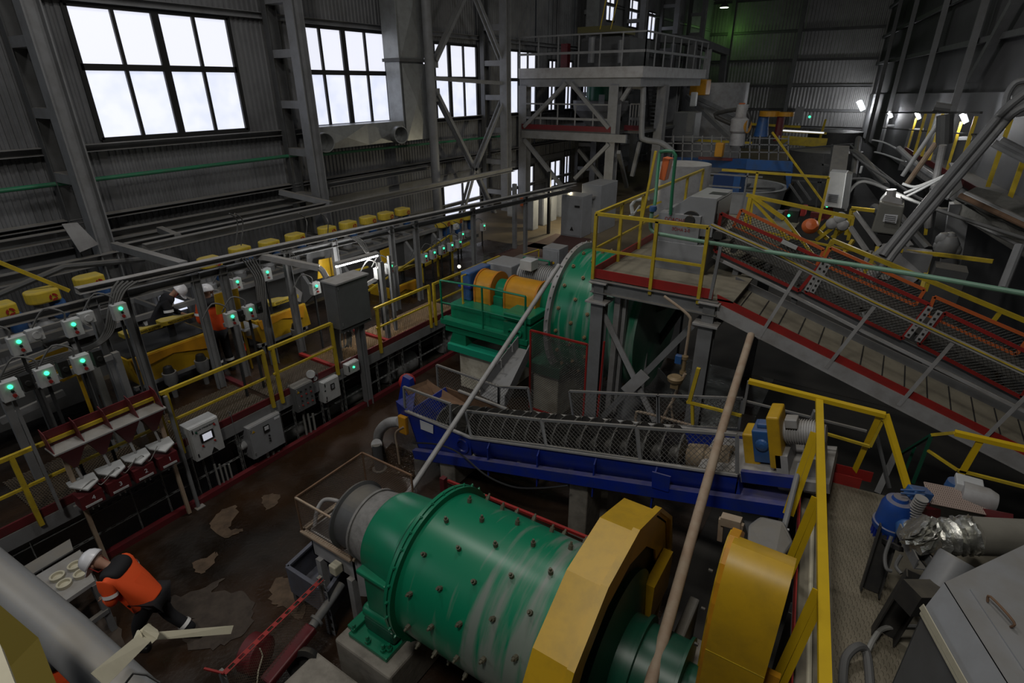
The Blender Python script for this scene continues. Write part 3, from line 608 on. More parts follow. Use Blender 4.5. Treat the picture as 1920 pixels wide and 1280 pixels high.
bx = [(22, 733, 9.0), (90, 707, 9.2), (157, 683, 9.5), (38, 648, 9.8), (140, 615, 9.9), (228, 585, 10.2), (437, 599, 10.7), (471, 586, 10.9), (446, 533, 13), (502, 515, 12.6), (594, 541, 12.3), (603, 482, 15), (714, 512, 12.8), (734, 503, 13.1), (799, 484, 15.5), (815, 477, 15.9), (832, 469, 16.4), (848, 463, 16.8), (863, 457, 17.2), (868, 442, 18.5), (908, 426, 20)]
bl = ['lowest switch box at the left frame edge', 'switch box second along the lower left row', 'switch box third along the lower left row, above the red hoppers', 'switch box on the rail above the lower left row, nearest the edge', 'switch box on the rail below the cable channel end', 'switch box beside the fan of cables left of the bent worker', 'switch box under the yellow square plate, left one', 'switch box under the yellow square plate, right one', 'distant switch box right of the standing worker', 'distant switch box on a thin post above the grey bank', 'switch box left of the big grey cabinet', 'distant switch box left of the lit yellow plate', 'white switch box lit by the tube lamp, left one', 'white switch box lit by the tube lamp, right one'] + ['switch box %s of five on the far yellow rail' % ORD[i] for i in range(5)] + ['lone distant switch box above the row of five', 'farthest switch box near the long post']
sb0 = None
for (u, v, d), lb in zip(bx, bl):
    p = PD(u, v, d)
    if sb0 is None: sb0 = s_ = swbox(p, lb)
    else: s_ = clone(sb0, p, lb)
    m = MB(); m.bar((p.x - .1, p.y, ZW), (p.x - .1, p.y, p.z - .12), .035); m.build('mounting_post', m_steel, s_)
def tubes(name, label, cat, paths, r, mm, n=6, part='cable'):
    t = thing(name, label, cat, paths[0][0])
    for p in paths: m = MB(); m.tube(smoothpath(p, 5), r, n); m.build(part, mm, t, smooth=True)
    return t
tubes('cable_bundle', 'bundle of five grey cables sweeping down from the cable channel', 'cables', [[P(222 + 9 * k, 527, x=-9.5), P(210 + 6 * k, 545, x=-9.45), P(204 + 4 * k, 580, x=-9.4), P(196 + 4 * k, 620, x=-9.4), P(175 + 3 * k, 645, x=-9.35), P(120 + 2 * k, 662 + 2 * k, x=-9.3), P(60, 680 + 4 * k, x=-9.25), P(0, 702 + 4 * k, x=-9.2)] for k in range(5)], .016, m_cable)
tubes('cable_bundle', 'bundle of cables dropping from the channel left of the bent arm', 'cables', [[P(452 + 6 * k, 483, x=-9.5), P(468 + 5 * k, 505, x=-9.5), P(480 + 4 * k, 530, x=-9.5), P(486 + 3 * k, 600, x=-9.5)] for k in range(5)], .014, m_cable)
tubes('cable_bundle', 'bundle of cables dropping from the channel right of the bent arm', 'cables', [[P(520 + 6 * k, 470, x=-9.6), P(540 + 4 * k, 478, x=-9.7), P(552 + 2 * k, 500, x=-9.8)] for k in range(4)], .013, m_cable)
tubes('cable_bundle', 'thin cables falling towards the tube lamp', 'cables', [[P(655 + 5 * k, 444, x=-9.6), P(672 + 4 * k, 455, x=-9.4), P(686 + 2 * k, 474, x=-9.2)] for k in range(4)], .012, m_cable)
for i, us in enumerate(((805, 822, 850), (560, 600), (430, 440))):
    tubes('cable_drop', ['thin cables hanging from the channel near the five far switch boxes', 'thin curved cables on the wall behind the motor caps', 'thin cable loops behind the second motor cap'][i], 'cables', [[P(u, 415 if i == 0 else 400, x=-10), P(u + 15, 425 if i == 0 else 415, x=-10.1), P(u + 12, 460, x=-10.2)] for u in us], .012, m_cable)
for k, (u0, v0, u1, v1, x) in enumerate(((0, 748, 210, 668, -9.2), (0, 640, 235, 572, -10.1), (640, 560, 745, 500, -9.3), (790, 500, 880, 455, -10.6), (420, 610, 495, 575, -9.7))):
    m = MB(); m.bar(P(u0, v0, x=x), P(u1, v1, x=x), .05, .08); one(m, 'mounting_rail', m_steel if k != 3 else m_yrail, ['grey rail carrying the lower left switch boxes', 'grey rail carrying the upper left switch boxes', 'grey rail carrying the two lit switch boxes', 'far yellow rail carrying five switch boxes', 'short rail carrying two switch boxes by the yellow plate'][k], 'rail')
for k, (u, v0, v1, x, mm) in enumerate(((820, 478, 535, -10.6, m_yrail), (790, 470, 525, -10.6, m_yrail), (846, 440, 520, -10.6, m_yrail), (0, 730, 860, -9.3, m_steel), (58, 700, 880, -9.25, m_steel_d), (175, 680, 760, -9.2, m_galv), (215, 660, 770, -9.3, m_steel))):
    a = P(u, v0, x=x); m = MB(); m.bar((x, a.y, ZW - .0), (x, a.y, a.z), .05 if k < 3 else .09); one(m, 'support_post', mm, ['yellow post below the far switch boxes, middle one', 'yellow post below the far switch boxes, left one', 'yellow post below the far switch boxes, right one', 'grey post at the left frame edge', 'dark slanting-looking post left of the red hoppers', 'slotted post above the red hoppers', 'grey post right of the third lower switch box'][k], 'post')
m = MB(); m.bar(P(690, 545, x=-10.4), P(843, 441, x=-10.4), .04); m.bar(P(843, 441, x=-10.4), P(845, 470, x=-10.4), .04); m.bar(P(640, 515, x=-10.2), P(690, 500, x=-10.2), .04); one(m, 'yellow_rail', m_yrail, 'thin yellow rail behind the far switch boxes', 'rail')
m = MB(); m.bar(P(-10, 488, x=-12.0), P(130, 545, x=-11.8), .06, .06); one(m, 'yellow_rail', m_yrail, 'yellow sloping bar at the far left behind the motor caps', 'rail')
for i, (u, v) in enumerate(((165, 596), (68, 628), (858, 380 + 45))):
    p = PD(u, v, 10.1 if i < 2 else 17.5); m = MB(); m.box((p.x - .1, p.y - .09, p.z - .08), (p.x, p.y + .09, p.z + .08)); m.rev((p.x, p.y, p.z), (1, 0, 0), [(0, .05), (.03, .05)], 12); one(m, 'emergency_stop', m_white, ['small stop switch box right of the rail box below the channel end', 'small stop switch box at left between two rail boxes', 'tiny distant stop switch box'][i], 'switch')
# black little switches beside the lower row
for i, (u, v) in enumerate(((52, 718), (122, 692), (186, 672), (455, 592), (487, 577))):
    p = PD(u, v, 8.4 if i < 3 else 10.9); m = MB(); m.box((p.x - .1, p.y - .05, p.z - .1), (p.x, p.y + .05, p.z + .1)); m.rev((p.x - .02, p.y, p.z), (1, 0, 0), [(0, .035), (.05, .03)], 10); one(m, 'rotary_switch', m_rubber, ['black rotary switch right of the lowest switch box', 'black rotary switch right of the second lower box', 'black rotary switch right of the third lower box', 'black rotary switch between the two boxes under the yellow plate', 'black rotary switch right of the boxes under the yellow plate'][i], 'switch')
# ================================================================ CABINETS
def cabinet(ul, vl, ur, vr, x, H, D, label, mm, name='control_cabinet', z0=None):
    a = P(ul, vl, x=x); b = P(ur, vr, x=x); z = (a.z + b.z) / 2 if z0 is None else z0
    t = thing(name, label, 'cabinet', (x - D / 2, (a.y + b.y) / 2, z))
    m = MB(); m.box((x - D, a.y, z), (x - .02, b.y, z + H)); m.build('body', mm, t, bevel=.008)
    m = MB(); m.box((x - .02, a.y + .012, z + .012), (x, b.y - .012, z + H - .012)); m.build('door', mm, t, bevel=.004)
    m = MB()
    for zz in (z + .08, z + H - .1): m.box((x, a.y + .035, zz), (x + .012, a.y + .05, zz + .06))
    m.build('hinges', m_rubber if mm is m_white else m_steel, t)
    return t, a.y, b.y, z
# ul,vl,ur,vr = lower front corners
t, y0, y1, z = cabinet(371, 867, 422, 832, -8.3, .62, .28, 'white control cabinet with a lit touch screen on slotted posts', m_white, z0=P(371, 867, x=-8.3).z)
W_ = y1 - y0; H_ = .62; ym = (y0 + y1) / 2
m = MB(); m.box((-8.298, ym - .11, z + .30), (-8.285, ym + .11, z + .46)); sc = m.build('touch_screen', m_rubber, t)
m = MB(); m.box((-8.286, ym - .075, z + .32), (-8.282, ym + .075, z + .44)); m.build('lit_display', m_screen, sc)
for (dy, dz, mm) in ((.15, .52, m_red), (-.15, .52, m_green_d), (.10, .24, m_red), (-.10, .24, m_red)): m = MB(); m.rev((-8.30, ym + dy, z + dz), (1, 0, 0), [(0, .016), (.02, .016)], 10); m.build('push_button', mm, t)
text('ШКАФ УПРАВЛЕНИЯ', .032, (-8.298, ym, z + .54), (0, 1, 0), (0, 0, 1), m_rubber, 'door_lettering', t)
m = MB(); m.prism([(-8.298, ym + .0, z + .03), (-8.298, ym + .12, z + .03), (-8.298, ym + .06, z + .13)], (.004, 0, 0)); m.build('warning_triangle', m_rubber, t)
t, y0, y1, z = cabinet(478, 863, 538, 835, -8.3, .66, .42, 'large grey control cabinet with a small display and a white wall plug on its side', m_cabl, z0=P(478, 863, x=-8.3).z)
ym = (y0 + y1) / 2
m = MB(); m.box((-8.3, ym - .05, z + .42), (-8.285, ym + .06, z + .56)); m.build('display_frame', m_rubber, t)
m = MB(); m.box((-8.285, ym - .035, z + .47), (-8.281, ym + .045, z + .54)); m.build('display', m_paper, t)
m = MB(); m.prism([(-8.298, y0 + .06, z + .53), (-8.298, y0 + .12, z + .53), (-8.298, y0 + .09, z + .58)], (.004, 0, 0)); m.build('warning_triangle', m_yel, t)
for dz in (.33, .27, .22): m = MB(); m.rev((-8.3, ym + .03, z + dz), (1, 0, 0), [(0, .016), (.018, .016)], 8); m.build('push_button', m_rubber, t)
m = MB(); m.box((-8.299, y1 - .14, z + .57), (-8.296, y1 - .03, z + .61)); m.build('name_label', m_paper, t)
for (dz, dx) in ((.36, -.30), (.27, -.20)): m = MB(); m.rev((-8.3 + dx, y0, z + dz), (0, -1, 0), [(0, .07), (.08, .075), (.12, .05)], 16); m.build('white_plug', m_white, t, smooth=True)
t, y0, y1, z = cabinet(560, 775, 594, 757, -8.3, .52, .22, 'dark grey switch cabinet covered in rows of switches, round lamp on its top', m_cab, z0=P(560, 775, x=-8.3).z)
for k in range(4):
    for j in range(3): m = MB(); m.rev((-8.3, y0 + .12 + j * .11, z + .12 + k * .10), (1, 0, 0), [(0, .015), (.02, .015)], 8); m.build('switch', m_rubber if k % 2 else m_red, t)
m = MB(); m.prism([(-8.298, y0 + .04, z + .40), (-8.298, y0 + .10, z + .40), (-8.298, y0 + .07, z + .45)], (.004, 0, 0)); m.build('warning_triangle', m_yel, t)
m = MB(); m.rev(P(583, 700, x=-8.45), (.7, -.6, .2), [(0, .06), (.05, .085), (.08, .075)], 18); m.rev(P(590, 708, x=-8.45), (.7, -.6, .2), [(0, .04), (.04, .05)], 18); one(m, 'siren', m_white, 'round white sounder above the dark grey switch cabinet', 'sounder', smooth=True)
t, y0, y1, z = cabinet(611, 757, 640, 738, -8.3, .46, .22, 'small white cabinet with a meter window right of the dark switch cabinet', m_white, z0=P(611, 757, x=-8.3).z)
ym = (y0 + y1) / 2; m = MB(); m.box((-8.3, ym - .03, z + .24), (-8.285, ym + .06, z + .36)); m.build('meter_window', m_rubber, t)
m = MB(); m.box((-8.286, ym - .012, z + .26), (-8.282, ym + .042, z + .34)); m.build('meter_face', m_cabl, t)
m = MB(); m.box((-8.3, y0 + .02, z + .03), (-8.296, y0 + .05, z + .06)); m.box((-8.3, y0 + .02, z + .26), (-8.296, y0 + .05, z + .29)); m.build('door_locks', m_rubber, t)
t, y0, y1, z = cabinet(653, 705, 676, 695, -8.3, .24, .24, 'small white box with a green lamp beside the wide grey post', m_white, 'junction_box', z0=P(653, 705, x=-8.3).z)
m = MB(); m.rev((-8.3, (y0 + y1) / 2, z + .14), (1, 0, 0), [(0, .022), (.02, .022)], 10); m.build('green_lamp', m_led, t)
# big grey cabinet on the post
t, y0, y1, z = cabinet(640, 612, 697, 590, -8.2, .92, .36, 'big plain grey electrical cabinet hung on the wide post', m_cab, z0=1.98)
m = MB(); m.box((-8.6, y0 - .02, z + .92), (-8.17, y1 + .02, z + .95)); m.build('lid', m_steel_l, t)
m = MB(); m.bar((-8.25, y0, z - .04), (-8.25, y1, z - .04), .05); m.bar((-8.5, y0, z - .04), (-8.5, y1, z - .04), .05); m.build('support_frame', m_steel_d, t)
tubes('cable_loop', 'hanging grey cables looping below the big grey cabinet', 'cables', [[P(638 + 6 * k, 618, x=-8.4), P(640 + 6 * k, 650, x=-8.4), P(650 + 3 * k, 645 - 3 * k, x=-8.35), P(652 + 2 * k, 622, x=-8.4)] for k in range(4)], .012, m_cablel)
def conduits(us, v0, v1, label, x=-8.4, r=.03):
    t = thing('conduit_pipes', label, 'pipes', P(us[0], v1, x=x))
    for u in us: a = P(u, v0, x=x); b = P(u + (v1 - v0) * .22, v1, x=x); m = MB(); m.tube([a, (a.x, a.y, .0)], r, 10); m.build('conduit', m_cablel, t, smooth=True)
conduits((500, 511, 522), 845, 885, 'three grey conduits below the large grey cabinet')
conduits((568, 577, 586), 775, 830, 'three thin grey conduits below the dark switch cabinet', r=.022)
conduits((402, 411, 420, 429), 870, 930, 'four thin grey conduits below the white touch-screen cabinet', r=.016)
conduits((680, 690), 700, 745, 'two thin conduits beside the small white box', r=.016)
for i, (u, v0) in enumerate(((355, 850), (437, 800), (388, 890), (548, 760), (600, 740), (640, 700))):
    p = P(u, v0, x=-8.45); m = MB(); perf(m, (-8.45, p.y, 0), (-8.45, p.y, 1.3), .05); one(m, 'slotted_post', m_galv, 'slotted angle post carrying cabinets, %s from the left' % ORD[i], 'post')
m = MB(); m.bar((-8.3, 3.22, 0.0), (-8.3, 3.22, 2.1), .045); m.box((-8.36, 3.16, 0), (-8.22, 3.3, .012)); one(m, 'steel_post', m_steel, 'slim grey post right of the red hoppers with a base plate on the kerb', 'post')
# ================================================================ RED SAMPLE SPLITTER
y0 = P(92, 835, x=-8.25).y; y1 = P(302, 765, x=-8.25).y; zr = 2.02
t = thing('sample_hopper_rack', 'maroon rack of four hoppers with numbered slots at the left railing', 'sampler', (-8.2, (y0 + y1) / 2, ZW))
m = MB(); m.box((-8.42, y0, zr), (-8.40, y1, zr + .22)); m.build('back_plate', m_red_d, t)
m = MB(); m.box((-8.42, y0 - .02, zr - .02), (-8.12, y1 + .02, zr)); m.build('rack_top', m_steel_l, t)
n4 = 4; wy = (y1 - y0) / n4
for k in range(5): yy = y0 + k * wy; m = MB(); m.quad((-8.42, yy, zr), (-8.15, yy, zr), (-8.28, yy, zr + .24), (-8.42, yy, zr + .28), .01); m.build('divider', m_red_d, t)
for k in range(4):
    yc = y0 + (k + .5) * wy; h = MB(); a = wy * .46
    h.add([(-8.40, yc - a, zr - .02), (-8.12, yc - a, zr - .02), (-8.12, yc + a, zr - .02), (-8.40, yc + a, zr - .02), (-8.29, yc - .03, zr - .34), (-8.23, yc - .03, zr - .34), (-8.23, yc + .03, zr - .34), (-8.29, yc + .03, zr - .34)], [(0, 1, 2, 3), (4, 7, 6, 5), (0, 4, 5, 1), (1, 5, 6, 2), (2, 6, 7, 3), (3, 7, 4, 0)])
    h.build('hopper', m_red_d, t)
    m = MB(); m.tube([(-8.26, yc, zr - .34), (-8.22, yc + .02, zr - .62)], .018, 8); m.build('drain_tube', m_steel_l, t, smooth=True)
    m = MB(); m.prism([(-8.40, yc - .13, zr - .62), (-8.2, yc - .16, zr - .58), (-8.05, yc - .02, zr - .66), (-8.08, yc + .14, zr - .60), (-8.25, yc + .16, zr - .56)], (0, 0, .03)); m.build('white_cup', m_white, t, bevel=.008)
    m = MB(); m.box((-8.3, yc - .14, zr - .92), (-8.08, yc + .14, zr - .72)); b_ = m.build('red_box', m_red_d, t)
    text('4321'[k], .09, (-8.078, yc + .02, zr - .80), (0, 1, 0), (0, 0, 1), m_paper, 'number', b_)
    m = MB(); m.box((-8.082, yc - .10, zr - .90), (-8.07, yc + .10, zr - .87)); m.build('white_strip', m_white, b_)
    m = MB(); m.tube([(-8.15, yc - .02, zr - .92), (-8.13, yc - .02, zr - 1.0)], .012, 6); m.tube([(-8.15, yc + .05, zr - .92), (-8.13, yc + .05, zr - 1.0)], .012, 6); m.build('outlet_pipes', m_white, t)
m = MB(); m.bar((-8.3, y0, zr - .95), (-8.3, y1, zr - .95), .05); m.build('lower_rail', m_steel, t)
for yy in (y0 + .1, y1 - .05): m = MB(); m.bar((-8.3, yy, zr - .02), (-8.26, yy, .02), .05); m.build('leg', m_beige, t)
tubes('thin_cables', 'tangled thin wires around the red numbered boxes', 'cables', [[P(150 + 45 * k, 920 - 22 * k, x=-8.1), P(175 + 45 * k, 898 - 22 * k, x=-8.1), P(190 + 45 * k, 908 - 22 * k, x=-8.1), P(215 + 40 * k, 880 - 22 * k, x=-8.1)] for k in range(3)], .006, m_cablel)
# ================================================================ TABLE WITH RINGS, bottom left
a = P(150, 1030, z=.85); 
p00 = P(52, 1088, z=.85); p10 = P(150, 1030, z=.85); p11 = P(178, 1088, z=.85); p01 = P(80, 1155, z=.85)
t = thing('work_table', 'dusty grey steel table with ring moulds behind the worker in orange', 'table', (p10.x, p10.y, 0))
m = MB(); m.prism([p00 + V((0, 0, -.05)), p10 + V((0, 0, -.05)), p11 + V((0, 0, -.05)), p01 + V((0, 0, -.05))], (0, 0, .05)); m.build('table_top', m_steel_l, t)
m = MB(); q = P(42, 1090, z=.85); m.quad(q, P(138, 1032, z=.85), P(132, 1012, z=.85) + V((0, 0, .0)), P(38, 1068, z=.85), .02); m.build('back_rail', m_steel, t)
for q in (p00, p10, p11, p01): c = lerp(q, (p00 + p11) / 2, .06); m = MB(); m.bar((c.x, c.y, .0), (c.x, c.y, .8), .07, up=(0, 1, 0)); m.build('leg', m_steel, t)
m = MB(); m.bar((p01.x, p01.y, .35), (p11.x, p11.y, .35), .06); m.bar((p10.x, p10.y, .35), (p11.x, p11.y, .35), .06); m.build('cross_bar', m_steel, t)
for i, (u, v) in enumerate(((141, 1065), (108, 1085), (152, 1080), (121, 1099))):
    c = P(u, v - 4, z=.87); m = MB(); m.rev((c.x, c.y, .85), (0, 0, 1), [(0, .075), (.045, .08), (.045, .06), (.012, .055), (.012, 0)], 24)
    one(m, 'ring_mould', m_cream, 'pale round ring dish on the steel table, ' + ['far right', 'far left', 'near right', 'near left'][i] + ' of the four', 'dish', group='ring dishes on the table', smooth=True)
# ================================================================ sand patches dried on the wet floor
def patch(pts, label, i):
    m = MB(); P0 = [P(u, v, z=.004) for u, v in pts]; pp = smoothpath(P0 + [P0[0]], 5)[:-1]
    rr = random.Random(i); pp = [p + V((rr.uniform(-.03, .03), rr.uniform(-.03, .03), 0)) for p in pp]
    m.prism(pp, (0, 0, .006)); return one(m, 'sand_patch', m_sand, label, 'dried sand', kind='stuff')
m_sand = mat('dried_sand', (.10, .065, .04), .85, 0, (.03, .018, .010), .9, 5, bump=.3)
m_sandd = mat('thin_mud_film', (.05, .036, .026), .7, 0, (.02, .012, .008), 1.0, 5, bump=.2)
for i, (pts, lb) in enumerate(((((392, 985), (410, 960), (440, 948), (443, 965), (430, 990), (455, 995), (420, 1008)), 'tan dried sand patch nearest the kerb below the conduits'), (((357, 1055), (385, 1045), (408, 1036), (400, 1060), (372, 1075)), 'small tan sand patch right of the worker'), (((490, 930), (515, 925), (525, 938), (505, 955), (492, 950)), 'small sand patch beside the caged hopper'), (((505, 1108), (525, 1080), (545, 1095), (570, 1140), (560, 1160), (530, 1140), (510, 1130)), 'pale sand patch below the mesh corner post'))): patch(pts, lb, i)
m_sand = m_sandd
for i, (pts, lb) in enumerate(((((320, 1120), (360, 1110), (420, 1085), (400, 1110), (460, 1110), (478, 1150), (455, 1190), (400, 1215), (355, 1215), (335, 1175), (370, 1160), (325, 1150)), 'large streaky grey mud film around the strap end'), (((170, 1160), (215, 1160), (235, 1215), (220, 1240), (180, 1190)), 'grey mud film under the steel table'))): patch(pts, lb, 9 + i)
# ================================================================ REAR MILL
def boltparts(t, nm, x0, y0, z0, r, xs, n, s, L, mm, ph=0):
    mb = MB(); mb.rev((0, 0, 0), (0, 0, 1), [(0, s), (L * .6, s), (L * .6, s * .6), (L, s * .5)], 8); o0 = mb.build(nm, mm)
    for i, x in enumerate(xs):
        for k in range(n):
            a = 2 * math.pi * (k + (.5 if i % 2 else 0)) / n + ph; o = o0 if i == k == 0 else o0.copy()
            if o is not o0: C.objects.link(o)
            o.parent = t; o.location = V((x0 + x, y0 + r * math.cos(a), z0 + r * math.sin(a))) - t.location; o.rotation_euler = (a + math.pi / 2 + math.pi, 0, 0); o.rotation_euler = V((0, math.cos(a), math.sin(a))).to_track_quat('Z', 'Y').to_euler()
def bolts(m, x0, y0, z0, r, xs, n, s, ph=0, L=.06):
    for i, x in enumerate(xs):
        for k in range(n):
            a = 2 * math.pi * (k + (.5 if i % 2 else 0)) / n + ph; d = V((0, math.cos(a), math.sin(a)))
            m.rev(V((x0 + x, y0, z0)) + d * r, d, [(0, s), (L * .6, s), (L * .6, s * .6), (L, s * .5)], 8)
AX, AY, AZ, AR = -4.8, 9.85, 2.06, 1.37
t = thing('ball_mill', 'rear green ball mill drum rising behind the platform column', 'mill', (AX, AY, 0))
m = MB(); m.rev((AX, AY, AZ), (1, 0, 0), [(0, AR - .12), (1.7, AR - .12)], 64); m.build('drum', m_shell2, t, smooth=True)
m = MB(); m.rev((AX, AY, AZ), (1, 0, 0), [(-.05, AR - .13), (-.05, AR), (.04, AR), (.04, AR - .12)], 64); bolts(m, AX, AY, AZ, AR, [0], 40, .018, L=.03); m.build('rim_flange', m_steel_l, t, smooth=True)
m = MB(); m.rev((AX, AY, AZ), (-1, 0, 0), [(.04, AR - .12), (.40, .5), (.7, .42)], 48); m.build('conical_end', m_green, t, smooth=True)
boltparts(t, 'liner_bolt', AX, AY, AZ, AR - .12, [.16, .46, .76, 1.06, 1.36], 18, .035, .06, m_brass)

t = thing('machine_bed', 'green steel base frame of the rear mill drive on white concrete', 'machine base', (-6.4, 9.6, .9))
m = MB(); m.box((-7.45, 8.9, 1.62), (-5.35, 10.8, 1.95)); m.build('bed', m_green, t, bevel=.01)
m = MB(); m.box((-7.6, 8.7, 1.50), (-5.35, 8.92, 1.62)); m.build('ledge', m_green, t, bevel=.005)
m = MB(); m.box((-7.5, 8.74, 1.34), (-5.35, 8.9, 1.5)); m.box((-5.95, 8.75, 1.0), (-5.3, 9.6, 1.9)); m.build('side_plate', m_green, t, bevel=.005)
m = MB(); m.prism([(-7.4, 8.75, 1.08), (-6.95, 8.75, 1.08), (-6.95, 8.75, 1.34), (-7.3, 8.75, 1.34)], (0, 1.6, 0)); m.build('pedestal', m_green, t)
m = MB(); m.box((-7.4, 8.66, .92), (-5.95, 8.95, 1.08)); m.build('foot_plate', mat('bright_green_paint', (.01, .26, .16), .4), t, bevel=.005)
for x in (-5.75, -5.55): m = MB(); m.rev((x, 8.74, 1.72), (0, -1, 0), [(0, .07), (.06, .07), (.06, .04), (.01, .035)], 16); m.build('round_boss', m_green, t)
m = MB(); m.box((-5.95, 8.75, 1.95), (-5.3, 9.4, 2.1)); m.build('bearing_foot', m_green, t, bevel=.02)
m = MB(); m.box((-7.17, 8.78, 0), (-6.1, 10.6, .92)); one(m, 'concrete_block', m_concw, 'white concrete block under the rear mill drive base', 'concrete block', bevel=.02)
m = MB(); m.box((-5.2, 8.72, 0), (-4.62, 10.6, 1.02)); one(m, 'concrete_block', m_concw, 'white concrete block with yellow stain behind the spiral classifier', 'concrete block', bevel=.02)
m = MB(); m.box((-5.25, 8.62, 1.0), (-4.55, 10.2, 1.22)); one(m, 'green_plate', m_green_d, 'green beam end on the stained white block, behind the mesh guard', 'beam', bevel=.01)
m_oedge = mat('orange_edge_paint', (.45, .16, .01), .5)
def arch(x0, x1, r, label, name='coupling_guard', mm=None, y=9.6, z=1.95, h=.28):
    t = thing(name, label, 'guard', ((x0 + x1) / 2, y, z)); pts = [(x0, y - r, z)] + [(x0, y - r * math.cos(a), z + h + r * math.sin(a)) for a in [math.pi * k / 14 for k in range(15)]] + [(x0, y + r, z)]
    inn = [(x0, y + r - .04, z)] + [(x0, y - (r - .04) * math.cos(a), z + h + (r - .04) * math.sin(a)) for a in [math.pi * (14 - k) / 14 for k in range(15)]] + [(x0, y - r + .04, z)]
    m = MB(); m.prism(pts, (x1 - x0, 0, 0)); m.build('cover', mm or m_yor, t, smooth=True, bevel=.008)
    for xx in (x0 - .01, x1 - .03): m = MB(); m.prism([(xx, p[1] + (p[1] - y) * .04, p[2] + (.02 if p[2] > z + .01 else 0)) for p in pts], (.04, 0, 0)); m.build('edge_band', m_oedge, t, smooth=True)
    return t
arch(-7.05, -6.62, .36, 'left orange-yellow coupling guard on the green base')
arch(-6.28, -5.5, .34, 'right longer orange-yellow coupling guard beside the rear mill')
t = thing('gearbox', 'blue gearbox at the left end of the rear mill drive', 'gearbox', (-7.3, 9.6, 1.95))
m = MB(); m.box((-7.38, 9.2, 1.95), (-7.12, 10.0, 2.6)); m.build('housing', m_blue2, t, bevel=.03)
m = MB(); m.box((-7.42, 9.15, 2.25), (-7.08, 10.05, 2.32)); m.build('split_flange', m_blue, t, bevel=.01)
t = thing('bearing_housing', 'green bearing between the two orange-yellow guards', 'bearing', (-6.45, 9.6, 1.95))
m = MB(); m.box((-6.58, 9.3, 1.95), (-6.34, 9.9, 2.15)); m.rev((-6.58, 9.6, 2.22), (1, 0, 0), [(0, .24), (.24, .24)], 24); m.build('housing', m_green, t, smooth=True)
t = thing('electric_motor', 'grey electric motor with a terminal box behind the right coupling guard', 'motor', (-6.0, 10.45, 1.95))
m = MB(); m.rev((-6.6, 10.45, 2.35), (1, 0, 0), [(0, .2), (.05, .27), (.9, .27), (1.0, .2)], 24); m.build('body', m_steel_l, t, smooth=True)
m = MB()
for k in range(16): m.rev((-6.5 + k * .05, 10.45, 2.35), (1, 0, 0), [(0, .29), (.012, .29)], 24)
m.build('cooling_fins', m_steel, t)
m = MB(); m.box((-6.35, 10.0, 2.6), (-6.05, 10.3, 2.82)); m.build('terminal_box', m_white, t, bevel=.01)
m = MB(); m.box((-7.4, 10.2, 1.95), (-6.7, 10.9, 2.55)); one(m, 'grey_box', m_cabl, 'grey box behind the blue gearbox', 'box', bevel=.02)
def pipe_rail(name, label, base, pts_top, z0, r=.022, mm=None, mids=(.5,), posts=None):
    t = thing(name, label, 'handrail', base)
    m = MB(); m.tube(pts_top, r, 8); m.build('top_rail', mm, t, smooth=True)
    for q in mids: m = MB(); m.tube([(p[0], p[1], z0 + (p[2] - z0) * q) for p in pts_top], r * .8, 8); m.build('mid_rail', mm, t, smooth=True)
    for p in (posts or pts_top): m = MB(); m.tube([(p[0], p[1], z0), (p[0], p[1], p[2])], r, 8); m.build('post', mm, t, smooth=True)
    return t
pipe_rail('green_handrail', 'round green handrail in front of the rear mill drive', (-6.6, 8.72, 1.62), [(-7.55, 8.72, 2.5), (-6.45, 8.72, 2.55), (-5.4, 8.72, 2.55)], 1.5, mm=m_green)
pipe_rail('green_handrail', 'round green handrail behind the rear mill motor', (-6, 11, 1.62), [P(982, 482, y=11.0), P(1030, 490, y=11.0)], 1.9, mm=m_green)
pipe_rail('yellow_handrail', 'yellow railing behind the green drive base', (-8, 11.5, 1.1), [P(880, 520, y=9.0) + V((-.2, 0, 0)), P(965, 483, x=-8.1), P(1010, 468, x=-8.1)], 1.3, mm=m_yrail)
t = thing('lit_bulb_post', 'small round lamp on the corner of the green handrail', 'lamp', P(862, 505, y=8.72)); m = MB(); c = P(861, 503, y=8.72); m.ball((c.x, c.y, c.z + .04), .035); m.build('bulb', mat('dim_bulb', (1, 1, .8), .4, emit=(1, 1, .75), es=4), t)
# grey cabinets beside the mill
for (u, v, w_, h_, d, y, lb) in ((1032, 505, .5, 1.15, .5, 12.5, 'grey cabinet with a yellow sticker, directly left of the rear mill top'), (1005, 520, .55, .8, .5, 12.1, 'dark grey cabinet with a red lamp left of the rear mill'), (972, 505, .5, .5, .5, 11.6, 'small dark box behind the drive motor')):
    p = P(u, v, y=y); t = thing('grey_cabinet', lb, 'cabinet', (p.x, y, ZW)); m = MB(); m.box((p.x - w_ / 2, y, max(ZW, p.z - .2)), (p.x + w_ / 2, y + d, p.z + h_ * .5)); m.build('body', m_cabl if h_ > 1 else m_cab, t, bevel=.01)
    m = MB(); m.box((p.x - w_ / 2 + .04, y - .015, p.z - .1), (p.x + w_ / 2 - .04, y, p.z + h_ * .45)); m.build('door', m_cabl if h_ > 1 else m_cab, t, bevel=.004)
    m = MB(); m.rev((p.x + .1, y - .015, p.z + .2), (0, -1, 0), [(0, .03), (.02, .03)], 10); m.build('lamp', m_ledr if h_ == .8 else m_yel, t)
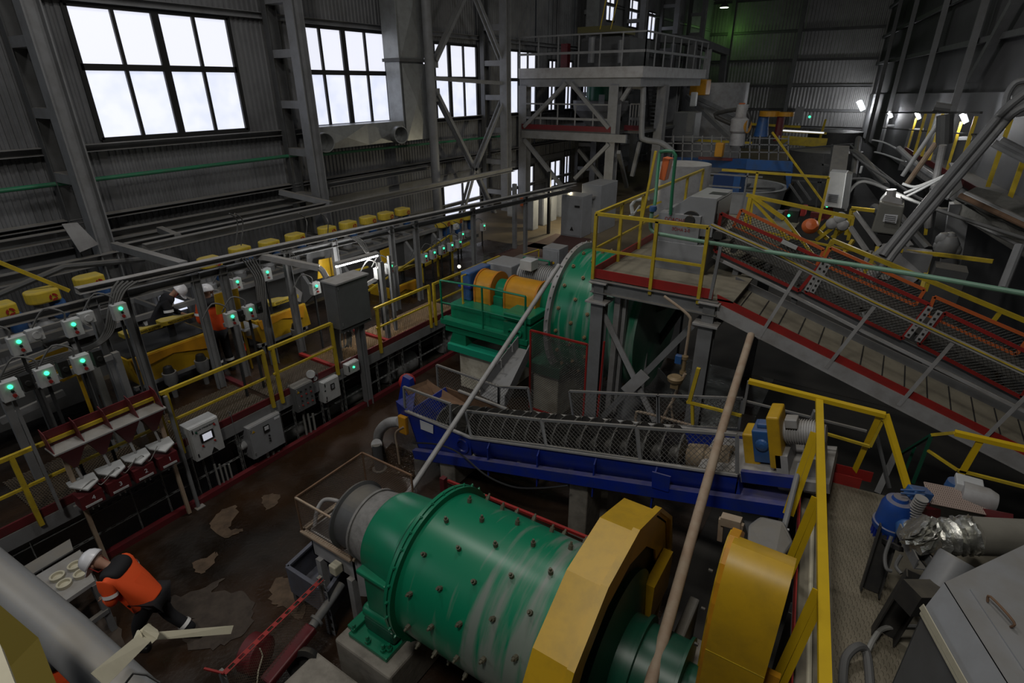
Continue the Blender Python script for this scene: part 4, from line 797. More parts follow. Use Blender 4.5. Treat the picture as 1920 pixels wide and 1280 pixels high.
# chute feeding the classifier, meshed guards
m = MB(); a0 = P(972, 652, y=8.6); a1 = P(998, 658, y=8.6); b0 = P(902, 742, y=7.6); b1 = P(948, 762, y=7.6)
t = thing('discharge_chute', 'grey channel-shaped chute sloping from the rear mill into the classifier', 'chute', (b0.x, b0.y, 0))
m = MB(); m.quad(a0, a1, b1, b0, .02); m.build('chute_floor', m_steel, t)
for a, b in ((a0, b0), (a1, b1)): m = MB(); m.quad(a, b, b + V((0, 0, .25)), a + V((0, 0, .25)), .02); m.build('chute_side', m_steel, t)
m = MB()
for k in (.3, .62): c0 = lerp(a0, b0, k) + V((0, 0, .26)); c1 = lerp(a1, b1, k) + V((0, 0, .26)); m.tube([c0, c0 + V((0, 0, .12)), lerp(c0, c1, .3) + V((0, 0, .16)), lerp(c0, c1, .3)], .015, 6)
m.build('lifting_handles', m_steel_l, t)
def framed_net(name, label, o, a, b, p, fm, wm, fw=.03, w=.006, sq=False, cat='mesh guard'):
    o = V(o); a = V(a); b = V(b); t = thing(name, label, cat, o)
    for (s, e) in ((o, o + a), (o + b, o + a + b), (o, o + b), (o + a, o + a + b)): m = MB(); m.bar(s, e, fw); m.build('frame_bar', fm, t)
    m = MB(); m.net(o, a, b, p, w, sq); k = m.build('wire_mesh', wm, t); k['kind'] = 'stuff'; return t
yg = 8.42; tl = P(995, 619, y=yg); tr = P(1102, 640, y=yg)
framed_net('mesh_guard', 'wire mesh guard with a red top bar in front of the rear mill drum', (tl.x, yg, .3), (tr.x - tl.x, 0, 0), (0, 0, tl.z - .3), .05, m_red, m_wire, .035, .008)
# ================================================================ SPIRAL CLASSIFIER
YF, YB = 5.95, 6.9
L0 = P(762, 772, y=YF); L1 = P(882, 822, y=YF); L2 = P(1383, 893, y=YF)
xl, xm, xr = L0.x, L1.x, L2.x; zl, zm_, zr2 = L0.z, L1.z, L2.z
sl = (zr2 - zm_) / (xr - xm)
t = thing('spiral_classifier', 'long blue trough with a dark spiral screw, rising to the right', 'classifier', (-3.5, 6.5, 0))
def trough(xa, xb, za, zb, n=14):
    yc = (YF + YB) / 2; r = (YB - YF) / 2; vs = []
    for (x, z) in ((xa, za), (xb, zb)):
        ring = [(x, YF, z)] + [(x, yc - r * math.cos(a), z - .05 - r * 1.2 * math.sin(a)) for a in [math.pi * k / n for k in range(n + 1)]] + [(x, YB, z)]
        ri = [(x, YF + .02, z)] + [(x, yc - (r - .02) * math.cos(a), z - .05 - (r * 1.2 - .02) * math.sin(a)) for a in [math.pi * k / n for k in range(n + 1)]] + [(x, YB - .02, z)]
        vs.append(ring + ri[::-1])
    k = len(vs[0]); return vs[0] + vs[1], [tuple(range(k))[::-1], tuple(range(k, 2 * k))] + [(i, (i + 1) % k, k + (i + 1) % k, k + i) for i in range(k)]
m = MB(); m.add(*trough(xm, xr, zm_, zr2)); m.build('trough', m_blue, t, smooth=True)
# deep settling end on the left
m = MB(); q = [(xl, zl + .02), (xm, zm_), (xm, zm_ - .62), (xl + .5, .28), (xl + .28, .25)]
m.prism([(x, YF, z) for x, z in q], (0, .02, 0)); m.prism([(xl + .28, YF, .25), (xl + .3, YB + .1, .25), (xl, YB + .1, zl), (xl, YF, zl)], (.02, 0, 0)); m.prism([(xl + .28, YF, .3), (xm, YF, zm_ - .6), (xm, YB, zm_ - .6), (xl + .28, YB, .3)], (0, 0, -.02))
m.build('settling_tank', m_blue, t, bevel=.003)
m = MB(); m.prism([(x, YB + .12, z - .04) for x, z in q], (0, .02, 0)); m.build('rear_tank_wall', m_rust, t)
m = MB(); m.bar((xl, YF - .01, zl + .03), (xm, YF - .01, zm_ + .03), .05, .03); m.bar((xm, YF - .01, zm_ + .03), (xr, YF - .01, zr2 + .03), .05, .03); m.bar((xl + .3, YB + .13, zl), (xm, YB + .1, zm_ + .02), .05, .03); m.bar((xm, YB + .02, zm_ + .03), (xr, YB + .02, zr2 + .03), .05, .03); m.build('trough_rim', m_steel_l, t)
for u in (917, 1010, 1118, 1235): m = MB(); x = P(u, 840, y=YF).x; zt = zm_ + sl * (x - xm); m.prism([(x, YF, zt - .02), (x, YF - .06, zt - .10), (x, YF - .06, zt - .66), (x, YF + .10, zt - .40)], (.02, 0, 0)); m.build('trough_rib', m_blue, t)
B0 = P(775, 852, y=5.85); B1 = P(1480, 962, y=5.85); sb = (B1.z - B0.z) / (B1.x - B0.x)
for (yy, nm) in ((5.85, 'front_base_beam'), (7.2, 'rear_base_beam')): m = MB(); m.ch((B0.x, yy, B0.z), (B1.x, yy, B1.z), .10, .17, .015, flip=-1 if yy < 6 else 1); m.build(nm, m_blue, t)
for k in range(7): x = B0.x + .3 + k * .9; z = B0.z + sb * (x - B0.x); m = MB(); m.bar((x, 5.9, z), (x, 7.2, z), .07, .06); m.build('cross_member', m_steel, t)
m = MB(); x = P(1385, 900, y=YF).x; m.prism([(x, YF, zr2 - .05), (x, YF, P(1385, 945, y=YF).z - .12), (P(1480, 950, y=YF).x, YF, P(1478, 945, y=YF).z), (x + .05, YF, zr2 - .25)], (0, 1.1, 0)); m.build('drive_end_bracket', m_blue, t)
m = MB(); xx = P(1235, 925, y=5.83).x; zz = B0.z + sb * (xx - B0.x) + .2; m.prism([(xx - .12, 5.83, zz + .1), (xx + .12, 5.83, zz + .12), (xx + .12, 5.83, zz - .12), (xx - .10, 5.83, zz - .14)], (0, .02, 0)); m.build('lifting_plate', m_blue, t)
# spiral
ya = (YF + YB) / 2; xs0, xs1 = xl + .55, xr - .15
ax0 = V((xs0, ya, zm_ - .14 + sl * (xs0 - xm) * .9)); ax1 = V((xs1, ya, zr2 - .14))
m = MB(); m.tube([ax0, ax1], .13, 18); m.build('spiral_shaft', m_screw, t, smooth=True)
d, s_2, t_2 = basis(ax1 - ax0); LL = (ax1 - ax0).length; pitch = .235; R_ = .40; N = int(LL / pitch * 20)
vs = []; fs = []
for i in range(N + 1):
    q = i / N * (LL - .55); a = 2 * math.pi * q / pitch; c = ax0 + d * q; e = s_2 * math.cos(a) + t_2 * math.sin(a)
    vs += [c + e * .12 - d * .012, c + e * R_ - d * .012, c + e * R_ + d * .012, c + e * .12 + d * .012]
for i in range(N):
    o = 4 * i
    for j in range(4): fs.append((o + j, o + (j + 1) % 4, o + 4 + (j + 1) % 4, o + 4 + j))
m = MB(); m.add(vs, fs); m.build('spiral_blade', m_screw, t)
m = MB()   # worn shoes along the blade edge
for i in range(0, N, 5):
    q = i / N * (LL - .55); a = 2 * math.pi * q / pitch; c = ax0 + d * q; e = s_2 * math.cos(a) + t_2 * math.sin(a); m.box(tuple(c + e * (R_ - .03) - V((.02, .025, .025))), tuple(c + e * (R_ - .03) + V((.02, .025, .025))))
m.build('edge_shoes', m_steel_d, t)
m = MB(); m.rev(ax1 - d * .55, d, [(0, .17), (.22, .18), (.24, .15), (.3, .15), (.32, .19), (.55, .20)], 20); m.build('crusted_bearing', mat('crusted_bearing_metal', (.26, .20, .13), .8, 0, (.10, .07, .05), .8, 8, bump=.8), t, smooth=True)
m = MB(); a = P(835, 740, y=6.9); m.prism([P(800, 712, y=6.9), P(815, 740, y=6.8), P(860, 772, y=6.6), P(880, 760, y=6.9), P(838, 742, y=7.2)], (0, .03, .0)); m.quad(P(760, 728, y=6.2), P(802, 712, y=6.9), P(826, 745, y=6.9), P(790, 775, y=6.3), .02); m.quad(P(826, 745, y=7.2), P(885, 755, y=7.2), P(935, 778, y=7.1), P(830, 770, y=6.9), .02); m.build('rusty_feed_lip', m_rust, t)
m = MB(); c = P(868, 835, y=YF); m.rev((c.x, YF, c.z), (0, -1, 0), [(0, .13), (.03, .13), (.03, .10), (.005, .09)], 20); m.build('drain_cover', m_blue, t, smooth=True)
# lift head at the left end
t2 = thing('spiral_lift', 'blue bracket with a red hoist wheel at the left tip of the trough', 'lifting gear', P(760, 745, y=6.4))
m = MB(); m.prism([P(755, 705, y=6.5), P(768, 712, y=6.5), P(780, 770, y=6.5), P(758, 760, y=6.4), P(745, 758, y=6.3)], (0, .1, 0)); m.prism([P(742, 752, y=5.9), P(775, 738, y=6.3), P(770, 775, y=5.95), P(750, 790, y=5.95)], (0, .05, 0)); m.build('bracket', m_blue, t2)
m = MB(); c = P(764, 713, y=6.7); m.rev(c, (.6, -.7, .2), [(0, .10), (.06, .16), (.10, .16), (.16, .09)], 20); m.build('red_wheel', m_red, t2, smooth=True)
m = MB(); a = P(753, 785, y=5.9); m.box((a.x - .05, 5.85, a.z - .28), (a.x + .13, 5.93, a.z + .08)); one(m, 'yellow_valve_box', m_yor, 'small yellow box on the left end of the blue trough', 'box', bevel=.02)
a = P(800, 797, y=YF - .012); m = MB(); m.quad(P(787, 787, y=5.93), P(812, 797, y=5.93), P(812, 813, y=5.93), P(789, 804, y=5.93), .004); one(m, 'paper_notice', m_paper, 'white paper notice on the blue trough', 'notice')
# guard panels over the trough
def gp(pts, label, y0, y1, p=.07):
    q = [P(u, v, y=(y0 if i in (0, 1) else y1)) for i, (u, v) in enumerate(pts)]   # bl, br, tr, tl
    t = thing('mesh_guard', label, 'mesh guard', q[0])
    for i in range(4): m = MB(); m.bar(q[i], q[(i + 1) % 4], .035); m.build('frame_bar', m_steel, t)
    m = MB(); m.net(q[0], q[1] - q[0], q[3] - q[0], p, .006); k = m.build('chain_link', m_wire, t); k['kind'] = 'stuff'
gp([(883, 818), (1024, 836), (1014, 787), (873, 770)], 'chain-link guard over the screw, first large panel from the left', YF, YF + .12)
gp([(1024, 836), (1200, 862), (1193, 800), (1016, 787)], 'chain-link guard over the screw, middle large panel', YF, YF + .12)
gp([(1200, 864), (1382, 889), (1382, 815), (1195, 801)], 'chain-link guard over the screw, large panel nearest the drive', YF, YF + .12)
gp([(760, 770), (845, 802), (845, 757), (757, 725)], 'chain-link guard at the left end over the settling tank', YF, YF + .02)
gp([(822, 730), (935, 768), (935, 725), (819, 684)], 'rear chain-link guard in front of the white block', 7.3, 7.3)
gp([(935, 768), (998, 775), (990, 727), (936, 725)], 'short rear chain-link guard beside the chute', 7.3, 7.3)
gp([(1075, 782), (1233, 797), (1233, 741), (1068, 733)], 'rear chain-link guard crossing the braced columns', 7.3, 7.3)
gp([(1236, 797), (1385, 804), (1393, 747), (1235, 741)], 'rear chain-link guard behind the valve pipes', 7.3, 7.3)
# drive of the classifier
DZ = lambda u, v: P(u, v, y=6.5)
t = thing('classifier_drive', 'classifier drive with yellow guards, blue gearbox and finned grey motor', 'drive unit', DZ(1450, 900))
a = DZ(1410, 850); x = a.x
m = MB(); m.box((x - .09, 6.3, P(1408, 868, y=6.3).z), (x + .09, 6.62, P(1408, 802, y=6.3).z)); m.build('left_yellow_guard', m_yel, t, bevel=.02)
x = DZ(1462, 850).x
m = MB(); m.box((x - .07, 6.15, P(1462, 880, y=6.15).z), (x + .07, 6.55, P(1465, 783, y=6.15).z)); m.build('belt_guard', m_yel, t, bevel=.02)
x = DZ(1438, 830).x
m = MB(); m.box((x - .11, 6.28, P(1437, 862, y=6.28).z), (x + .09, 6.6, P(1437, 802, y=6.28).z)); m.rev((x, 6.28, P(1440, 828, y=6.28).z), (0, -1, 0), [(0, .08), (.03, .08), (.05, .03)], 16); m.box((x - .06, 6.35, P(1437, 802, y=6.28).z), (x + .06, 6.5, P(1437, 794, y=6.28).z)); m.build('blue_gearbox', m_blue2, t, bevel=.02)
c = P(1478, 812, y=6.35); 
m = MB(); m.rev((c.x, 6.4, c.z), (1, 0, 0), [(0, .10), (.04, .135), (.36, .135), (.46, .10)], 24)
for k in range(12): m.rev((c.x + .05 + k * .026, 6.4, c.z), (1, 0, 0), [(0, .15), (.01, .15)], 24)
m.build('finned_motor', m_steel_l, t, smooth=True)
m = MB(); m.box((c.x + .06, 6.25, c.z + .11), (c.x + .19, 6.40, c.z + .22)); m.build('terminal_box', m_steel_l, t, bevel=.01)
m = MB(); zz = c.z - .2; m.box((c.x - .05, 6.15, zz - .45), (c.x + .08, 6.7, zz)); m.box((c.x + .22, 6.15, zz - .45), (c.x + .42, 6.7, zz)); m.box((c.x - .95, 6.05, P(1410, 880, y=6.05).z - .12), (c.x + .5, 6.9, P(1410, 880, y=6.05).z)); m.build('mounting_frame', m_steel_l, t)
m = MB(); xx = P(1385, 870, y=6.0).x; m.box((xx, 6.0, P(1400, 893, y=6).z), (P(1490, 893, y=6).x, 6.06, P(1400, 873, y=6).z)); m.build('blue_bed', m_blue, t)
m = MB(); m.bar(P(1395, 893, y=6.3), P(1395, 960, y=6.3), .3, .5); m.box(tuple(P(1440, 930, y=6.2)), tuple(P(1478, 905, y=6.2) + V((0, .4, 0)))); m.build('under_frame', m_steel, t)
t.rotation_euler = (0, -math.atan(sb), 0); t.location.x += .13
# concrete piers
for i, (u0, u1, v, zb, lb) in enumerate(((1063, 1103, 1000, 0, 'tall rough concrete pier under the middle of the blue classifier'), (826, 862, 900, 0, 'short concrete pier under the left end of the blue classifier'))):
    a = P(u0, v, z=0); x0 = a.x; x1 = x0 + (.30 if i == 0 else .34); y = a.y; x = (x0 + x1) / 2; zt = B0.z + sb * (x - B0.x) - .10
    m = MB(); m.prism([(x0, y, 0), (x1, y, 0), (x1, y, zt), (x0, y, zt)], (0, 7.3 - y, 0)); one(m, 'concrete_pier', m_conc, lb, 'pier', bevel=.02)
x = P(1110, 850, y=6.6).x; m = MB(); zt = zm_ + sl * (x - xm) - .75; m.box((x - .22, 6.5, 0), (x + .35, 7.1, zt)); one(m, 'concrete_pier', m_conc, 'concrete block behind the blue trough, mostly hidden', 'pier')
tubes('power_cable', 'long black cable drooping along the front of the blue trough', 'cable', [[P(775, 830, y=5.8), P(820, 833, y=5.8), P(862, 850, y=5.8), P(910, 890, y=5.7), P(960, 912, y=5.7), P(1010, 915, y=5.7), P(1065, 910, y=5.75)]], .014, m_rubber)
t = thing('overflow_pipe', 'fat pale curved pipe leaving the left end of the classifier', 'pipe', P(715, 875, z=0)); 
m = MB(); a = P(750, 790, y=6.0); b = P(712, 880, z=0.0); m.tube(smoothpath([a, P(728, 793, y=6.05), P(712, 808, y=6.1), P(708, 830, y=6.1), (b.x, b.y, .55)], 5), .095, 14); m.build('bend', m_steel_l, t, smooth=True)
m = MB(); m.tube([(b.x, b.y, .55), (b.x, b.y, 0)], .085, 14); m.rev((b.x, b.y, 0), (0, 0, 1), [(0, .13), (.03, .13)], 16); m.build('stub', m_steel_d, t, smooth=True)
tubes('thin_pipe', 'thin pale pipe beside the fat curved pipe', 'pipe', [[P(757, 800, y=5.85), P(742, 812, y=5.85), P(745, 840, y=5.85), P(750, 875, y=5.85)]], .02, m_beige)
m = MB(); zq = .012; q = [P(735, 830, z=zq), P(775, 850, z=zq), P(778, 895, z=zq), P(690, 880, z=zq)]; 
m_glit = mat('wet_tread_plate', (.03, .018, .010), .22, .2, (.06, .035, .02), .6, 3)
nb = m_glit.node_tree.nodes; lk = m_glit.node_tree.links; tc = nb.new('ShaderNodeTexCoord'); vv = nb.new('ShaderNodeTexVoronoi'); vv.inputs['Scale'].default_value = 22; lk.new(tc.outputs['Object'], vv.inputs['Vector']); bp = nb.new('ShaderNodeBump'); bp.inputs['Strength'].default_value = 1; bp.inputs['Distance'].default_value = .02; lk.new(vv.outputs[0], bp.inputs['Height']); lk.new(bp.outputs[0], nb['Principled BSDF'].inputs['Normal'])
m = MB(); m.prism(q, (0, 0, .01)); one(m, 'tread_plate', m_glit, 'wet glittering tread plate on the floor by the fat curved pipe', 'floor plate')
m = MB(); m.prism([(-4.9, 4.6, .002), (-2.2, 4.7, .002), (-2.2, 5.8, .002), (-4.9, 5.7, .002)], (0, 0, .01)); one(m, 'tread_plate', m_glit, 'wet tread plate between the green mill and the blue classifier', 'floor plate')
# ================================================================ PLATFORM
ZP = 3.4; PY = 8.2
nl = P(1112, 500, y=PY); nr = P(1338, 548, y=PY); X0, X1 = nl.x, nr.x; YFar = P(1245, 413, z=ZP).y
t = thing('head_platform', 'dusty platform deck with a red edge under the grey hopper box', 'platform', ((X0 + X1) / 2, PY, 0))
m = MB(); m.box((X0, PY, ZP - .03), (X1 + .3, YFar + 1.5, ZP)); m.build('deck', m_plate, t)
m = MB(); m.box((X0, PY - .02, ZP - .02), (X1, PY, ZP + .13)); m.box((X0 - .02, PY, ZP - .02), (X0, YFar + 1.5, ZP + .13)); m.build('kick_plate', m_red, t)
for (a, b) in (((X0 - .0, PY, ZP - .15), (X1 + .1, PY, ZP - .15)), ((X0, PY, ZP - .15), (X0, YFar + 1.5, ZP - .15)), ((X1, PY, ZP - .15), (X1, YFar + 1.5, ZP - .15)), ((X0, YFar, ZP - .15), (X1, YFar, ZP - .15))):
    m = MB(); m.ch(a, b, .08, .22, .012); m.build('deck_beam', m_steel, t)
def hcol(x, y, zt, lab, z0=0, s=.22):
    t = thing('steel_column', lab, 'column', (x, y, z0)); m = MB(); m.ib((x, y, z0), (x, y, zt - .36), s, s, .016, up=(0, 1, 0)); m.build('shaft', m_steel, t)
    m = MB(); m.ib((x, y, zt - .33), (x, y, zt - .02), s * .8, s * .7, .014, up=(0, 1, 0)); m.build('stub', m_steel, t)
    m = MB(); m.box((x - s * .85, y - s * .85, zt - .36), (x + s * .85, y + s * .85, zt - .33)); m.box((x - s * .7, y - s * .7, zt - .02), (x + s * .7, y + s * .7, zt)); m.build('plates', m_steel_l, t); return t
hcol(X0 + .15, PY + .02, ZP - .26 + .2, 'grey column under the left corner of the platform'); hcol(X1 - .02, PY + .02, ZP - .06, 'grey column under the right corner of the platform')
hcol(X0 + .2, YFar, ZP - .06, 'rear left column under the platform'); hcol(X1, YFar, ZP - .06, 'rear right column under the platform')
m = MB(); m.bar(P(1165, 520, y=PY + .15), P(1140, 780, y=8.6), .10, .14); m.bar(P(1178, 520, y=PY + .2), P(1153, 780, y=8.7), .06, .10); one(m, 'sloping_strut', m_steel_l, 'pair of sloping pale struts just right of the left platform column', 'strut')
a = P(1128, 580, y=PY + .1); b = P(1228, 790, y=PY + .1); c = P(1298, 610, y=PY + .1); d_ = P(1110, 800, y=PY + .1); g_c = P(1195, 722, y=PY + .05)
t = thing('cross_bracing', 'grey X-shaped bracing between the platform columns', 'bracing', g_c)
m = MB(); m.bar(a, b, .10, .03, up=(0, 1, 0)); m.build('brace', m_steel_l, t); m = MB(); m.bar(c, d_, .10, .03, up=(0, 1, 0)); m.build('brace', m_steel, t)
m = MB(); m.bar(P(1172, 735, y=PY + .03), P(1210, 700, y=PY + .03), .20, .015, up=(0, 1, 0)); m.build('gusset_plate', m_steel_l, t)
m = MB(); m.bar(P(1140, 590, y=PY + 1.5), P(1310, 780, y=PY + 2.5), .10); m.bar(P(1290, 560, y=PY + 1.5), P(1180, 720, y=PY + 2.5), .10); one(m, 'rear_bracing', m_steel_d, 'darker bracing bars deeper under the platform', 'bracing')
m = MB(); m.tube([P(1133, 640, y=PY - .1), P(1120, 782, y=PY - .1)], .02, 8); one(m, 'red_pipe', m_red, 'thin red pipe beside the left platform column', 'pipe', smooth=True)
m = MB(); m.prism([P(1160, 600, y=9.6), P(1220, 590, y=9.6), P(1200, 800, y=9.0), P(1150, 800, y=9.0)], (0, .04, 0)); m.prism([P(1190, 545, y=9.9), P(1290, 560, y=9.9), P(1200, 600, y=9.6), P(1160, 590, y=9.6)], (0, .3, 0)); one(m, 'feed_chute', m_steel, 'grey sheet chute hanging under the platform behind the columns', 'chute')
m = MB(); m.box(tuple(P(1217, 598, y=11)), tuple(P(1262, 545, y=11) + V((0, .5, 0)))); one(m, 'crate', mat('pale_board', (.24, .19, .14), .7), 'pale beige panel seen under the platform deck', 'panel')
m = MB()
a = P(1222, 600, y=10.6); b = P(1215, 660, y=10.3)
for k in range(6): q = lerp(P(1210, 600, y=10.6), P(1205, 665, y=10.1), k / 5); m.box((q.x, q.y, q.z), (q.x + .35, q.y + .12, q.z + .03))
one(m, 'step_ladder', m_steel_l, 'short flight of steps seen under the platform', 'steps')
m = MB(); m.bar(P(1258, 545, y=10.5), P(1232, 610, y=10.3), .06); m.bar(P(1246, 545, y=10.6), P(1240, 600, y=10.6), .05); one(m, 'yellow_post', m_yrail, 'yellow posts seen under the platform by the steps', 'post')
# platform railing
t = thing('yellow_handrail', 'yellow railing round the head platform', 'handrail', (X0, PY, ZP))
def rl(m_, a, b, w=.05): m = MB(); m.bar(a, b, w); m.build(m_, m_yrail, t)
TL = P(1120, 400, y=PY); TR = P(1330, 425, y=PY); zt = TL.z; zmid = ZP + (zt - ZP) * .45
rl('top_rail', (X0 + .02, PY - .03, zt), (TR.x, PY - .03, zt)); rl('mid_rail', (X0 + .02, PY - .03, zmid), (TR.x, PY - .03, zmid), .035)
rl('top_rail', (X0 + .02, PY - .03, zt), (X0 + .02, YFar + 1.2, zt)); rl('mid_rail', (X0 + .02, PY, zmid), (X0 + .02, YFar + 1.2, zmid), .035)
for x in (X0 + .02, P(1228, 470, y=PY).x, P(1322, 480, y=PY).x): rl('post', (x, PY - .03, ZP - .12), (x, PY - .03, zt))
for y in (PY + 1.0, PY + 2.0, YFar, YFar + 1.2): rl('post', (X0 + .02, y, ZP - .12), (X0 + .02, y, zt))
yfr = YFar + 1.4; rl('top_rail', (X0 + .4, yfr, zt), (X1 + .7, yfr, zt)); rl('post', (X1 + .7, yfr, ZP), (X1 + .7, yfr, zt)); rl('post', (X0 + 1.2, yfr, ZP), (X0 + 1.2, yfr, zt))
# grey hopper box
HY = 9.3
t = thing('hopper_box', 'grey steel hopper box with a square lid hole and a round side shaft', 'hopper', (P(1300, 440, y=HY).x, HY + .4, ZP))
fl_ = P(1262, 378, y=HY); fr_ = P(1350, 370, y=HY); bt = P(1335, 440, y=HY)
x0 = P(1268, 440, y=HY).x; x1 = bt.x; zt = P(1340, 372, y=HY).z; zbm = bt.z - .05
m = MB(); m.prism([(x0, HY, zbm), (x1, HY, zbm), (x1, HY, zt), (x0 + .15, HY, zt), (x0 - .28, HY, zt - .35), (x0 - .28, HY, zbm)], (0, 1.0, 0)); m.build('body', m_cabl, t, bevel=.006)
m = MB(); m.box((x1, HY + .06, zbm + .05), (x1 + .012, HY + .94, zt - .05)); m.build('dark_right_face', m_rubber, t)  # thin black sheet laid over the right face of the box
m = MB(); m.box((x0 + .35, HY + .35, zt), (x0 + .62, HY + .6, zt + .004)); m.build('lid_hole', m_rubber, t)
c = P(1296, 412, y=HY); m = MB(); m.rev((c.x, HY, c.z), (0, -1, 0), [(0, .15), (.05, .15), (.05, .09), (.12, .08), (.12, .05)], 24); m.build('shaft_bearing', m_dark, t, smooth=True)
m = MB(); c = P(1255, 420, y=HY - .02); m.box((c.x - .13, HY - .02, c.z - .2), (c.x + .1, HY, c.z + .15)); m.build('side_opening', m_rubber, t)
t = thing('steel_casing', 'grey sheet casing with red lettering below the hopper box', 'casing', (P(1270, 470, y=9.0).x, 9.2, ZP))
a = P(1222, 500, z=ZP); b = P(1322, 505, z=ZP); z1 = P(1230, 428, y=a.y).z
m = MB(); m.box((a.x, a.y, ZP), (P(1322, 480, y=a.y).x, a.y + .9, ZP + .48)); m.build('lower_casing', m_cabl, t, bevel=.005)
m = MB(); m.box((a.x + .02, a.y + .02, ZP + .48), (a.x + .72, a.y + .9, ZP + .95)); m.build('upper_casing', m_cabl, t, bevel=.005)
text('ОПАСНАЯ', .08, (a.x + .33, a.y + .012, ZP + .85), (1, 0, 0), (0, 0, 1), m_red, 'red_lettering', t); text('ЗОНА 2-0', .07, (a.x + .42, a.y + .012, ZP + .70), (1, 0, 0), (0, 0, 1), m_red, 'red_lettering', t)
m = MB(); m.rev((a.x + 1.0, a.y + .3, ZP + .65), (0, -1, 0), [(0, .1), (.1, .12), (.2, .08)], 16); m.box((a.x + .75, a.y + .1, ZP + .5), (a.x + 1.2, a.y + .5, ZP + .6)); m.build('bearing_unit', m_dark, t, smooth=True)
# green loop pipe, orange box
gy = PY + .12
t = thing('green_pipe', 'mint green pipe looping over the platform and running down along the ramp', 'pipe', (P(1225, 440, y=gy).x, gy, ZP))
m = MB(); m.tube(smoothpath([P(1257, 402, y=HY - .1), P(1262, 340, y=HY - .1), P(1267, 292, y=HY - .1)], 3) + smoothpath([P(1262, 284, y=HY - .1), P(1243, 284, y=HY - .1), P(1236, 295, y=HY - .1), P(1228, 380, y=gy + .5), P(1222, 400, y=gy)], 4), .028, 10); m.build('loop', m_greenpipe2, t, smooth=True)
m = MB(); m.tube(smoothpath([P(1222, 400, y=gy), P(1220, 425, y=gy), P(1228, 436, y=gy), P(1250, 441, y=gy), P(1325, 454, y=gy), P(1480, 478, y=gy - .2), P(1700, 512, y=gy - .5), P(1930, 552, y=gy - .8), ext(P(1700, 512, y=gy - .5), P(1930, 552, y=gy - .8), 1.5)], 6), .030, 10); m.build('long_run', m_greenpipe, t, smooth=True)
m = MB(); c = P(1224, 396, y=gy); m.rev(c, (0, 0, 1), [(0, .05), (.04, .06), (.08, .05)], 14); m.build('union', m_blue2, t, smooth=True)
m = MB(); a = P(1236, 338, y=HY + .3); m.prism([P(1235, 336, y=9.4), P(1246, 339, y=9.4), P(1256, 298, y=9.4), P(1243, 295, y=9.4)], (0, .2, 0)); one(m, 'orange_box', m_orange, 'tall orange control box inside the green pipe loop', 'box', bevel=.01)
m = MB(); m.bar(P(1230, 283, y=9.6), P(1200, 430, y=9.6), .04); m.bar(P(1195, 395, y=9.7), P(1240, 378, y=9.7), .035); one(m, 'yellow_brace', m_yrail, 'thin yellow leaning bar behind the green pipe loop', 'bar')
m = MB(); m.tube([P(1217, 372, y=10.5), P(1192, 374, y=10.5), P(1184, 385, y=10.5), P(1186, 400, y=10.5)], .04, 8); m.tube([P(1200, 385, y=10.5), P(1188, 402, y=10.5), P(1180, 405, y=10.5)], .02, 6); one(m, 'white_pipe_stub', m_white, 'short white pipe bend behind the platform railing', 'pipe', smooth=True)
# ================================================================ RAMP WALKWAY
def RP(u, v): return P(u, v, y=PY)
k0, k1 = RP(1345, 552), RP(1930, 842); n0, n1 = RP(1345, 568), RP(1930, 858); b0, b1 = RP(1345, 592), RP(1930, 890); k1, n1, b1 = ext(k0, k1, .5), ext(n0, n1, .5), ext(b0, b1, .5)
t = thing('ramp_walkway', 'sloping gangway with a red edge descending to the right of the platform', 'ramp', (k0.x, PY, 0))
m = MB(); m.prism([k0, k1, n1, n0], (0, .012, 0)); m.build('kick_plate', m_red, t)
m = MB(); m.prism([n0 + V((0, -.03, 0)), n1 + V((0, -.03, 0)), b1 + V((0, -.03, 0)), b0 + V((0, -.03, 0))], (0, .03, 0)); m.bar(b0 + V((0, .02, 0)), b1 + V((0, .02, 0)), .12, .012); m.build('side_beam', m_steel_l, t)
m = MB(); o = V((0, 1.05, 0)); m.prism([n0 + V((0, .01, 0)), n1 + V((0, .01, 0)), n1 + o, n0 + o], (0, 0, -.02)); m.build('deck', m_plate, t)
m = MB(); m.prism([b0 + o, b1 + o, n1 + o + V((0, 0, .12)), n0 + o + V((0, 0, .12))], (0, .02, 0)); m.build('far_beam', m_steel, t)
m = MB()
for k in range(1, 21): a = lerp(n0, n1, k / 21) + V((0, .02, .004)); m.bar(a, a + V((0, 1.0, 0)), .015, .01)
m.build('plate_seams', m_rubber, t)
t = thing('ramp_handrail', 'grey railing with a yellow top edge along the sloping gangway', 'handrail', (k0.x, PY, 3))
top = [(1333, 424), (1440, 472), (1505, 505), (1640, 571), (1790, 641), (1930, 706)]; mid = [(1356, 490), (1440, 530), (1610, 617), (1752, 687), (1930, 775)]
RPx = lambda L, i: RP(*L[i]) if i < len(L) - 1 else ext(RP(*L[i - 1]), RP(*L[i]), 1.8)
for i in range(len(top) - 1):
    m = MB(); m.ang(RPx(top, i), RPx(top, i + 1), .05, .01); m.build('top_rail', m_steel_l, t)
    m = MB(); m.bar(RPx(top, i) + V((0, -.02, .03)), RPx(top, i + 1) + V((0, -.02, .03)), .02, .012); m.build('yellow_edge', m_yrail, t)
for i in range(len(mid) - 1): m = MB(); m.bar(RPx(mid, i), RPx(mid, i + 1), .035); m.build('mid_rail', m_steel_l, t)
for (a, b) in (((1505, 507), (1425, 635)), ((1645, 572), (1552, 690)), ((1790, 642), (1688, 760)), ((1935, 735), (1848, 822)), ((1355, 462), (1335, 560))):
    m = MB(); m.ang(RP(*b) + V((0, -.035, 0)), RP(*a) + V((0, -.035, 0)), .045, .01, up=(0, 1, 0)); m.build('post', m_steel_l if b[0] > 1340 else m_steel, t)
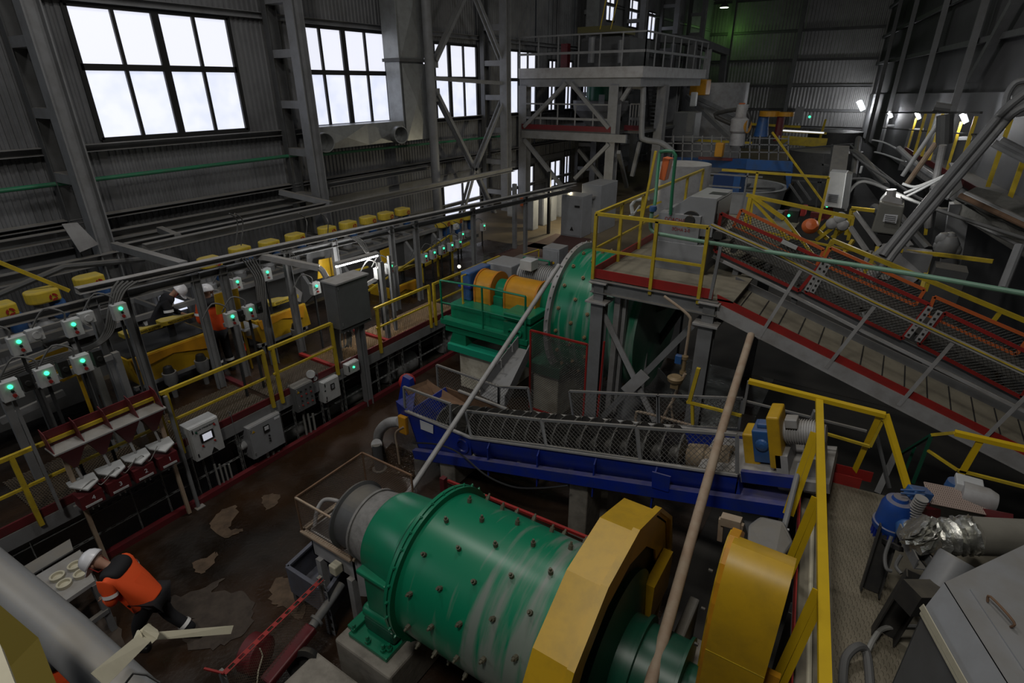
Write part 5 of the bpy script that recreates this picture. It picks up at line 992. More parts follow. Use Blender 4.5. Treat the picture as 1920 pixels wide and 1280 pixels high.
# ================================================================ CONVEYOR with red meshed side guards
def CP(u, v, y=9.45): return P(u, v, y=y)
t = thing('belt_conveyor', 'inclined belt conveyor inside red framed mesh guards', 'conveyor', CP(1345, 470))
e0 = CP(1340, 462); e1 = ext(e0, CP(1930, 745), .5); 
m = MB(); m.ch(e0 + V((0, .08, -.12)), e1 + V((0, .08, -.12)), .08, .16, .012); m.ch(e0 + V((0, 1.2, -.12)), e1 + V((0, 1.2, -.12)), .08, .16, .012); m.build('side_stringers', m_steel, t)
m = MB(); q0_ = e0 + V((0, .15, .1)); q1_ = e1 + V((0, .15, .1)); m.prism([q0_, q1_, q1_ + V((0, .35, -.1)), q1_ + V((0, .65, -.1)), q1_ + V((0, 1.0, 0)), q0_ + V((0, 1.0, 0)), q0_ + V((0, .65, -.1)), q0_ + V((0, .35, -.1))][:2] + [q1_ + V((0, 1.0, 0)), q0_ + V((0, 1.0, 0))], (0, 0, -.015)); m.build('belt', mat('dusty_black_belt', (.035, .034, .032), .7, 0, (.09, .085, .075), .7, 2), t)
m = MB()
for k in range(12): a = lerp(e0, e1, (k + .5) / 12); m.tube([a + V((0, .12, .04)), a + V((0, 1.15, .04))], .05, 10)
m.build('rollers', m_steel_d, t, smooth=True)
for k in range(7): a = lerp(e0, e1, (k + .4) / 7); m = MB(); m.bar(a + V((0, .1, -.2)), a + V((0, 1.2, -.2)), .09, .09); m.bar(a + V((0, .1, -.2)), a + V((-.05, .1, -.9)), .09, .07); m.build('trestle_leg', m_steel, t)
def rguard(pts, label, y, fm, cut=False):
    q = [P(u, v, y=y) for (u, v) in pts]; t = thing('red_mesh_guard', label, 'mesh guard', q[3]); m4 = []
    for i in range(4): m = MB(); m.bar(q[i], q[(i + 1) % 4], .05, .02, up=(0, 1, 0)); m.build('frame_bar', fm, t)
    m = MB(); m.net(q[3], q[2] - q[3], q[0] - q[3], .06, .008); k = m.build('wire_mesh', m_wired, t); k['kind'] = 'stuff'
rguard([(1352, 400), (1545, 487), (1498, 545), (1340, 470)], 'red framed mesh guard of the conveyor nearest the hopper box', 9.45, m_red)
rguard([(1552, 485), (1743, 571), (1691, 635), (1510, 547)], 'middle red framed mesh guard of the conveyor', 9.45, m_red)
rguard([(1771, 586), (1960, 676), (1915, 745), (1722, 645)], 'lowest red framed mesh guard of the conveyor', 9.45, m_red)
rguard([(1390, 393), (1545, 468), (1530, 500), (1375, 425)], 'orange framed mesh guard on the far side, nearest the hopper box', 10.7, m_orange)
rguard([(1557, 464), (1734, 543), (1716, 572), (1540, 494)], 'orange framed mesh guard on the far side, middle one', 10.7, m_orange)
rguard([(1752, 556), (1930, 632), (1905, 665), (1738, 592)], 'orange framed mesh guard on the far side, lowest one', 10.7, m_orange)
for i, (a, b) in enumerate((((1546, 489), (1512, 545)), ((1745, 575), (1700, 632)), ((1763, 583), (1720, 640)), ((1553, 440 + 55), (1522, 548)))):
    t = thing('slotted_bracket', ['slotted grey upright left of the first guard joint', 'slotted grey upright left of the second guard joint', 'slotted grey upright right of the second guard joint', 'slotted grey upright right of the first guard joint'][i], 'bracket', P(*b, y=9.4))
    A_ = P(*a, y=9.42); B_ = P(*b, y=9.42); m = MB(); m.bar(A_, B_, .07, .015, up=(0, 1, 0)); m.build('plate', m_steel_l, t)
    for k in range(6): m = MB(); c = lerp(A_, B_, (k + .5) / 6); m.bar(c + V((0, -.01, .018)), c + V((0, -.01, -.018)), .03, .004, up=(0, 1, 0)); m.build('slot', m_rubber, t)
m = MB(); m.bar(P(1466, 452, y=9.38), P(1494, 465, y=9.38), .06, .03, up=(0, 1, 0)); one(m, 'white_marker', m_white, 'white painted patch on the red conveyor guard', 'marking')
# yellow railing beyond the conveyor
t = thing('yellow_handrail', 'yellow railing beyond the conveyor with doubled sloping bars', 'handrail', P(1410, 430, y=11.5))
for (a, b, w_) in (((1400, 365), (1412, 368), .06), ((1412, 368), (1600, 408), .06), ((1412, 368), (1470, 410), .07), ((1470, 408), (1525, 478), .05), ((1412, 375), (1480, 450), .05), ((1407, 370), (1395, 430), .07), ((1412, 370), (1405, 430), .04), ((1390, 425), (1600, 470), .035), ((1560, 450), (2150, 696), .07), ((1560, 450), (1545, 480), .06), ((1640, 480), (1615, 520), .06), ((1740, 530), (1735, 545), .06), ((1875, 585), (1860, 605), .06)):
    m = MB(); m.bar(P(*a, y=11.6), P(*b, y=11.6), w_); m.build('bar', m_yrail, t)
# grey and beige leaning poles
m = MB(); a = P(1048, 497, y=8.6); b = P(765, 925, z=.9); b = P(765, 925, y=4.55); m.tube([a, b], .042, 12); m.rev(b, (b - a), [(0, .0), (0, .05), (.06, .05)], 12); one(m, 'leaning_pole', m_steel_l, 'long grey pipe leaning diagonally from the rear mill across the blue trough', 'pole', smooth=True)
m = MB(); m.tube([P(1408, 628, y=8.1), P(1355, 800, y=6.2), P(1216, 1295, y=3.05), ext(P(1355, 800, y=6.2), P(1216, 1295, y=3.05), .35)], .052, 16); one(m, 'leaning_pole', m_beige, 'long beige pipe leaning diagonally in front of the classifier and green mill', 'pole', smooth=True)
# valve pipework between the columns
t = thing('valve_pipework', 'ochre valve pipework with a round actuator below the right platform column', 'pipework', P(1270, 790, y=7.6))
m = MB(); m.tube(smoothpath([P(1245, 555, y=7.8), P(1290, 590, y=7.8), P(1293, 610, y=7.8), P(1285, 665, y=7.8)], 4), .022, 8); m.build('upper_pipe', m_beige, t, smooth=True)
c = P(1285, 665, y=7.75); m = MB(); m.rev(c + V((0, 0, -.02)), (0, 0, -1), [(0, .05), (.05, .05), (.05, .03), (.25, .03), (.25, .05), (.3, .05)], 14); m.build('valve_body', m_brass, t, smooth=True)
c2 = P(1271, 675, y=7.7); m = MB(); m.box((c2.x - .05, c2.y, c2.z - .07), (c2.x + .05, c2.y + .08, c2.z + .07)); m.build('blue_actuator', m_blue2, t, bevel=.01)
c3 = P(1266, 710, y=7.6); m = MB(); m.rev(c3, (0, 0, 1), [(-.05, .05), (-.03, .11), (.02, .12), (.05, .08)], 18); m.box((c3.x - .05, c3.y - .05, c3.z - .15), (c3.x + .07, c3.y + .05, c3.z - .05)); m.build('round_actuator', m_brass, t, smooth=True)
m = MB(); m.tube(smoothpath([P(1285, 700, y=7.7), P(1272, 725, y=7.7), P(1262, 750, y=7.7), P(1248, 775, y=7.7), P(1240, 795, y=7.7)], 3), .025, 8); m.tube([P(1258, 755, y=7.7), P(1262, 790, y=7.7)], .02, 8); m.tube(smoothpath([P(1192, 790, y=7.4), P(1193, 776, y=7.4), P(1205, 773, y=7.4), P(1300, 798, y=7.4)], 4), .022, 8); m.build('lower_pipes', m_beige, t, smooth=True)
t = thing('yellow_angle_post', 'yellow post with a sloping bar left of the classifier drive', 'railing', P(1295, 790, y=7.0))
m = MB(); m.bar(P(1310, 690, y=7.0), P(1293, 752, y=7.0), .05); m.bar(P(1288, 753, y=7.0), P(1390, 779, y=6.8), .035); m.bar(P(1298, 755, y=7.0), P(1299, 795, y=7.0), .04); m.build('bars', m_yrail, t)
# red low rail behind the green mill
t = thing('red_rail', 'low red railing behind the foreground green mill', 'railing', P(835, 930, z=0))
m = MB(); m.bar(P(840, 901, y=4.9), P(1112, 1012, y=4.6), .035); m.build('top_bar', m_red, t); m = MB(); a = P(831, 895, y=4.9); m.bar(a, (a.x, a.y, 0), .08); m.build('post', m_red_d, t)
# ================================================================ FOREGROUND GREEN MILL
MX, MY, MZ, MR = -3.16, 3.41, 1.55, .85
t = thing('ball_mill', 'large foreground green ball mill drum streaked with grey slurry', 'mill', (MX, MY, 0))
m = MB(); m.rev((MX, MY, MZ), (1, 0, 0), [(0, MR - .07), (1.78, MR - .07)], 96); m.build('drum', m_shell, t, smooth=True)
m = MB(); m.rev((MX, MY, MZ), (1, 0, 0), [(-.05, .5), (-.05, MR), (-.012, MR), (-.012, MR - .02), (.008, MR - .02), (.008, MR), (.04, MR), (.04, MR - .08)], 96); bolts(m, MX, MY, MZ, MR, [-.0], 30, .016, L=.03); m.build('end_flange', m_green, t, smooth=True)
m = MB(); m.rev((MX, MY, MZ), (-1, 0, 0), [(.05, MR - .06), (.14, .60), (.24, .52), (.5, .5)], 64); m.build('end_cone', m_green_d, t, smooth=True)
boltparts(t, 'liner_bolt', MX, MY, MZ, MR - .07, [.22, .52, .82, 1.12, 1.42], 13, .024, .075, mat('grimy_bolt_metal', (.09, .085, .06), .6, .2, (.20, .17, .12), .6, 8), .3)
m = MB(); m.rev((-1.4, MY, MZ), (1, 0, 0), [(-.02, MR - .1), (.3, .8), (.36, .42), (.48, .42), (.485, .46), (.52, .46), (.525, .40), (.86, .40), (.865, .44), (.89, .44), (.895, .24), (1.2, .24)], 64); m.build('discharge_trunnion', m_green_d, t, smooth=True)
m = MB(); m.rev((-3.92, MY, MZ), (1, 0, 0), [(0, .42), (.0, .49), (.04, .51), (.48, .55), (.50, .58), (.56, .58), (.56, .5)], 64); m.build('trunnion_casing', m_green, t, smooth=True)
m = MB(); m.rev((-3.40, MY, MZ), (1, 0, 0), [(0, .58), (.03, .61), (.06, .61), (.06, .56)], 64); m.build('casing_lip', m_green_d, t, smooth=True)
m = MB(); m.box((-3.84, 2.86, .90), (-3.48, 3.9, 1.50)); m.box((-3.88, 2.80, 1.48), (-3.44, 2.98, 1.54)); m.build('bearing_side', m_green, t, bevel=.02)
m = MB(); m.rev((-3.92, 2.90, .86), (1, 0, 0), [(0, .06), (.03, .085), (.48, .085), (.52, .06)], 20); m.build('bearing_roll', m_green, t, smooth=True)
m = MB(); m.box((-3.88, 2.8, .64), (-3.42, 4.0, .84)); m.build('pillow_block', m_green_d, t, bevel=.04)
m = MB(); m.box((-4.0, 2.66, .56), (-3.40, 4.1, .62)); m.box((-4.05, 2.70, .62), (-3.93, 2.95, .68)); m.build('foot_plate', m_green, t, bevel=.01)
for (x, y) in ((-3.96, 2.72), (-3.96, 2.98), (-3.5, 2.72), (-3.72, 2.70), (-3.96, 3.8), (-3.45, 2.76)): m = MB(); m.rev((x, y, .62), (0, 0, 1), [(0, .035), (.04, .035), (.04, .022), (.10, .020)], 6); m.build('anchor_bolt', m_green, t)
# trommel
t = thing('trommel', 'grey cylindrical trommel screen at the feed end of the foreground mill', 'trommel', (-4.5, MY, MZ))
m = MB(); m.rev((-4.52, MY, MZ), (1, 0, 0), [(0, .32), (0, .42), (.03, .43), (.05, .39), (.28, .39), (.29, .41), (.31, .41), (.32, .39)], 48); m.build('screen_drum', m_steel_d, t, smooth=True)
m = MB(); m.rev((-4.22, MY, MZ), (1, 0, 0), [(0, .40), (0, .43), (.03, .43), (.03, .41), (.30, .46)], 48); m.build('crusted_collar', mat('slurry_crust', (.20, .195, .19), .7, 0, (.08, .08, .075), .7, 7, bump=.6), t, smooth=True)
m = MB(); m.rev((-4.5, MY, MZ), (1, 0, 0), [(.0, .33), (.3, .33), (.3, 0)], 32); m.build('dark_inside', m_rubber, t, smooth=True)
# guard ring
t = thing('gear_guard', 'yellow faceted ring guard round the driven end of the foreground mill', 'gear guard', (-1.27, MY, 0))
def ring(x0, x1, ro, ri, n=14, ph=.12):
    vs = []; 
    for x in (x0, x1):
        for r in (ro, ri):
            for k in range(n): a = 2 * math.pi * k / n + ph; vs.append((x, MY + r * math.cos(a), MZ + r * math.sin(a)))
    fs = []
    for k in range(n):
        j = (k + 1) % n; fs += [(k, j, 2 * n + j, 2 * n + k), (n + k, 3 * n + k, 3 * n + j, n + j), (k, n + k, n + j, j), (2 * n + k, 2 * n + j, 3 * n + j, 3 * n + k)]
    return vs, fs
m = MB(); m.add(*ring(-1.43, -1.11, 1.36, 1.31)); m.build('outer_band', m_yel, t)
m = MB(); m.add(*ring(-1.43, -1.41, 1.33, .80)); m.build('inner_face', m_yel, t); m = MB(); m.add(*ring(-1.13, -1.11, 1.33, 1.02)); m.build('outer_face', m_yel, t)
m = MB(); m.add(*ring(-1.13, -1.07, 1.40, 1.36)); 
for k in (2, 3): pass
m.build('edge_flange', m_yel, t)
m = MB(); m.box((-1.1, 4.0, 1.4), (-1.0, 4.55, 1.9)); m.build('bolting_bracket', m_yel, t)
m = MB(); m.rev((-1.40, MY, MZ), (1, 0, 0), [(0, .9), (.0, 1.15), (.24, 1.15), (.24, .9)], 72); m.build('girth_gear', m_dark, t, smooth=True)
# drive guard
t = thing('drive_guard', 'big curved yellow belt guard at the lower right beside the yellow railing', 'belt guard', (-.15, 3.5, 0))
pr = [(3.3, .9), (3.24, 1.8), (3.2, 2.3), (3.19, 2.6), (3.20, 2.8), (3.235, 2.98), (3.29, 3.12), (3.37, 3.21), (3.47, 3.25), (3.6, 3.22), (3.85, 3.0), (3.95, .9)]
m = MB(); m.prism([(-.36, y, z) for y, z in pr], (.42, 0, 0)); m.build('curved_cover', m_yel, t, smooth=True)
m = MB(); m.prism([(-.40, y + .10, z - .02) for y, z in pr], (.07, 0, 0)); m.build('side_plate', m_yor, t, bevel=.006)
m = MB(); m.prism([(-.44, y + .34, z - .25) for y, z in pr], (.05, 0, 0)); m.build('rear_flange', m_yel, t, bevel=.006)
m = MB()
for z in (2.2, 2.6, 3.0): m.rev((-.44, 3.38, z), (-1, 0, 0), [(0, .014), (.03, .014)], 8)
m.build('side_bolts', m_dark, t)
m = MB(); m.bar((-.36, 3.195, 2.42), (.06, 3.195, 2.42), .006, .006); m.build('seam_strip', m_yrail, t)
m = MB(); m.box((.06, 3.35, 1.4), (.16, 3.40, 2.3)); m.build('mounting_tab', m_yor, t)
m = MB(); m.box((-.6, 2.6, 0), (-.38, 4.2, 1.3)); m.box((-.38, 3.2, 0), (.0, 3.9, .9)); one(m, 'concrete_block', m_conc, 'concrete base under the big yellow belt guard', 'concrete block', bevel=.02)
m = MB(); m.box((-.72, 3.6, 0), (-.62, 4.3, 1.7)); one(m, 'grey_plate', m_steel_d, 'dark grey slab between the mill end and the yellow belt guard', 'plate', bevel=.02)
# concrete plinths
m = MB(); m.box((-4.12, 2.55, 0), (-3.25, 4.3, .56)); one(m, 'concrete_plinth', m_conc, 'concrete plinth under the green mill bearing', 'plinth', bevel=.03)
m = MB(); m.box((-4.3, 1.7, 0), (-3.0, 2.42, .38)); one(m, 'concrete_plinth', m_conc, 'lower concrete slab at the bottom edge left of the mill', 'plinth', bevel=.03)
m = MB(); m.box((-3.3, 2.1, 0), (-1.6, 2.5, .5)); one(m, 'concrete_plinth', m_conc, 'concrete slab in the dark below the mill drum', 'plinth', bevel=.03)
# ================================================================ CATCH BOX
BX0, BX1, BY0, BY1, BZ, BT = -5.2, -4.3, 3.08, 4.17, 1.2, 1.72
t = thing('catch_box', 'grey hopper tank with a pale rim catching the trommel discharge', 'tank', (-4.75, 3.6, 0))
def obox(m, x0, x1, y0, y1, z0, z1, th=.02):
    m.box((x0, y0, z0), (x1, y0 + th, z1)); m.box((x0, y1 - th, z0), (x1, y1, z1)); m.box((x0, y0, z0), (x0 + th, y1, z1)); m.box((x1 - th, y0, z0), (x1, y1, z1)); m.box((x0, y0, z0), (x1, y1, z0 + th))
m = MB(); obox(m, BX0 + .06, BX1 - .06, BY0 + .06, BY1 - .06, .78, BZ); m.build('shell', m_steel_l, t)
m = MB()
for (a, b) in (((BX0, BY0), (BX1, BY0)), ((BX1, BY0), (BX1, BY1 - .5)), ((BX1, BY1), (BX0, BY1)), ((BX0, BY1), (BX0, BY0))): m.bar((a[0], a[1], BZ), (b[0], b[1], BZ), .07, .025)
m.build('rim', m_beige, t)
m = MB(); m.prism([(-4.32, BY0 + .05, BZ + .0), (-4.32, BY0 + .05, .55), (-4.0, BY0 + .15, .62), (-3.95, BY0 + .15, 1.0)], (0, .5, 0)); m.build('side_spout', m_steel_l, t)
for (x, y) in ((-5.0, BY0 + .05), (-4.42, BY0 + .05), (-5.0, BY1 - .1), (-4.45, BY1 - .1)): m = MB(); m.bar((x, y, 0), (x, y, .8), .09); m.build('leg', m_steel_l, t)
m = MB(); c = P(633, 1062, y=BY0); m.box((c.x - .07, BY0 - .08, c.z - .08), (c.x + .05, BY0 + .04, c.z + .06)); m.build('cream_block', m_cream, t, bevel=.015)
t = thing('mesh_cage', 'rusty wire mesh cage standing round the trommel above the catch box', 'mesh cage', (-4.75, 3.6, BZ))
cs = [(BX0, BY0), (BX0, BY1), (BX1, BY1), (BX1 - .0, BY0)]
for k in range(4):
    a = cs[k]; b = cs[(k + 1) % 4]
    m = MB(); m.bar((a[0], a[1], BZ), (a[0], a[1], BT), .02); m.build('corner_post', m_rust, t)
    if k == 2: continue
    m = MB(); m.bar((a[0], a[1], BT), (b[0], b[1], BT), .022); m.build('top_bar', m_beige if k == 3 else m_rust, t)
    m = MB(); m.net((a[0], a[1], BZ), V((b[0] - a[0], b[1] - a[1], 0)), (0, 0, BT - BZ), .035, .004); q = m.build('wire_mesh', m_wirer, t); q['kind'] = 'stuff'
tubes('water_hose', 'pale hooked pipe over the edge of the catch box', 'pipe', [[P(590, 985, y=BY0 + .1), P(595, 955, y=BY0 + .2), P(608, 937, y=BY0 + .3), P(630, 938, y=BY0 + .35), P(640, 945, y=BY0 + .4)]], .025, m_steel_l, 10, 'pipe')
t = thing('launder_tray', 'open dark grey launder tray beside the catch box', 'tray', P(580, 1080, z=.4))
z1 = .72; A_ = P(538, 1062, z=z1); B_ = P(592, 1012, z=z1); C_ = P(660, 1040, z=z1); D_ = P(612, 1110, z=z1)
m = MB(); zb = .30
for a, b in ((A_, B_), (B_, C_), (C_, D_), (D_, A_)): m.quad(a, b, V((b.x, b.y, zb)), V((a.x, a.y, zb)), .02); m.bar(a, b, .05, .03)
m.prism([V((p.x, p.y, zb)) for p in (A_, B_, C_, D_)], (0, 0, .02)); m.build('shell', mat('slate_paint', (.10, .105, .135), .5, 0, (.06, .05, .04), .6, 4), t)
for p in (A_, B_, C_, D_): m = MB(); c = lerp(p, (A_ + C_) / 2, .1); m.bar((c.x, c.y, 0), (c.x, c.y, zb), .06); m.build('leg', m_steel_d, t)
# ================================================================ RED MESH ENCLOSURE, bottom centre-left
zf = .95; F0 = P(604, 1085, z=zf); F1 = P(420, 1262, z=zf); F2 = P(383, 1253, z=zf); F3 = P(470, 1340, z=zf); F4 = P(662, 1180, z=zf)
t = thing('mesh_fence', 'mesh fence with a red slotted top bar round the maroon pump', 'mesh fence', (F0.x, F0.y, 0))
m = MB(); perf(m, F1, F0, .05); m.build('slotted_top_bar', m_red, t)
m = MB(); m.bar(F1, F2, .02); m.build('end_bar', m_red, t)
for p, w_ in ((F0, .09), (F1, .07)): m = MB(); perf(m, (p.x, p.y, 0), p, w_); m.bar((p.x - .05, p.y, 0), (p.x - .05, p.y, p.z), .05); m.build('post', m_steel, t)
m = MB(); m.net((F1.x, F1.y, .05), V((F0.x - F1.x, F0.y - F1.y, 0)), (0, 0, zf - .05), .04, .004); q = m.build('wire_mesh', m_wirer, t); q['kind'] = 'stuff'
t = thing('slurry_pump', 'maroon slurry pump with a grey delivery pipe behind the red-topped mesh', 'pump', P(500, 1240, z=0))
c = P(478, 1225, z=.3); m = MB(); m.rev(c, (1, .3, 0), [(-.12, .12), (-.08, .22), (.10, .22), (.16, .12)], 24); m.build('casing', m_red_d, t, smooth=True)
a = P(585, 1175, z=.5); b = P(498, 1280, z=.35); m = MB(); m.bar(a, b, .16, .10); m.build('red_housing', m_red_d, t, bevel=.02)
m = MB(); m.tube([a, P(640, 1095, z=.6)], .055, 14); m.rev(P(592, 1165, z=.5), (a - b), [(0, .09), (.03, .09)], 18); m.build('delivery_pipe', m_steel, t, smooth=True)
c = P(575, 1235, z=.25); m = MB(); m.rev(c, (.5, -.8, .3), [(0, .16), (.05, .19), (.12, .19), (.12, .12), (.02, .1)], 28); m.build('pulley_guard', m_dark, t, smooth=True)
tubes('pump_cable', 'thin pale cable looping beside the maroon pump', 'cable', [[P(487, 1215, z=.5), P(492, 1230, z=.4), P(485, 1255, z=.3), P(482, 1280, z=.2)]], .008, m_cream)
# ================================================================ RIGHT DECK
DZ0 = 1.9; dk = V((-.117, .993, 0)); dr = V((.993, .117, 0)); O_ = V((.01, 5.9, DZ0))
def D(s, r, z=0): p = O_ + dk * s + dr * r; return V((p.x, p.y, DZ0 + z))
t = thing('service_deck', 'dusty tread-plate deck with a red kick plate inside the yellow railing at right', 'deck', D(0, .4))
m = MB(); m.prism([D(-5, -.02, -.03), D(-5, 2.6, -.03), D(.75, 2.6, -.03), D(.75, -.02, -.03)], (0, 0, .03)); m.build('plate_floor', m_plate, t)
m = MB(); m.prism([D(-5, .30, .001), D(-5, .8, .001), D(.72, .8, .001), D(.72, .30, .001)], (0, 0, .006)); m.build('tread_plate', m_tread, t)
m = MB(); m.prism([D(-5, -.03, -.0), D(.75, -.03, -.0), D(.75, -.03, .12), D(-5, -.03, .12)], tuple(dr * .012)); m.prism([D(.75, -.03, 0), D(.75, .62, 0), D(.75, .62, .14), D(.75, -.03, .14)], tuple(dk * .012)); m.prism([D(.95, .10, 0), D(.95, .75, 0), D(.95, .75, .14), D(.95, .10, .14)], tuple(dk * .012)); m.build('red_kick_plate', m_red, t)
m = MB(); m.ch(D(-5, 0, -.14), D(.75, 0, -.14), .08, .2, .01); m.ch(D(.75, 0, -.14), D(.75, 2.6, -.14), .08, .2, .01); m.build('deck_beam', m_steel, t)
m = MB(); m.bar(D(-5, .27, .004), D(.72, .27, .004), .01, .006); m.build('plate_seam', m_rubber, t)
m = MB(); m.tube(smoothpath([D(-5, .12, .03), D(-2, .11, .03), D(.2, .12, .03), D(.6, .05, .2)], 5), .022, 8); one(m, 'pale_conduit', m_cream, 'pale conduit lying along the left edge of the service deck', 'pipe', smooth=True)
for s in (-3.5, -1.2, .6): m = MB(); p = D(s, .05); m.ib((p.x, p.y, 0), (p.x, p.y, DZ0 - .24), .14, .14, .01, up=(0, 1, 0)); one(m, 'deck_post', m_steel_d, {-3.5: 'deck support post nearest the viewer, hidden by the yellow belt guard', -1.2: 'deck support post behind the yellow belt guard', .6: 'deck support post under the far corner of the service deck'}[s], 'post')
t = thing('yellow_handrail', 'bright yellow railing running towards the viewer along the service deck', 'handrail', D(-2, 0))
def yb(nm, a, b, w=.055, up=(0, 0, 1), mm=None): m = MB(); m.ang(a, b, w, .008, up=up) if nm == 'post' else m.bar(a, b, w, w * .7, up=up); m.build(nm, mm or m_yrail, t)
h0 = 1.0; m_ybright = mat('bright_yellow_paint', (.60, .40, .008), .45, 0, (.42, .27, .01), .4, 3)
top0 = P(1536, 748, z=DZ0 + h0); top1 = P(1547, 1300, z=DZ0 + h0)
m = MB(); m.bar(top0, top1 + (top1 - top0) * .2, .075, .045); m.build('top_rail', m_ybright, t)
for (tp, bs) in (((1531, 812), (1478, 965)), ((1535, 935), (1474, 1080)), ((1540, 1110), (1458, 1285))):
    a = P(*tp, z=DZ0 + h0); b = P(*bs, z=DZ0 + .02); m = MB(); m.ang(b, a, .06, .008, up=(0, 1, 0)); m.ang(b + V((.005, .0, 0)), a, .05, .008, up=(1, 0, 0)); m.build('post', m_ybright, t)
m = MB(); m.bar(P(1404, 714, z=2.92), P(1660, 778, z=2.9), .075, .05); m.build('back_rail', m_ybright, t)
m = MB(); m.bar(P(1650, 777, z=2.88), P(1597, 893, z=DZ0), .06, .03); m.build('post', m_ybright, t)
m = MB(); m.bar(P(1540, 810, z=2.45), P(1632, 837, z=2.45), .03, .03); m.bar(P(1632, 837, z=2.45), P(1655, 788, z=2.8), .03, .03); m.build('mid_rail', m_yrail, t)
m = MB(); m.bar(P(1660, 776, z=2.9), P(1702, 915, y=6.4), .07, .04); m.build('sloping_bar', m_ybright, t)
m = MB(); m.bar(P(1404, 714, z=2.9), P(1393, 775, z=2.4), .03); m.bar(P(1400, 752, z=2.55), P(1625, 808, z=2.55), .025); m.bar(P(1530, 770, z=2.8), P(1512, 815, z=2.4), .05); m.build('grey_bars', m_steel, t)
t = thing('yellow_handrail', 'yellow railing at the right frame edge with a dark green end post', 'handrail', P(1790, 900, z=1.2))
m = MB(); m.bar(P(1790, 811, y=7.0), P(2200, 905, y=7.0), .07, .05); m.build('top_rail', m_ybright, t); m = MB(); m.bar(P(1748, 815, y=7.2), P(1790, 811, y=7.0), .035); m.build('curved_end', m_yrail, t)
m = MB(); m.bar(P(1838, 826, y=7.0), P(1790, 910, y=7.0), .06, .03); m.build('post', m_ybright, t)
m = MB(); m.bar(P(1738, 843, y=7.2), P(1795, 881, y=7.0), .028); m.bar(P(1795, 881, y=7.0), P(2200, 983, y=7.0), .03); m.build('mid_rail', m_yrail, t)
m = MB(); m.bar(P(1747, 815, y=7.2), P(1712, 905, y=7.2), .035); m.bar(P(1747, 815, y=7.2), P(1690, 850, y=8.0), .03); m.bar(P(1715, 838, y=7.9), P(1690, 900, y=7.9), .03); m.build('green_posts', m_green_d, t)
m = MB(); m.bar(P(1680, 850, y=7.4), P(1645, 925, y=7.0), .07); m.bar(P(1640, 800, y=7.4), P(1668, 915, y=7.0), .03); one(m, 'grey_brace', m_steel_d, 'dark grey sloping bars behind the far corner of the service deck', 'brace')
# blue mixer motor
t = thing('mixer_drive', 'upright blue gear motor tilted beside the mesh belt guard', 'motor', P(1660, 1010, y=5.45))
b = P(1672, 985, y=5.4); a = P(1690, 930, y=5.4); d_ = (a - b).normalized()
m = MB(); m.rev(b, d_, [(-.03, .15), (.0, .165), (.04, .165), (.045, .15), (.24, .135), (.30, .11), (.31, .07), (.34, .06)], 36); m.build('motor_cowl', m_blue2 if 0 else mat('cobalt_paint', (.01, .055, .27), .4, 0, (.03, .06, .14), .5, 5, top=.8), t, smooth=True)
m = MB()
for k in range(22): a_ = 2 * math.pi * k / 22; _, s_, t_ = basis(d_); e = s_ * math.cos(a_) + t_ * math.sin(a_); m.bar(b + e * .145 - d_ * .12, b + e * .145, .012, .03)
m.rev(b - d_ * .14, d_, [(0, .12), (.02, .14), (.14, .14)], 30); m.build('finned_base', m_blue, t)
c = P(1700, 985, y=5.25); m = MB(); m.rev(c, (P(1700, 1015, y=5.1) - c), [(-.03, .06), (0, .085), (.10, .085), (.13, .06)], 24); m.build('terminal_cover', m_blue2, t, smooth=True)
m = MB(); a = P(1705, 975, y=5.35); b2 = P(1728, 935, y=5.35); dd = (b2 - a)
for k in range(11): c = a + dd * (k / 10); m.rev(c, dd, [(0, .055), (.008, .055)], 14)
m.build('coil_spring', m_steel_l, t)
m = MB(); m.bar(P(1705, 922, y=5.5), P(1740, 928, y=5.6), .12, .10); m.bar(P(1688, 918, y=5.45), P(1735, 920, y=5.5), .02, .02); m.bar(P(1688, 924, y=5.4), P(1735, 928, y=5.45), .02, .02); m.build('belt_arm', m_blue2, t, bevel=.01)
q = [P(1733, 904, y=5.9), P(1838, 925, y=6.1), P(1852, 964, y=5.8), P(1745, 943, y=5.6)]
t = thing('perforated_guard', 'rusty perforated belt guard plate beside the blue motor', 'belt guard', q[3])
m = MB(); nrm = (q[1] - q[0]).cross(q[3] - q[0]).normalized()
A = q[1] - q[0]; B = q[3] - q[0]; nx, ny = 26, 9
for i in range(nx + 1): m.bar(q[0] + A * (i / nx), q[0] + A * (i / nx) + B, .012, .008)
for j in range(ny + 1): m.bar(q[0] + B * (j / ny), q[0] + B * (j / ny) + A, .014, .008)
k = m.build('perforated_top', mat('rusty_pink_mesh', (.30, .23, .20), .7), t); k['kind'] = 'stuff'
m = MB(); m.quad(q[3], q[2], q[2] + V((0, .02, -.16)), q[3] + V((0, .02, -.16)), .01); m.build('side_plate', m_wired, t)
m = MB(); c = P(1850, 938, y=6.0); m.rev(c, (1, 0, 0), [(-.2, .12), (.0, .12), (.07, .09), (.09, 0)], 24); t2 = thing('electric_motor', 'grey rounded motor behind the perforated guard with a pale terminal box', 'motor', c); m.build('body', m_steel_l, t2, smooth=True)
m = MB(); c = P(1815, 918, y=6.1); m.box((c.x - .12, 6.0, c.z - .05), (c.x + .10, 6.2, c.z + .10)); m.build('terminal_box', m_white, t2, bevel=.01); m = MB(); c = P(1790, 915, y=6.1); m.rev(c, (0, 0, 1), [(0, .09), (.08, .08)], 18); m.build('blue_cap', m_blue2, t2, smooth=True)
m = MB(); m.prism([P(1738, 955, y=5.5), P(1700, 1010, y=5.3), P(1730, 1010, y=5.4), P(1780, 985, y=5.8), P(1790, 955, y=5.8)], (0, .25, -.05)); m.bar(P(1800, 955, y=6.2), P(1890, 975, y=5.6), .08, .12); one(m, 'red_bracket', m_red_d, 'maroon bracket below the perforated guard', 'bracket')
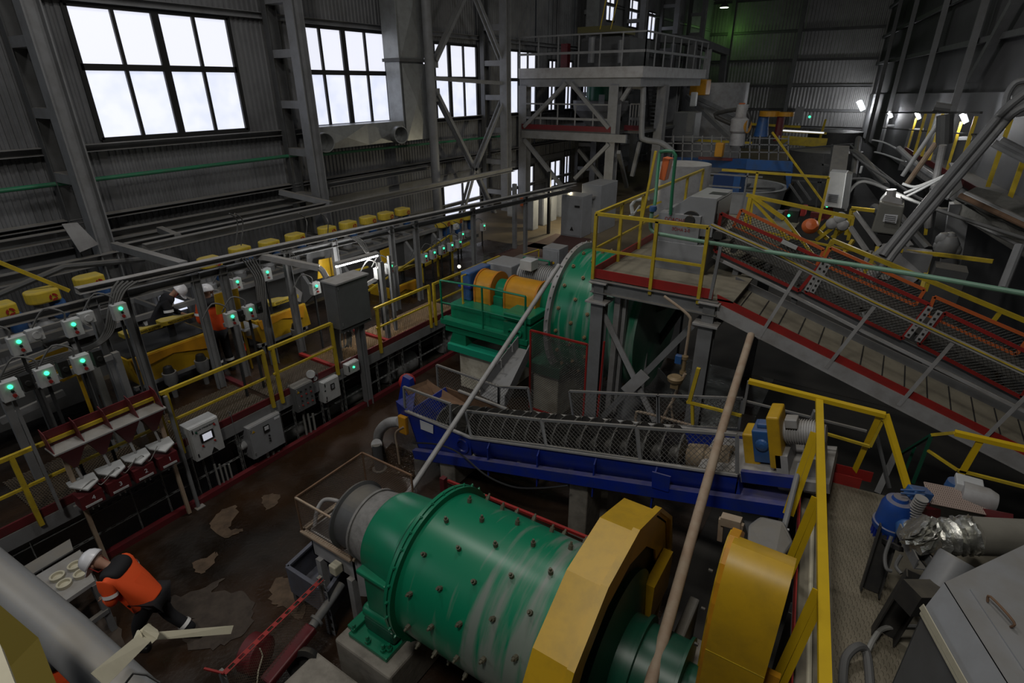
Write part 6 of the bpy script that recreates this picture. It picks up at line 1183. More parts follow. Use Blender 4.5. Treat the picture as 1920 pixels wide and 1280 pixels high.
# foil duct
t = thing('flexible_duct', 'crumpled silver foil duct joining a fat grey duct at the lower right', 'duct', P(1750, 1010, y=5.0))
c0, c1, c2, c3 = P(1712, 985, y=4.9), P(1738, 1008, y=4.9), P(1790, 1005, y=5.0), P(1828, 1003, y=5.05)
pts = smoothpath([c0, lerp(c0, c1, .5), c1, c2, c3], 8); rs = []
for i in range(len(pts)): f_ = i / (len(pts) - 1); rs.append((.145 + .03 * math.sin(i * 2.3) * (1 - f_ * .3)) * (.75 + .25 * min(1, f_ * 4)) )
m = MB(); m.tube(pts, rs, 26); rr = random.Random(3); m.v = [tuple(V(p) + V((rr.uniform(-.012, .012), rr.uniform(-.012, .012), rr.uniform(-.012, .012)))) for p in m.v]; m.build('foil_sleeve', m_foil, t, smooth=True)
m = MB(); m.tube([c3 + (c2 - c3).normalized() * .05, P(2000, 1012, y=5.6)], .155, 28); m.build('grey_duct', m_cream if 0 else mat('dusty_duct', (.22, .21, .18), .6, .1, (.15, .14, .12), .6, 4), t, smooth=True)
m = MB(); m.prism([P(1760, 985, y=5.4), P(1800, 965, y=5.5), P(1905, 975, y=5.9), P(1920, 1000, y=5.9), P(1830, 1000, y=5.4)], (0, .03, -.02)); m.build('collar_plate', m_steel_l, t)
# black channel frames
t = thing('channel_frame', 'black steel channel legs standing on the service deck below the blue motor', 'frame', P(1650, 1100, z=1.9))
for (a, b, w_) in ((P(1668, 985, y=5.3), P(1630, 1105, z=DZ0 + .02), .16), (P(1722, 1075, y=4.7), P(1655, 1185, z=DZ0 + .02), .18), ((P(1694, 1000, y=5.1)), P(1728, 1068, y=4.75), .12)):
    m = MB(); m.ch(a, b, .12, w_, .012, up=(1, 0, 0)); m.build('channel', m_dark if w_ > .13 else m_steel, t)
m = MB(); m.bar(P(1730, 1060, y=4.8), P(1800, 1070, y=5.0), .12, .05); m.bar(P(1650, 1010, y=5.3), P(1690, 1030, y=5.0), .04); m.bar(P(1700, 1120, y=4.3), P(1790, 1120, y=4.6), .18, .2); m.build('cross_channel', m_dark, t)
m = MB(); a = P(1795, 1045, y=4.75); m.rev(a, (P(1760, 1100, y=4.6) - a), [(0, .12), (.02, .13), (.4, .13)], 26, cap=False); m.rev(a + V((.0, .0, -.03)), (P(1760, 1100, y=4.6) - a), [(0, .12), (.01, 0)], 26); one(m, 'pipe_collar', m_steel, 'open round grey pipe end below the silver duct', 'pipe', smooth=True)
tubes('hydraulic_hose', 'grey hose curling down beside the black channel legs', 'hose', [[P(1672, 1005, y=5.1), P(1660, 1040, y=5.0), P(1662, 1065, y=4.9), P(1672, 1070, y=4.9)], [P(1690, 1040, y=4.9), P(1680, 1060, y=4.85), P(1690, 1075, y=4.8)]], .016, m_cable, 8, 'hose')
tubes('thick_hose', 'thick dark hose arching on the deck at the bottom edge', 'hose', [[P(1580, 1285, z=1.95), P(1585, 1235, z=2.0), P(1608, 1212, z=2.05), P(1625, 1225, z=2.0), P(1632, 1290, z=1.95)], ], .035, m_cable, 10, 'hose')
tubes('thick_hose', 'grey hose curving from the deck to under the big grey hopper', 'hose', [[P(1625, 1225, z=1.95), P(1640, 1195, z=2.0), P(1660, 1177, z=2.0), P(1720, 1175, z=2.0)]], .022, m_cablel, 8, 'hose')
# big grey hopper at the lower right
zt = 3.1; A_ = P(1770, 1092, z=zt); B_ = P(1990, 988, z=zt); C_ = A_ + (P(1900, 1300, z=zt) - A_) * 1.2; Dd = B_ + (C_ - A_)
t = thing('dust_hopper', 'large grey sheet-metal hopper with a hinged lid, cut by the lower right corner', 'hopper', ((A_.x + Dd.x) / 2, (A_.y + Dd.y) / 2, DZ0))
out = (A_ - B_).normalized(); dn = (C_ - A_).normalized(); E_ = A_ + out * .12 + V((0, 0, -.2)); G_ = C_ + out * .12 + V((0, 0, -.2))
m = MB(); m.prism([A_, B_, Dd, C_], (0, 0, -.02)); m.build('top', m_cabl, t)
m = MB(); m.prism([A_, C_, G_, E_], tuple(out * -.01)); m.build('bevel_side', m_cabl, t)
m = MB(); q = out * .03; m.prism([E_, G_, G_ + q + V((0, 0, -.02)), E_ + q + V((0, 0, -.02))], (0, 0, -.02)); m.prism([E_ - dn * .02 + q, G_ + q, G_ + q + V((0, 0, .06)), E_ + q + V((0, 0, .06))], tuple(out * .008)); m.build('lip_strip', m_beige if 0 else m_cream, t)
m = MB(); bE = E_ + V((0, 0, -.95)) ; bG = G_ + V((0, 0, -.95)); m.prism([E_, G_, bG, bE], tuple(out * -.012)); m.prism([E_, bE, bE - out * 1.5, B_ + V((0, 0, -.2))], tuple(dn * .012)); m.prism([G_, bG, bG - out * 1.5, Dd + V((0, 0, -.2))], tuple(dn * -.012)); m.build('side_walls', m_cab, t)
u1 = (B_ - A_).normalized(); m = MB(); a = A_ + u1 * .17 + dn * .13; m.prism([a, a + u1 * 1.0, a + u1 * 1.0 + dn * .9, a + dn * .9], (0, 0, .012)); m.build('lid_panel', m_cabl, t)
m = MB(); a = P(1852, 1128, z=zt + .02); b = P(1895, 1175, z=zt + .02); m.tube(smoothpath([a, a + V((0, 0, .05)), b + V((0, 0, .05)), b], 4), .008, 8); m.build('lid_handle', m_rust, t, smooth=True)
m = MB(); a = P(1755, 1140, z=2.88); m.rev(a, out, [(0, .014), (.02, .014)], 10); m.build('lip_bolt', m_dark, t)
# tank-like grey vessel and frame behind the yellow belt guard
m = MB(); a = P(1440, 975, y=4.6); m.prism([P(1402, 985, y=5.0), P(1425, 968, y=5.2), P(1470, 978, y=5.2), P(1488, 1020, y=5.0), P(1455, 1060, y=4.6), P(1400, 1040, y=4.6)], (0, .5, -.4)); one(m, 'grey_vessel', m_steel, 'grey metal vessel between the classifier and the yellow belt guard', 'vessel', bevel=.03)
t = thing('rectangular_stand', 'dusty upright rectangular frame left of the grey vessel', 'frame', P(1370, 1020, y=4.9))
for a, b in (((1353, 972), (1390, 982)), ((1353, 972), (1350, 1012)), ((1390, 982), (1384, 1018))): m = MB(); m.bar(P(*a, y=5.0), P(*b, y=5.0), .05 if a[1] != 972 or b[1] != 982 else .10); m.build('bar', m_beige, t)
tubes('white_hose', 'short white hose arc beside the service deck edge', 'hose', [[P(1458, 1000, y=5.3), P(1465, 992, y=5.3), P(1480, 993, y=5.3)]], .012, m_white, 8, 'hose')
m = MB(); m.tube([P(1500, 870, y=6.0), P(1455, 1050, y=5.0)], .03, 10); one(m, 'grey_standpipe', m_steel, 'slanting grey pipe along the red kick plate', 'pipe', smooth=True)
# ================================================================ FOREGROUND LEFT PIPE AND STRAPS
m = MB(); m.tube([ext(PD(120, 1190, 3.05), PD(-60, 1042, 3.3), 1.5), PD(-60, 1042, 3.3), PD(120, 1190, 3.05), PD(270, 1330, 2.8), ext(PD(120, 1190, 3.05), PD(270, 1330, 2.8), 1.5)], .085, 24); one(m, 'large_pipe', m_steel, 'large grey pipe crossing the lower left corner close to the viewer', 'pipe', smooth=True)
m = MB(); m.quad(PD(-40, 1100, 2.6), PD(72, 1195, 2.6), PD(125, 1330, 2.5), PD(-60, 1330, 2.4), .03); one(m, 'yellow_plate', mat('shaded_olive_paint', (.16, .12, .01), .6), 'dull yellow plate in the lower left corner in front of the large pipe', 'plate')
m = MB(); m.bar(PD(-20, 1225, 1.9), PD(22, 1340, 1.8), .045, .03); one(m, 'cream_rail', m_cream, 'cream rail end in the extreme lower left corner', 'rail')
t = thing('cream_strap', 'torn cream strap knotted and dangling past the large pipe', 'strap', PD(270, 1200, 2.75))
m = MB(); m.quad(PD(283, 1185, 2.75), PD(438, 1172, 2.85), PD(433, 1188, 2.85), PD(285, 1200, 2.75), .004); m.build('free_end', m_cream, t)
m = MB(); m.quad(PD(268, 1182, 2.72), PD(288, 1196, 2.72), PD(200, 1285, 2.45), PD(172, 1260, 2.45), .004); m.build('tail', m_cream, t)
m = MB(); rr = random.Random(5); m.tube([PD(252, 1202, 2.73), PD(262, 1192, 2.71), PD(270, 1193, 2.74), PD(276, 1180, 2.71), PD(284, 1194, 2.72), PD(292, 1192, 2.75)], [.008, .024, .03, .022, .028, .01], 9); m.build('knot', m_cream, t, smooth=False)
m = MB(); m.tube([PD(232, 1285, 2.5), PD(250, 1262, 2.48), PD(275, 1265, 2.47), PD(300, 1280, 2.46)], .004, 6); one(m, 'twine', m_rubber, 'thin dark twine wrapped over the large pipe', 'twine')
# ================================================================ MIDDLE DISTANCE
def Y_(u, v, y): return P(u, v, y=y)
def pbar(t, nm, segs, mm, w=.1, h=None):
    for a, b in segs: m = MB(); m.bar(P(a[0], a[1], y=a[2]), P(b[0], b[1], y=b[2]), w, h or w); m.build(nm, mm, t)
TY = 24.0
xa = Y_(972, 135, TY).x; xb = Y_(1206, 128, TY).x; z7 = Y_(1090, 146, TY).z; z8 = Y_(1090, 126, TY).z
t = thing('service_tower', 'two-storey grey steel platform in the middle distance with a red lower edge', 'platform', ((xa + xb) / 2, TY, 1.1))
m = MB(); m.box((xa, TY, z7), (xb, TY + 9, z8)); m.build('upper_slab', m_steel_l, t)
m = MB(); m.box((xa, TY + .1, z7 - .35), (xb - .1, TY + .4, z7)); m.box((xb - .5, TY + .4, z7 - .35), (xb - .2, TY + 8.9, z7)); m.build('upper_beam', m_steel, t)
xc = Y_(1150, 250, TY + .3).x
z4 = Y_(1060, 250, TY).z
m = MB(); m.box((xa + .2, TY, z4), (xc, TY + 8, z4 + .12)); m.box((xc, TY + 1.5, z4), (xb - .4, TY + 8, z4 + .12)); m.build('lower_deck', m_steel_d, t)
m = MB(); m.box((xa + .2, TY - .03, z4 + .12), (xc, TY, z4 + .34)); m.box((xc, TY + 1.45, z4 + .12), (xb - .4, TY + 1.5, z4 + .34)); m.build('red_kick_plate', m_red_d, t)
m = MB(); m.box((xa + .2, TY - .05, z4 - .28), (xb - .5, TY + .1, z4 + .05)); m.build('lower_beam', m_steel, t)
for (x, y) in ((xc, TY + .25), (xa + .2, TY + .25), (xc, TY + 8), (xb - .3, TY + 3.5), (xa + .3, TY + 8)): m = MB(); m.ib((x, y, 1.1), (x, y, z7 - .3), .42, .45, .04, up=(0, 1, 0)); m.build('column', m_steel, t)
pbar(t, 'brace', [((1062, 156, TY), (983, 238, TY)), ((1071, 156, TY), (1142, 240, TY)), ((983, 262, TY), (1072, 372, TY)), ((1142, 270, TY), (1078, 335, TY)), ((1085, 280, TY + 2), (1140, 348, TY + 2)), ((1190, 150, TY + .3), (1166, 188, TY + .3)), ((1200, 266, TY + 2), (1185, 330, TY + 2)), ((1160, 285, TY), (1175, 350, TY + 3))], m_steel, .16)
def railrun(t, x0, y0, x1, y1, z, n, mm, hh=1.1, w=.06):
    m = MB(); m.bar((x0, y0, z + hh), (x1, y1, z + hh), w); m.build('top_rail', mm, t); m = MB(); m.bar((x0, y0, z + hh * .45), (x1, y1, z + hh * .45), w * .9, w * 1.6); m.build('mid_rail', mm, t)
    for k in range(n + 1): x = x0 + (x1 - x0) * k / n; y = y0 + (y1 - y0) * k / n; m = MB(); m.bar((x, y, z), (x, y, z + hh), w * .8); m.build('post', mm, t)
t = thing('tower_handrail', 'grey railing round the top of the two-storey platform', 'handrail', (xa, TY, z8)); railrun(t, xa, TY + .1, xb, TY + .1, z8, 6, m_steel, 1.25); railrun(t, xb, TY + .1, xb, TY + 8.8, z8, 8, m_steel, 1.25)
t = thing('tower_handrail', 'grey railing along the red-edged lower deck of the two-storey platform', 'handrail', (xa, TY, z4 + .12)); railrun(t, xa + .3, TY + .05, xc, TY + .05, z4 + .12, 5, m_steel); railrun(t, xc + .2, TY + 1.55, xb - .5, TY + 1.55, z4 + .12, 4, m_steel)
# vessel under the tower
c = Y_(1127, 190, TY + 4); t = thing('mixing_vessel', 'small green-topped grey vessel with a white label under the upper platform', 'vessel', (c.x, c.y, z4 + .12))
m = MB(); m.rev((c.x, c.y, c.z - .2), (0, 0, 1), [(-1.1, .5), (-.2, 1.35), (.25, 1.4), (.25, 0)], 24); m.build('cone_body', m_steel_l, t, smooth=True)
m = MB(); m.rev((c.x, c.y, c.z + .05), (0, 0, 1), [(0, .75), (.75, .75)], 24); m.build('green_top', m_green, t, smooth=True)
a = Y_(1128, 186, TY + 2.6); m = MB(); m.box((a.x - .15, a.y, a.z - .2), (a.x + .15, a.y + .02, a.z + .2)); m.build('white_label', m_white, t)
# machinery on the top level
t = thing('hoist_machine', 'dark mustard-topped machine on the upper level of the tower', 'machine', Y_(1130, 118, TY + 3))
m = MB(); a = Y_(1097, 118, TY + 3); b = Y_(1190, 70, TY + 3); m.box((a.x, TY + 2.5, z8), (b.x, TY + 5, b.z)); m.build('casing', m_steel_d, t)
m = MB(); a = Y_(1097, 64, TY + 3); m.box((a.x - .1, TY + 2.4, a.z), (b.x - .8, TY + 5, a.z + .25)); m.build('top_frame', mat('drab_yellow', (.10, .09, .03), .6), t)
m = MB(); m.tube([Y_(1108, 118, TY + 2), Y_(1110, 70, TY + 2)], .15, 10); m.tube([Y_(1162, 118, TY + 2), Y_(1164, 75, TY + 2)], .1, 8); m.build('pipes', m_steel, t)
m = MB(); a = Y_(1098, 55, TY + 4); b = Y_(1118, 0, TY + 4); m.box((a.x, TY + 4, a.z), (b.x - .1, TY + 4.6, b.z + 3)); one(m, 'air_duct', m_galv, 'vertical galvanised duct above the tower machine', 'duct')
m = MB(); m.tube([Y_(1125, 55, TY + 2.4), Y_(1136, 0, TY + 2.4)], .025, 6); m.tube([Y_(1145, 55, TY + 2.4), Y_(1158, 0, TY + 2.4)], .025, 6); one(m, 'hoist_chain', m_yrail, 'pair of thin hoist chains hanging above the tower', 'chain')
m = MB(); a = Y_(1052, 82, TY + 2); m.box((a.x, TY + 2, a.z - 1.0), (a.x + .35, TY + 2.3, a.z)); one(m, 'red_box', m_red_d, 'dark red box behind the top railing of the tower', 'box')
t = thing('stair', 'dark ladder stair at the right side of the tower', 'stair', Y_(1228, 240, TY + 6))
m = MB(); a = Y_(1218, 240, TY + 6); b = Y_(1213, 158, TY + 6)
for k in range(12): q = lerp(a, b, k / 11); m.box((q.x, q.y, q.z), (q.x + .55, q.y + .25, q.z + .05))
m.build('treads', m_steel, t); m = MB(); m.bar(a, b, .08); m.bar(a + V((.6, 0, 0)), b + V((.6, 0, 0)), .08); m.build('stringers', m_steel_d, t)
tubes('vent_pipe', 'grey pipe running down the right side of the tower', 'pipe', [[Y_(1180, 162, TY + 1), Y_(1203, 163, TY + 1), Y_(1206, 175, TY + 1), Y_(1203, 250, TY + 1), Y_(1210, 262, TY + 1), Y_(1240, 268, TY + 1), Y_(1262, 285, TY + 1)]], .12, m_steel, 10, 'pipe')
t = thing('boxy_frame', 'dark steel portal frame with one pale upright right of the tower', 'frame', Y_(1320, 165, 36))
pbar(t, 'beam', [((1235, 72, 34), (1300, 75, 36)), ((1300, 75, 36), (1362, 98, 46)), ((1300, 78, 36), (1296, 165, 36)), ((1358, 100, 46), (1352, 165, 46)), ((1260, 70, 38), (1330, 92, 44))], m_steel_d, .4)
pbar(t, 'pale_upright', [((1329, 92, 40), (1319, 168, 40))], m_steel_l, .34)
pbar(t, 'ramp_beam', [((1288, 180, 36), (1372, 262, 34)), ((1295, 178, 36), (1395, 225, 38))], m_steel, .22)
# cabinets beyond the walkway
def box3(u0, v1, u1, v0, y, d, name, label, mm, cat='cabinet', door=True, zb=None):
    a = Y_(u0, v1, y); b = Y_(u1, v0, y); zb = a.z if zb is None else zb; t = thing(name, label, cat, ((a.x + b.x) / 2, y + d / 2, zb)); m = MB(); m.box((a.x, y, zb), (b.x, y + d, b.z)); m.build('body', mm, t, bevel=.015)
    if door: m = MB(); m.box((a.x + .04, y - .02, zb + .06), (b.x - .04, y, b.z - .06)); m.build('door', mm, t, bevel=.005)
    return t, a, b
cby = P(1051, 441, z=1.1).y; t, a, b = box3(1051, 441, 1093, 369, cby, .8, 'control_cabinet', 'tall pale cabinet with a black triangle beside the lit yellow floor', m_cabl, zb=1.1)
cbx = a.x; m = MB(); m.prism([(a.x + .40, cby - .04, 1.35), (a.x + .55, cby - .04, 1.35), (a.x + .475, cby - .04, 1.5)], (0, .01, 0)); m.build('warning_triangle', m_rubber, t); m = MB(); m.box((b.x - .3, cby - .04, b.z - .4), (b.x - .1, cby - .02, b.z - .33)); m.build('dark_handle', m_rubber, t)
box3(1090, 372, 1128, 348, cby + 1.0, 1.5, 'control_cabinet', 'grey cabinet row behind the tall pale cabinet', m_cabl, door=False, zb=1.1)
for i, (u0, v1, u1, v0) in enumerate(((985, 428, 1000, 372), (1000, 420, 1020, 366), (1020, 412, 1036, 362), (1036, 405, 1052, 356))): box3(u0, v1, u1, v0, P(985, 430, z=1.1).y + i * .9, .4, 'wall_cabinet', 'pale low cabinet under the lower windows, %s from the left' % ORD[i], m_cabl, zb=1.1)
box3(975, 392, 986, 372, 22.5, .3, 'orange_box', 'small orange box left of the pale low cabinets', m_orange, 'box', False)
box3(951, 405, 962, 378, 19.5, .25, 'wall_box', 'small white box on the column right of the diamond bracing', m_white, 'box')
m = MB(); a = Y_(1028, 445, 18.5); m.bar((a.x, 18.5, 1.1), (a.x, 18.5, 3.4), .10); one(m, 'dark_post', m_rubber, 'thin black post in front of the pale low cabinets', 'post')
m = MB(); a = Y_(965, 470, 16); m.bar((a.x, 16, 1.1), (a.x, 16, 3.3), .12); one(m, 'grey_post', m_steel, 'grey post standing left of the yellow lit floor', 'post')
# lamp that throws the yellow light on the far floor
c = V((cbx + .45, cby + 1.05, 2.4)); t = thing('tube_lamp', 'lit tube hidden behind the low cabinets that lights the yellow floor', 'lamp', c); m = MB(); m.tube([c + V((-.4, 0, 0)), c + V((.4, 0, 0))], .03, 8); m.build('tube', m_tube, t); m = MB(); m.box(tuple(c + V((-.45, -.27, .03))), tuple(c + V((.45, .07, .09)))); m.build('housing', m_steel, t)
def plight(name, loc, e, col=(1, 1, 1), r=.08, tgt=None, spot=None):
    l = bpy.data.lights.new(name, 'SPOT' if spot else 'POINT'); l.energy = e; l.color = col; l.shadow_soft_size = r
    if spot: l.spot_size = math.radians(spot); l.spot_blend = .6
    o = bpy.data.objects.new(name, l); C.objects.link(o); o.location = V(loc)
    if tgt is not None: o.rotation_euler = (V(tgt) - V(loc)).to_track_quat('-Z', 'Y').to_euler()
plight('low_tube_light', c + V((-.75, .2, .2)), 120, (1, .88, .6))
m_rmat = mat('dull_red_mat', (.045, .014, .010), .8)
for i, (q, lb) in enumerate((((925, 455, 1000, 430), 'dark red rubber mat on the far floor, left one'), ((960, 440, 1025, 455), 'dark red rubber mat on the far floor, right one'))):
    a = P(q[0], 480, z=1.1 + .01) if i == 0 else P(985, 462, z=1.11); m = MB(); m.box((a.x, a.y, 1.1), (a.x + 1.5, a.y + 2.2, 1.115)); one(m, 'floor_mat', m_rmat, lb, 'floor mat')
# tank with blue bridge
ty = 28.0; c = Y_(1372, 345, ty); tr_ = Y_(1476, 340, ty).x - c.x
t = thing('thickener_tank', 'round pale grey thickener tank with an open top under a blue bridge', 'tank', (c.x, ty, 0))
zr_ = c.z
m = MB(); m.rev((c.x, ty, 0), (0, 0, 1), [(0, tr_ * .90), (zr_ - .1, tr_), (zr_, tr_ + .08), (zr_, tr_ - .1), (zr_ - .5, tr_ - .12), (zr_ - .5, 0)], 48, cap=False); m.build('tank_shell', m_white, t, smooth=True)
m = MB(); m.rev((c.x, ty, zr_ - .5), (0, 0, 1), [(0, tr_ - .15), (.01, 0)], 40); m.build('dark_pulp', m_rubber, t)
m = MB()
for k in range(9): a = 2 * math.pi * k / 9; m.bar((c.x, ty, zr_ - .2), (c.x + (tr_ - .15) * math.cos(a), ty + (tr_ - .15) * math.sin(a), zr_ - .25), .12, .08)
m.build('launder_spokes', m_steel, t)
t = thing('blue_bridge', 'blue bridge beam crossing over the round thickener tank', 'bridge', Y_(1380, 312, ty - 1))
pbar(t, 'beam', [((1248, 302, ty + 2), (1405, 307, ty - 1)), ((1400, 308, ty - 1), (1486, 312, ty - 1))], m_blue2, .14, .42)
a = [(1472, 312), (1487, 312), (1482, 345), (1475, 355)]; m = MB(); m.prism([Y_(u, v, ty - 1) for u, v in a], (0, .2, 0)); m.build('end_leg', m_blue2, t)
m = MB(); a = Y_(1334, 360, ty - 2); b = Y_(1377, 330, ty - 2); m.box((a.x, ty - 2, a.z - .2), (b.x, ty - 1, b.z)); m.build('blue_box', mat('deep_blue_paint', (.01, .035, .12), .5), t); m = MB(); m.box((b.x, ty - 2.02, a.z - .6), (b.x + .28, ty - 1, b.z)); m.build('pale_blue_post', m_blue2, t)
t = thing('bridge_handrail', 'thin grey scaffold-like railings over the blue bridge with a maroon edge', 'handrail', Y_(1380, 300, ty - 1))
segs = []
for (v, y) in ((256, ty + 1), (268, ty), (282, ty)): segs.append(((1240, v, y), (1480, v + 4, y)))
for u in range(1245, 1485, 18): segs.append(((u, 254, ty), (u - 2, 300, ty)))
pbar(t, 'bar', segs, m_steel, .045); pbar(t, 'maroon_edge', [((1310, 296, ty - .5), (1398, 300, ty - .5))], m_red_d, .12)
t = thing('grey_handrail', 'grey railing in front of the round tank', 'handrail', Y_(1350, 340, 22))
pbar(t, 'bar', [((1290, 322, 22), (1395, 330, 22)), ((1395, 330, 22), (1430, 332, 22)), ((1290, 345, 22), (1390, 352, 22)), ((1308, 312, 23), (1290, 322, 22)), ((1290, 322, 22), (1287, 352, 22)), ((1325, 325, 22), (1322, 352, 22)), ((1403, 322, 22), (1390, 395, 22)), ((1417, 332, 22), (1413, 352, 22))], m_steel, .05)
# drives and pumps on the bridge
def cyl(name, label, u, v, y, r, h, mm, cat='tank', n=24, axis=(0, 0, 1), cone=1.0):
    c = Y_(u, v, y); z0 = min(0, 1.1 - c.z) if axis[2] == 1 else 0; m = MB(); m.rev(c, axis, [(z0, r * cone), (h, r), (h * 1.001, 0)], n); return one(m, name, mm, label, cat, smooth=True)
t = thing('mixer_drive', 'yellow disc-topped mixer drive on a blue cone near the end wall', 'mixer', Y_(1443, 250, 34)); c = Y_(1442, 218, 34)
m = MB(); m.rev(c, (0, 0, 1), [(0, .5), (.25, .5)], 24); m.rev(c + V((.8, 0, .02)), (0, 0, 1), [(0, .4), (.2, .4)], 20); m.build('yellow_cover', m_yor, t, smooth=True)
m = MB(); m.rev(c + V((-.25, 0, 0)), (0, 0, -1), [(0, .25), (1.0, .38)], 20); m.build('blue_cone', m_blue2, t, smooth=True); m = MB(); m.tube([c + V((.6, 0, 0)), c + V((.6, 0, -1.2))], .2, 10); m.build('red_spindle', m_red_d, t)
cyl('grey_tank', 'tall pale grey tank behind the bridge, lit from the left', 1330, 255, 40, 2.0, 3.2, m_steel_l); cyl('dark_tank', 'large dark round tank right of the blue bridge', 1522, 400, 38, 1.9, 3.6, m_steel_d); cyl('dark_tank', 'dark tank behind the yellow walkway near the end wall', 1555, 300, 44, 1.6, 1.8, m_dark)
cyl('grey_tank', 'small lit grey tank seen left of the hopper box', 1275, 380, 18, .8, 1.2, m_steel_l)
t = thing('pump_unit', 'pale dusty pump tower with a yellow wheel on the bridge', 'pump', Y_(1380, 290, ty)); m = MB(); m.rev(Y_(1381, 272, ty), (0, 0, 1), [(0, .35), (.5, .3), (.6, .4), (1.1, .4), (1.2, .25), (1.7, .25)], 16); m.build('column', m_steel_l, t, smooth=True); m = MB(); m.rev(Y_(1395, 236, ty), (1, -.3, 0), [(0, .26), (.2, .3)], 16); m.build('yellow_wheel', m_yor, t, smooth=True); m = MB(); m.tube(smoothpath([Y_(1370, 232, ty), Y_(1340, 215, ty), Y_(1390, 205, ty), Y_(1405, 220, ty), Y_(1400, 240, ty)], 4), .09, 8); m.build('hose', m_dark, t, smooth=True)
for (u, v, w_, h_, y, mm, nm, lb) in ((1346, 290, .35, .5, ty - 1, m_yor, 'yellow_motor', 'small orange-yellow motor on the bridge beside the red edge'), (1388, 212, .3, .5, 34, m_orange, 'orange_beacon', 'orange beacon lamp on a post near the end wall'), (1307, 175, .9, .7, 34, m_yor, 'yellow_motor', 'yellow motor head at the foot of the pale upright'), (1278, 262, 1.1, 1.3, 30, m_cab, 'grey_box', 'dark grey box below the stair of the tower'), (1298, 196, .3, .6, 32, m_white, 'white_box', 'small white box on the sloping beam near the end wall')):
    c = Y_(u, v, y); m = MB(); m.box((c.x - w_ / 2, y, c.z - .1), (c.x + w_ / 2, y + w_, c.z + h_)); one(m, nm, mm, lb, 'equipment', bevel=.04)
t = thing('yellow_walkway', 'yellow walkway with railings and a lit tube below the lit wall sheet', 'walkway', Y_(1510, 265, 40))
pbar(t, 'yellow_edge', [((1462, 262, 40), (1550, 268, 40))], m_yrail, .12, .5); pbar(t, 'rail', [((1455, 245, 40), (1550, 250, 40)), ((1462, 262, 40), (1465, 238, 40)), ((1535, 268, 40), (1548, 225, 42)), ((1455, 255, 40), (1472, 235, 40)), ((1290, 262, 34), (1410, 268, 34)), ((1400, 232, 34), (1500, 238, 36))], m_yrail, .12)
pbar(t, 'pale_tube', [((1460, 244, 39), (1545, 249, 39))], mat('lit_white_tube', (1, 1, 1), .4, emit=(1, 1, 1), es=.7), .08)
t = thing('yellow_brace', 'long thin yellow diagonal bar in front of the dark tank', 'brace', Y_(1500, 330, 26)); pbar(t, 'bar', [((1448, 248, 26), (1560, 402, 24))], m_yrail, .06)
t = thing('scaffold_pipes', 'thin grey pipes crossing in front of the dark tanks', 'pipes', Y_(1500, 330, 30))
pbar(t, 'pipe', [((1485, 325, 30), (1555, 335, 30)), ((1485, 338, 30), (1560, 343, 30)), ((1440, 290, 32), (1478, 265, 32)), ((1475, 280, 30), (1600, 270, 34)), ((1480, 345, 24), (1505, 380, 24)), ((1495, 340, 24), (1520, 375, 24)), ((1560, 270, 34), (1555, 335, 34)), ((1540, 308, 30), (1560, 312, 30)), ((1545, 290, 30), (1538, 350, 30)), ((1535, 340, 30), (1530, 390, 30)), ((1550, 340, 30), (1546, 390, 30))], m_steel_d, .07)
# lit sheet on the end wall
m = MB(); a = Y_(1487, 230, 54.4); b = Y_(1508, 200, 54.4); m.box((a.x, 54.4, a.z), (b.x, 54.45, b.z)); one(m, 'wall_sheet', mat('shiny_sheet', (.55, .55, .55), .15, .9), 'shiny metal sheet on the end wall right of its column', 'sheet')
for i, (u, v) in enumerate(((1518, 219), (1553, 404 - 20))):
    c = Y_(u, v, 44 if i == 0 else 19); m = MB(); m.ball(tuple(c), .08); one(m, 'green_indicator', m_led, ['tiny green indicator near the end wall', 'tiny green indicator by the alarm bells'][i], 'lamp')
# lamps
def lamp(u, v, y, label, e, pole=True, u2=0, v2=0, s=1.0, mm=m_lamp, tg=None):
    c = Y_(u, v, y); t = thing('pole_lamp' if pole else 'wall_lamp', label, 'lamp', (c.x, c.y, c.z))
    m = MB(); m.tube([c + V((-.07 * s, 0, .12 * s)), c + V((.09 * s, 0, -.12 * s))], .055 * s, 10); m.build('lit_tube', mm, t, smooth=True)
    m = MB(); m.bar(c + V((.02, .06 * s, .15 * s)), c + V((.16 * s, .06 * s, -.10 * s)), .1 * s, .04 * s); m.build('housing', m_steel_d, t)
    if pole: b = Y_(u2, v2, y); b.x = c.x + (b.x - c.x) * 1.0; m = MB(); m.ch(b, c + V((.02, .03, -.1)), .07 * s, .12 * s, .01, up=(0, 1, 0)); m.build('pole', m_yrail if s > .9 and u != 1668 else m_steel_l, t); m = MB(); q = lerp(c, b, .38); m.bar(q, q + V((.35, 0, .02)), .05, .1); m.build('bracket', m_white, t)
    plight('lamp_light', c + V((-.12, -.2, -.12)), e, (.97, .98, 1), .06)
    return t
lamp(1806, 222, 22.8, 'nearest pole lamp on a yellow post at the right, above the lit sheet', 24, True, 1778, 318)
lamp(1720, 217, 30.6, 'middle pole lamp on a yellow post at the right', 17, True, 1702, 284, 1.0)
lamp(1668, 215, 40.0, 'farthest pole lamp on a white post at the right', 17, True, 1656, 268, 1.2)
c = Y_(1613, 198, 52); t = lamp(1613, 198, 52.5, 'big lit lamp beside the corner of the end wall', 90, False, s=2.6)
c = Y_(1358, 14, 50); t = thing('high_bay_lamp', 'round lit greenish lamp high on the end wall', 'lamp', c); m = MB(); m.rev(c, (0, 0, 1), [(0, .32), (.04, .34), (.3, .12)], 20); m.build('shade', m_steel_d, t, smooth=True); m = MB(); m.rev(c + V((0, 0, -.02)), (0, 0, 1), [(0, .30), (.015, .30)], 20); m.build('lens', m_lampg, t)
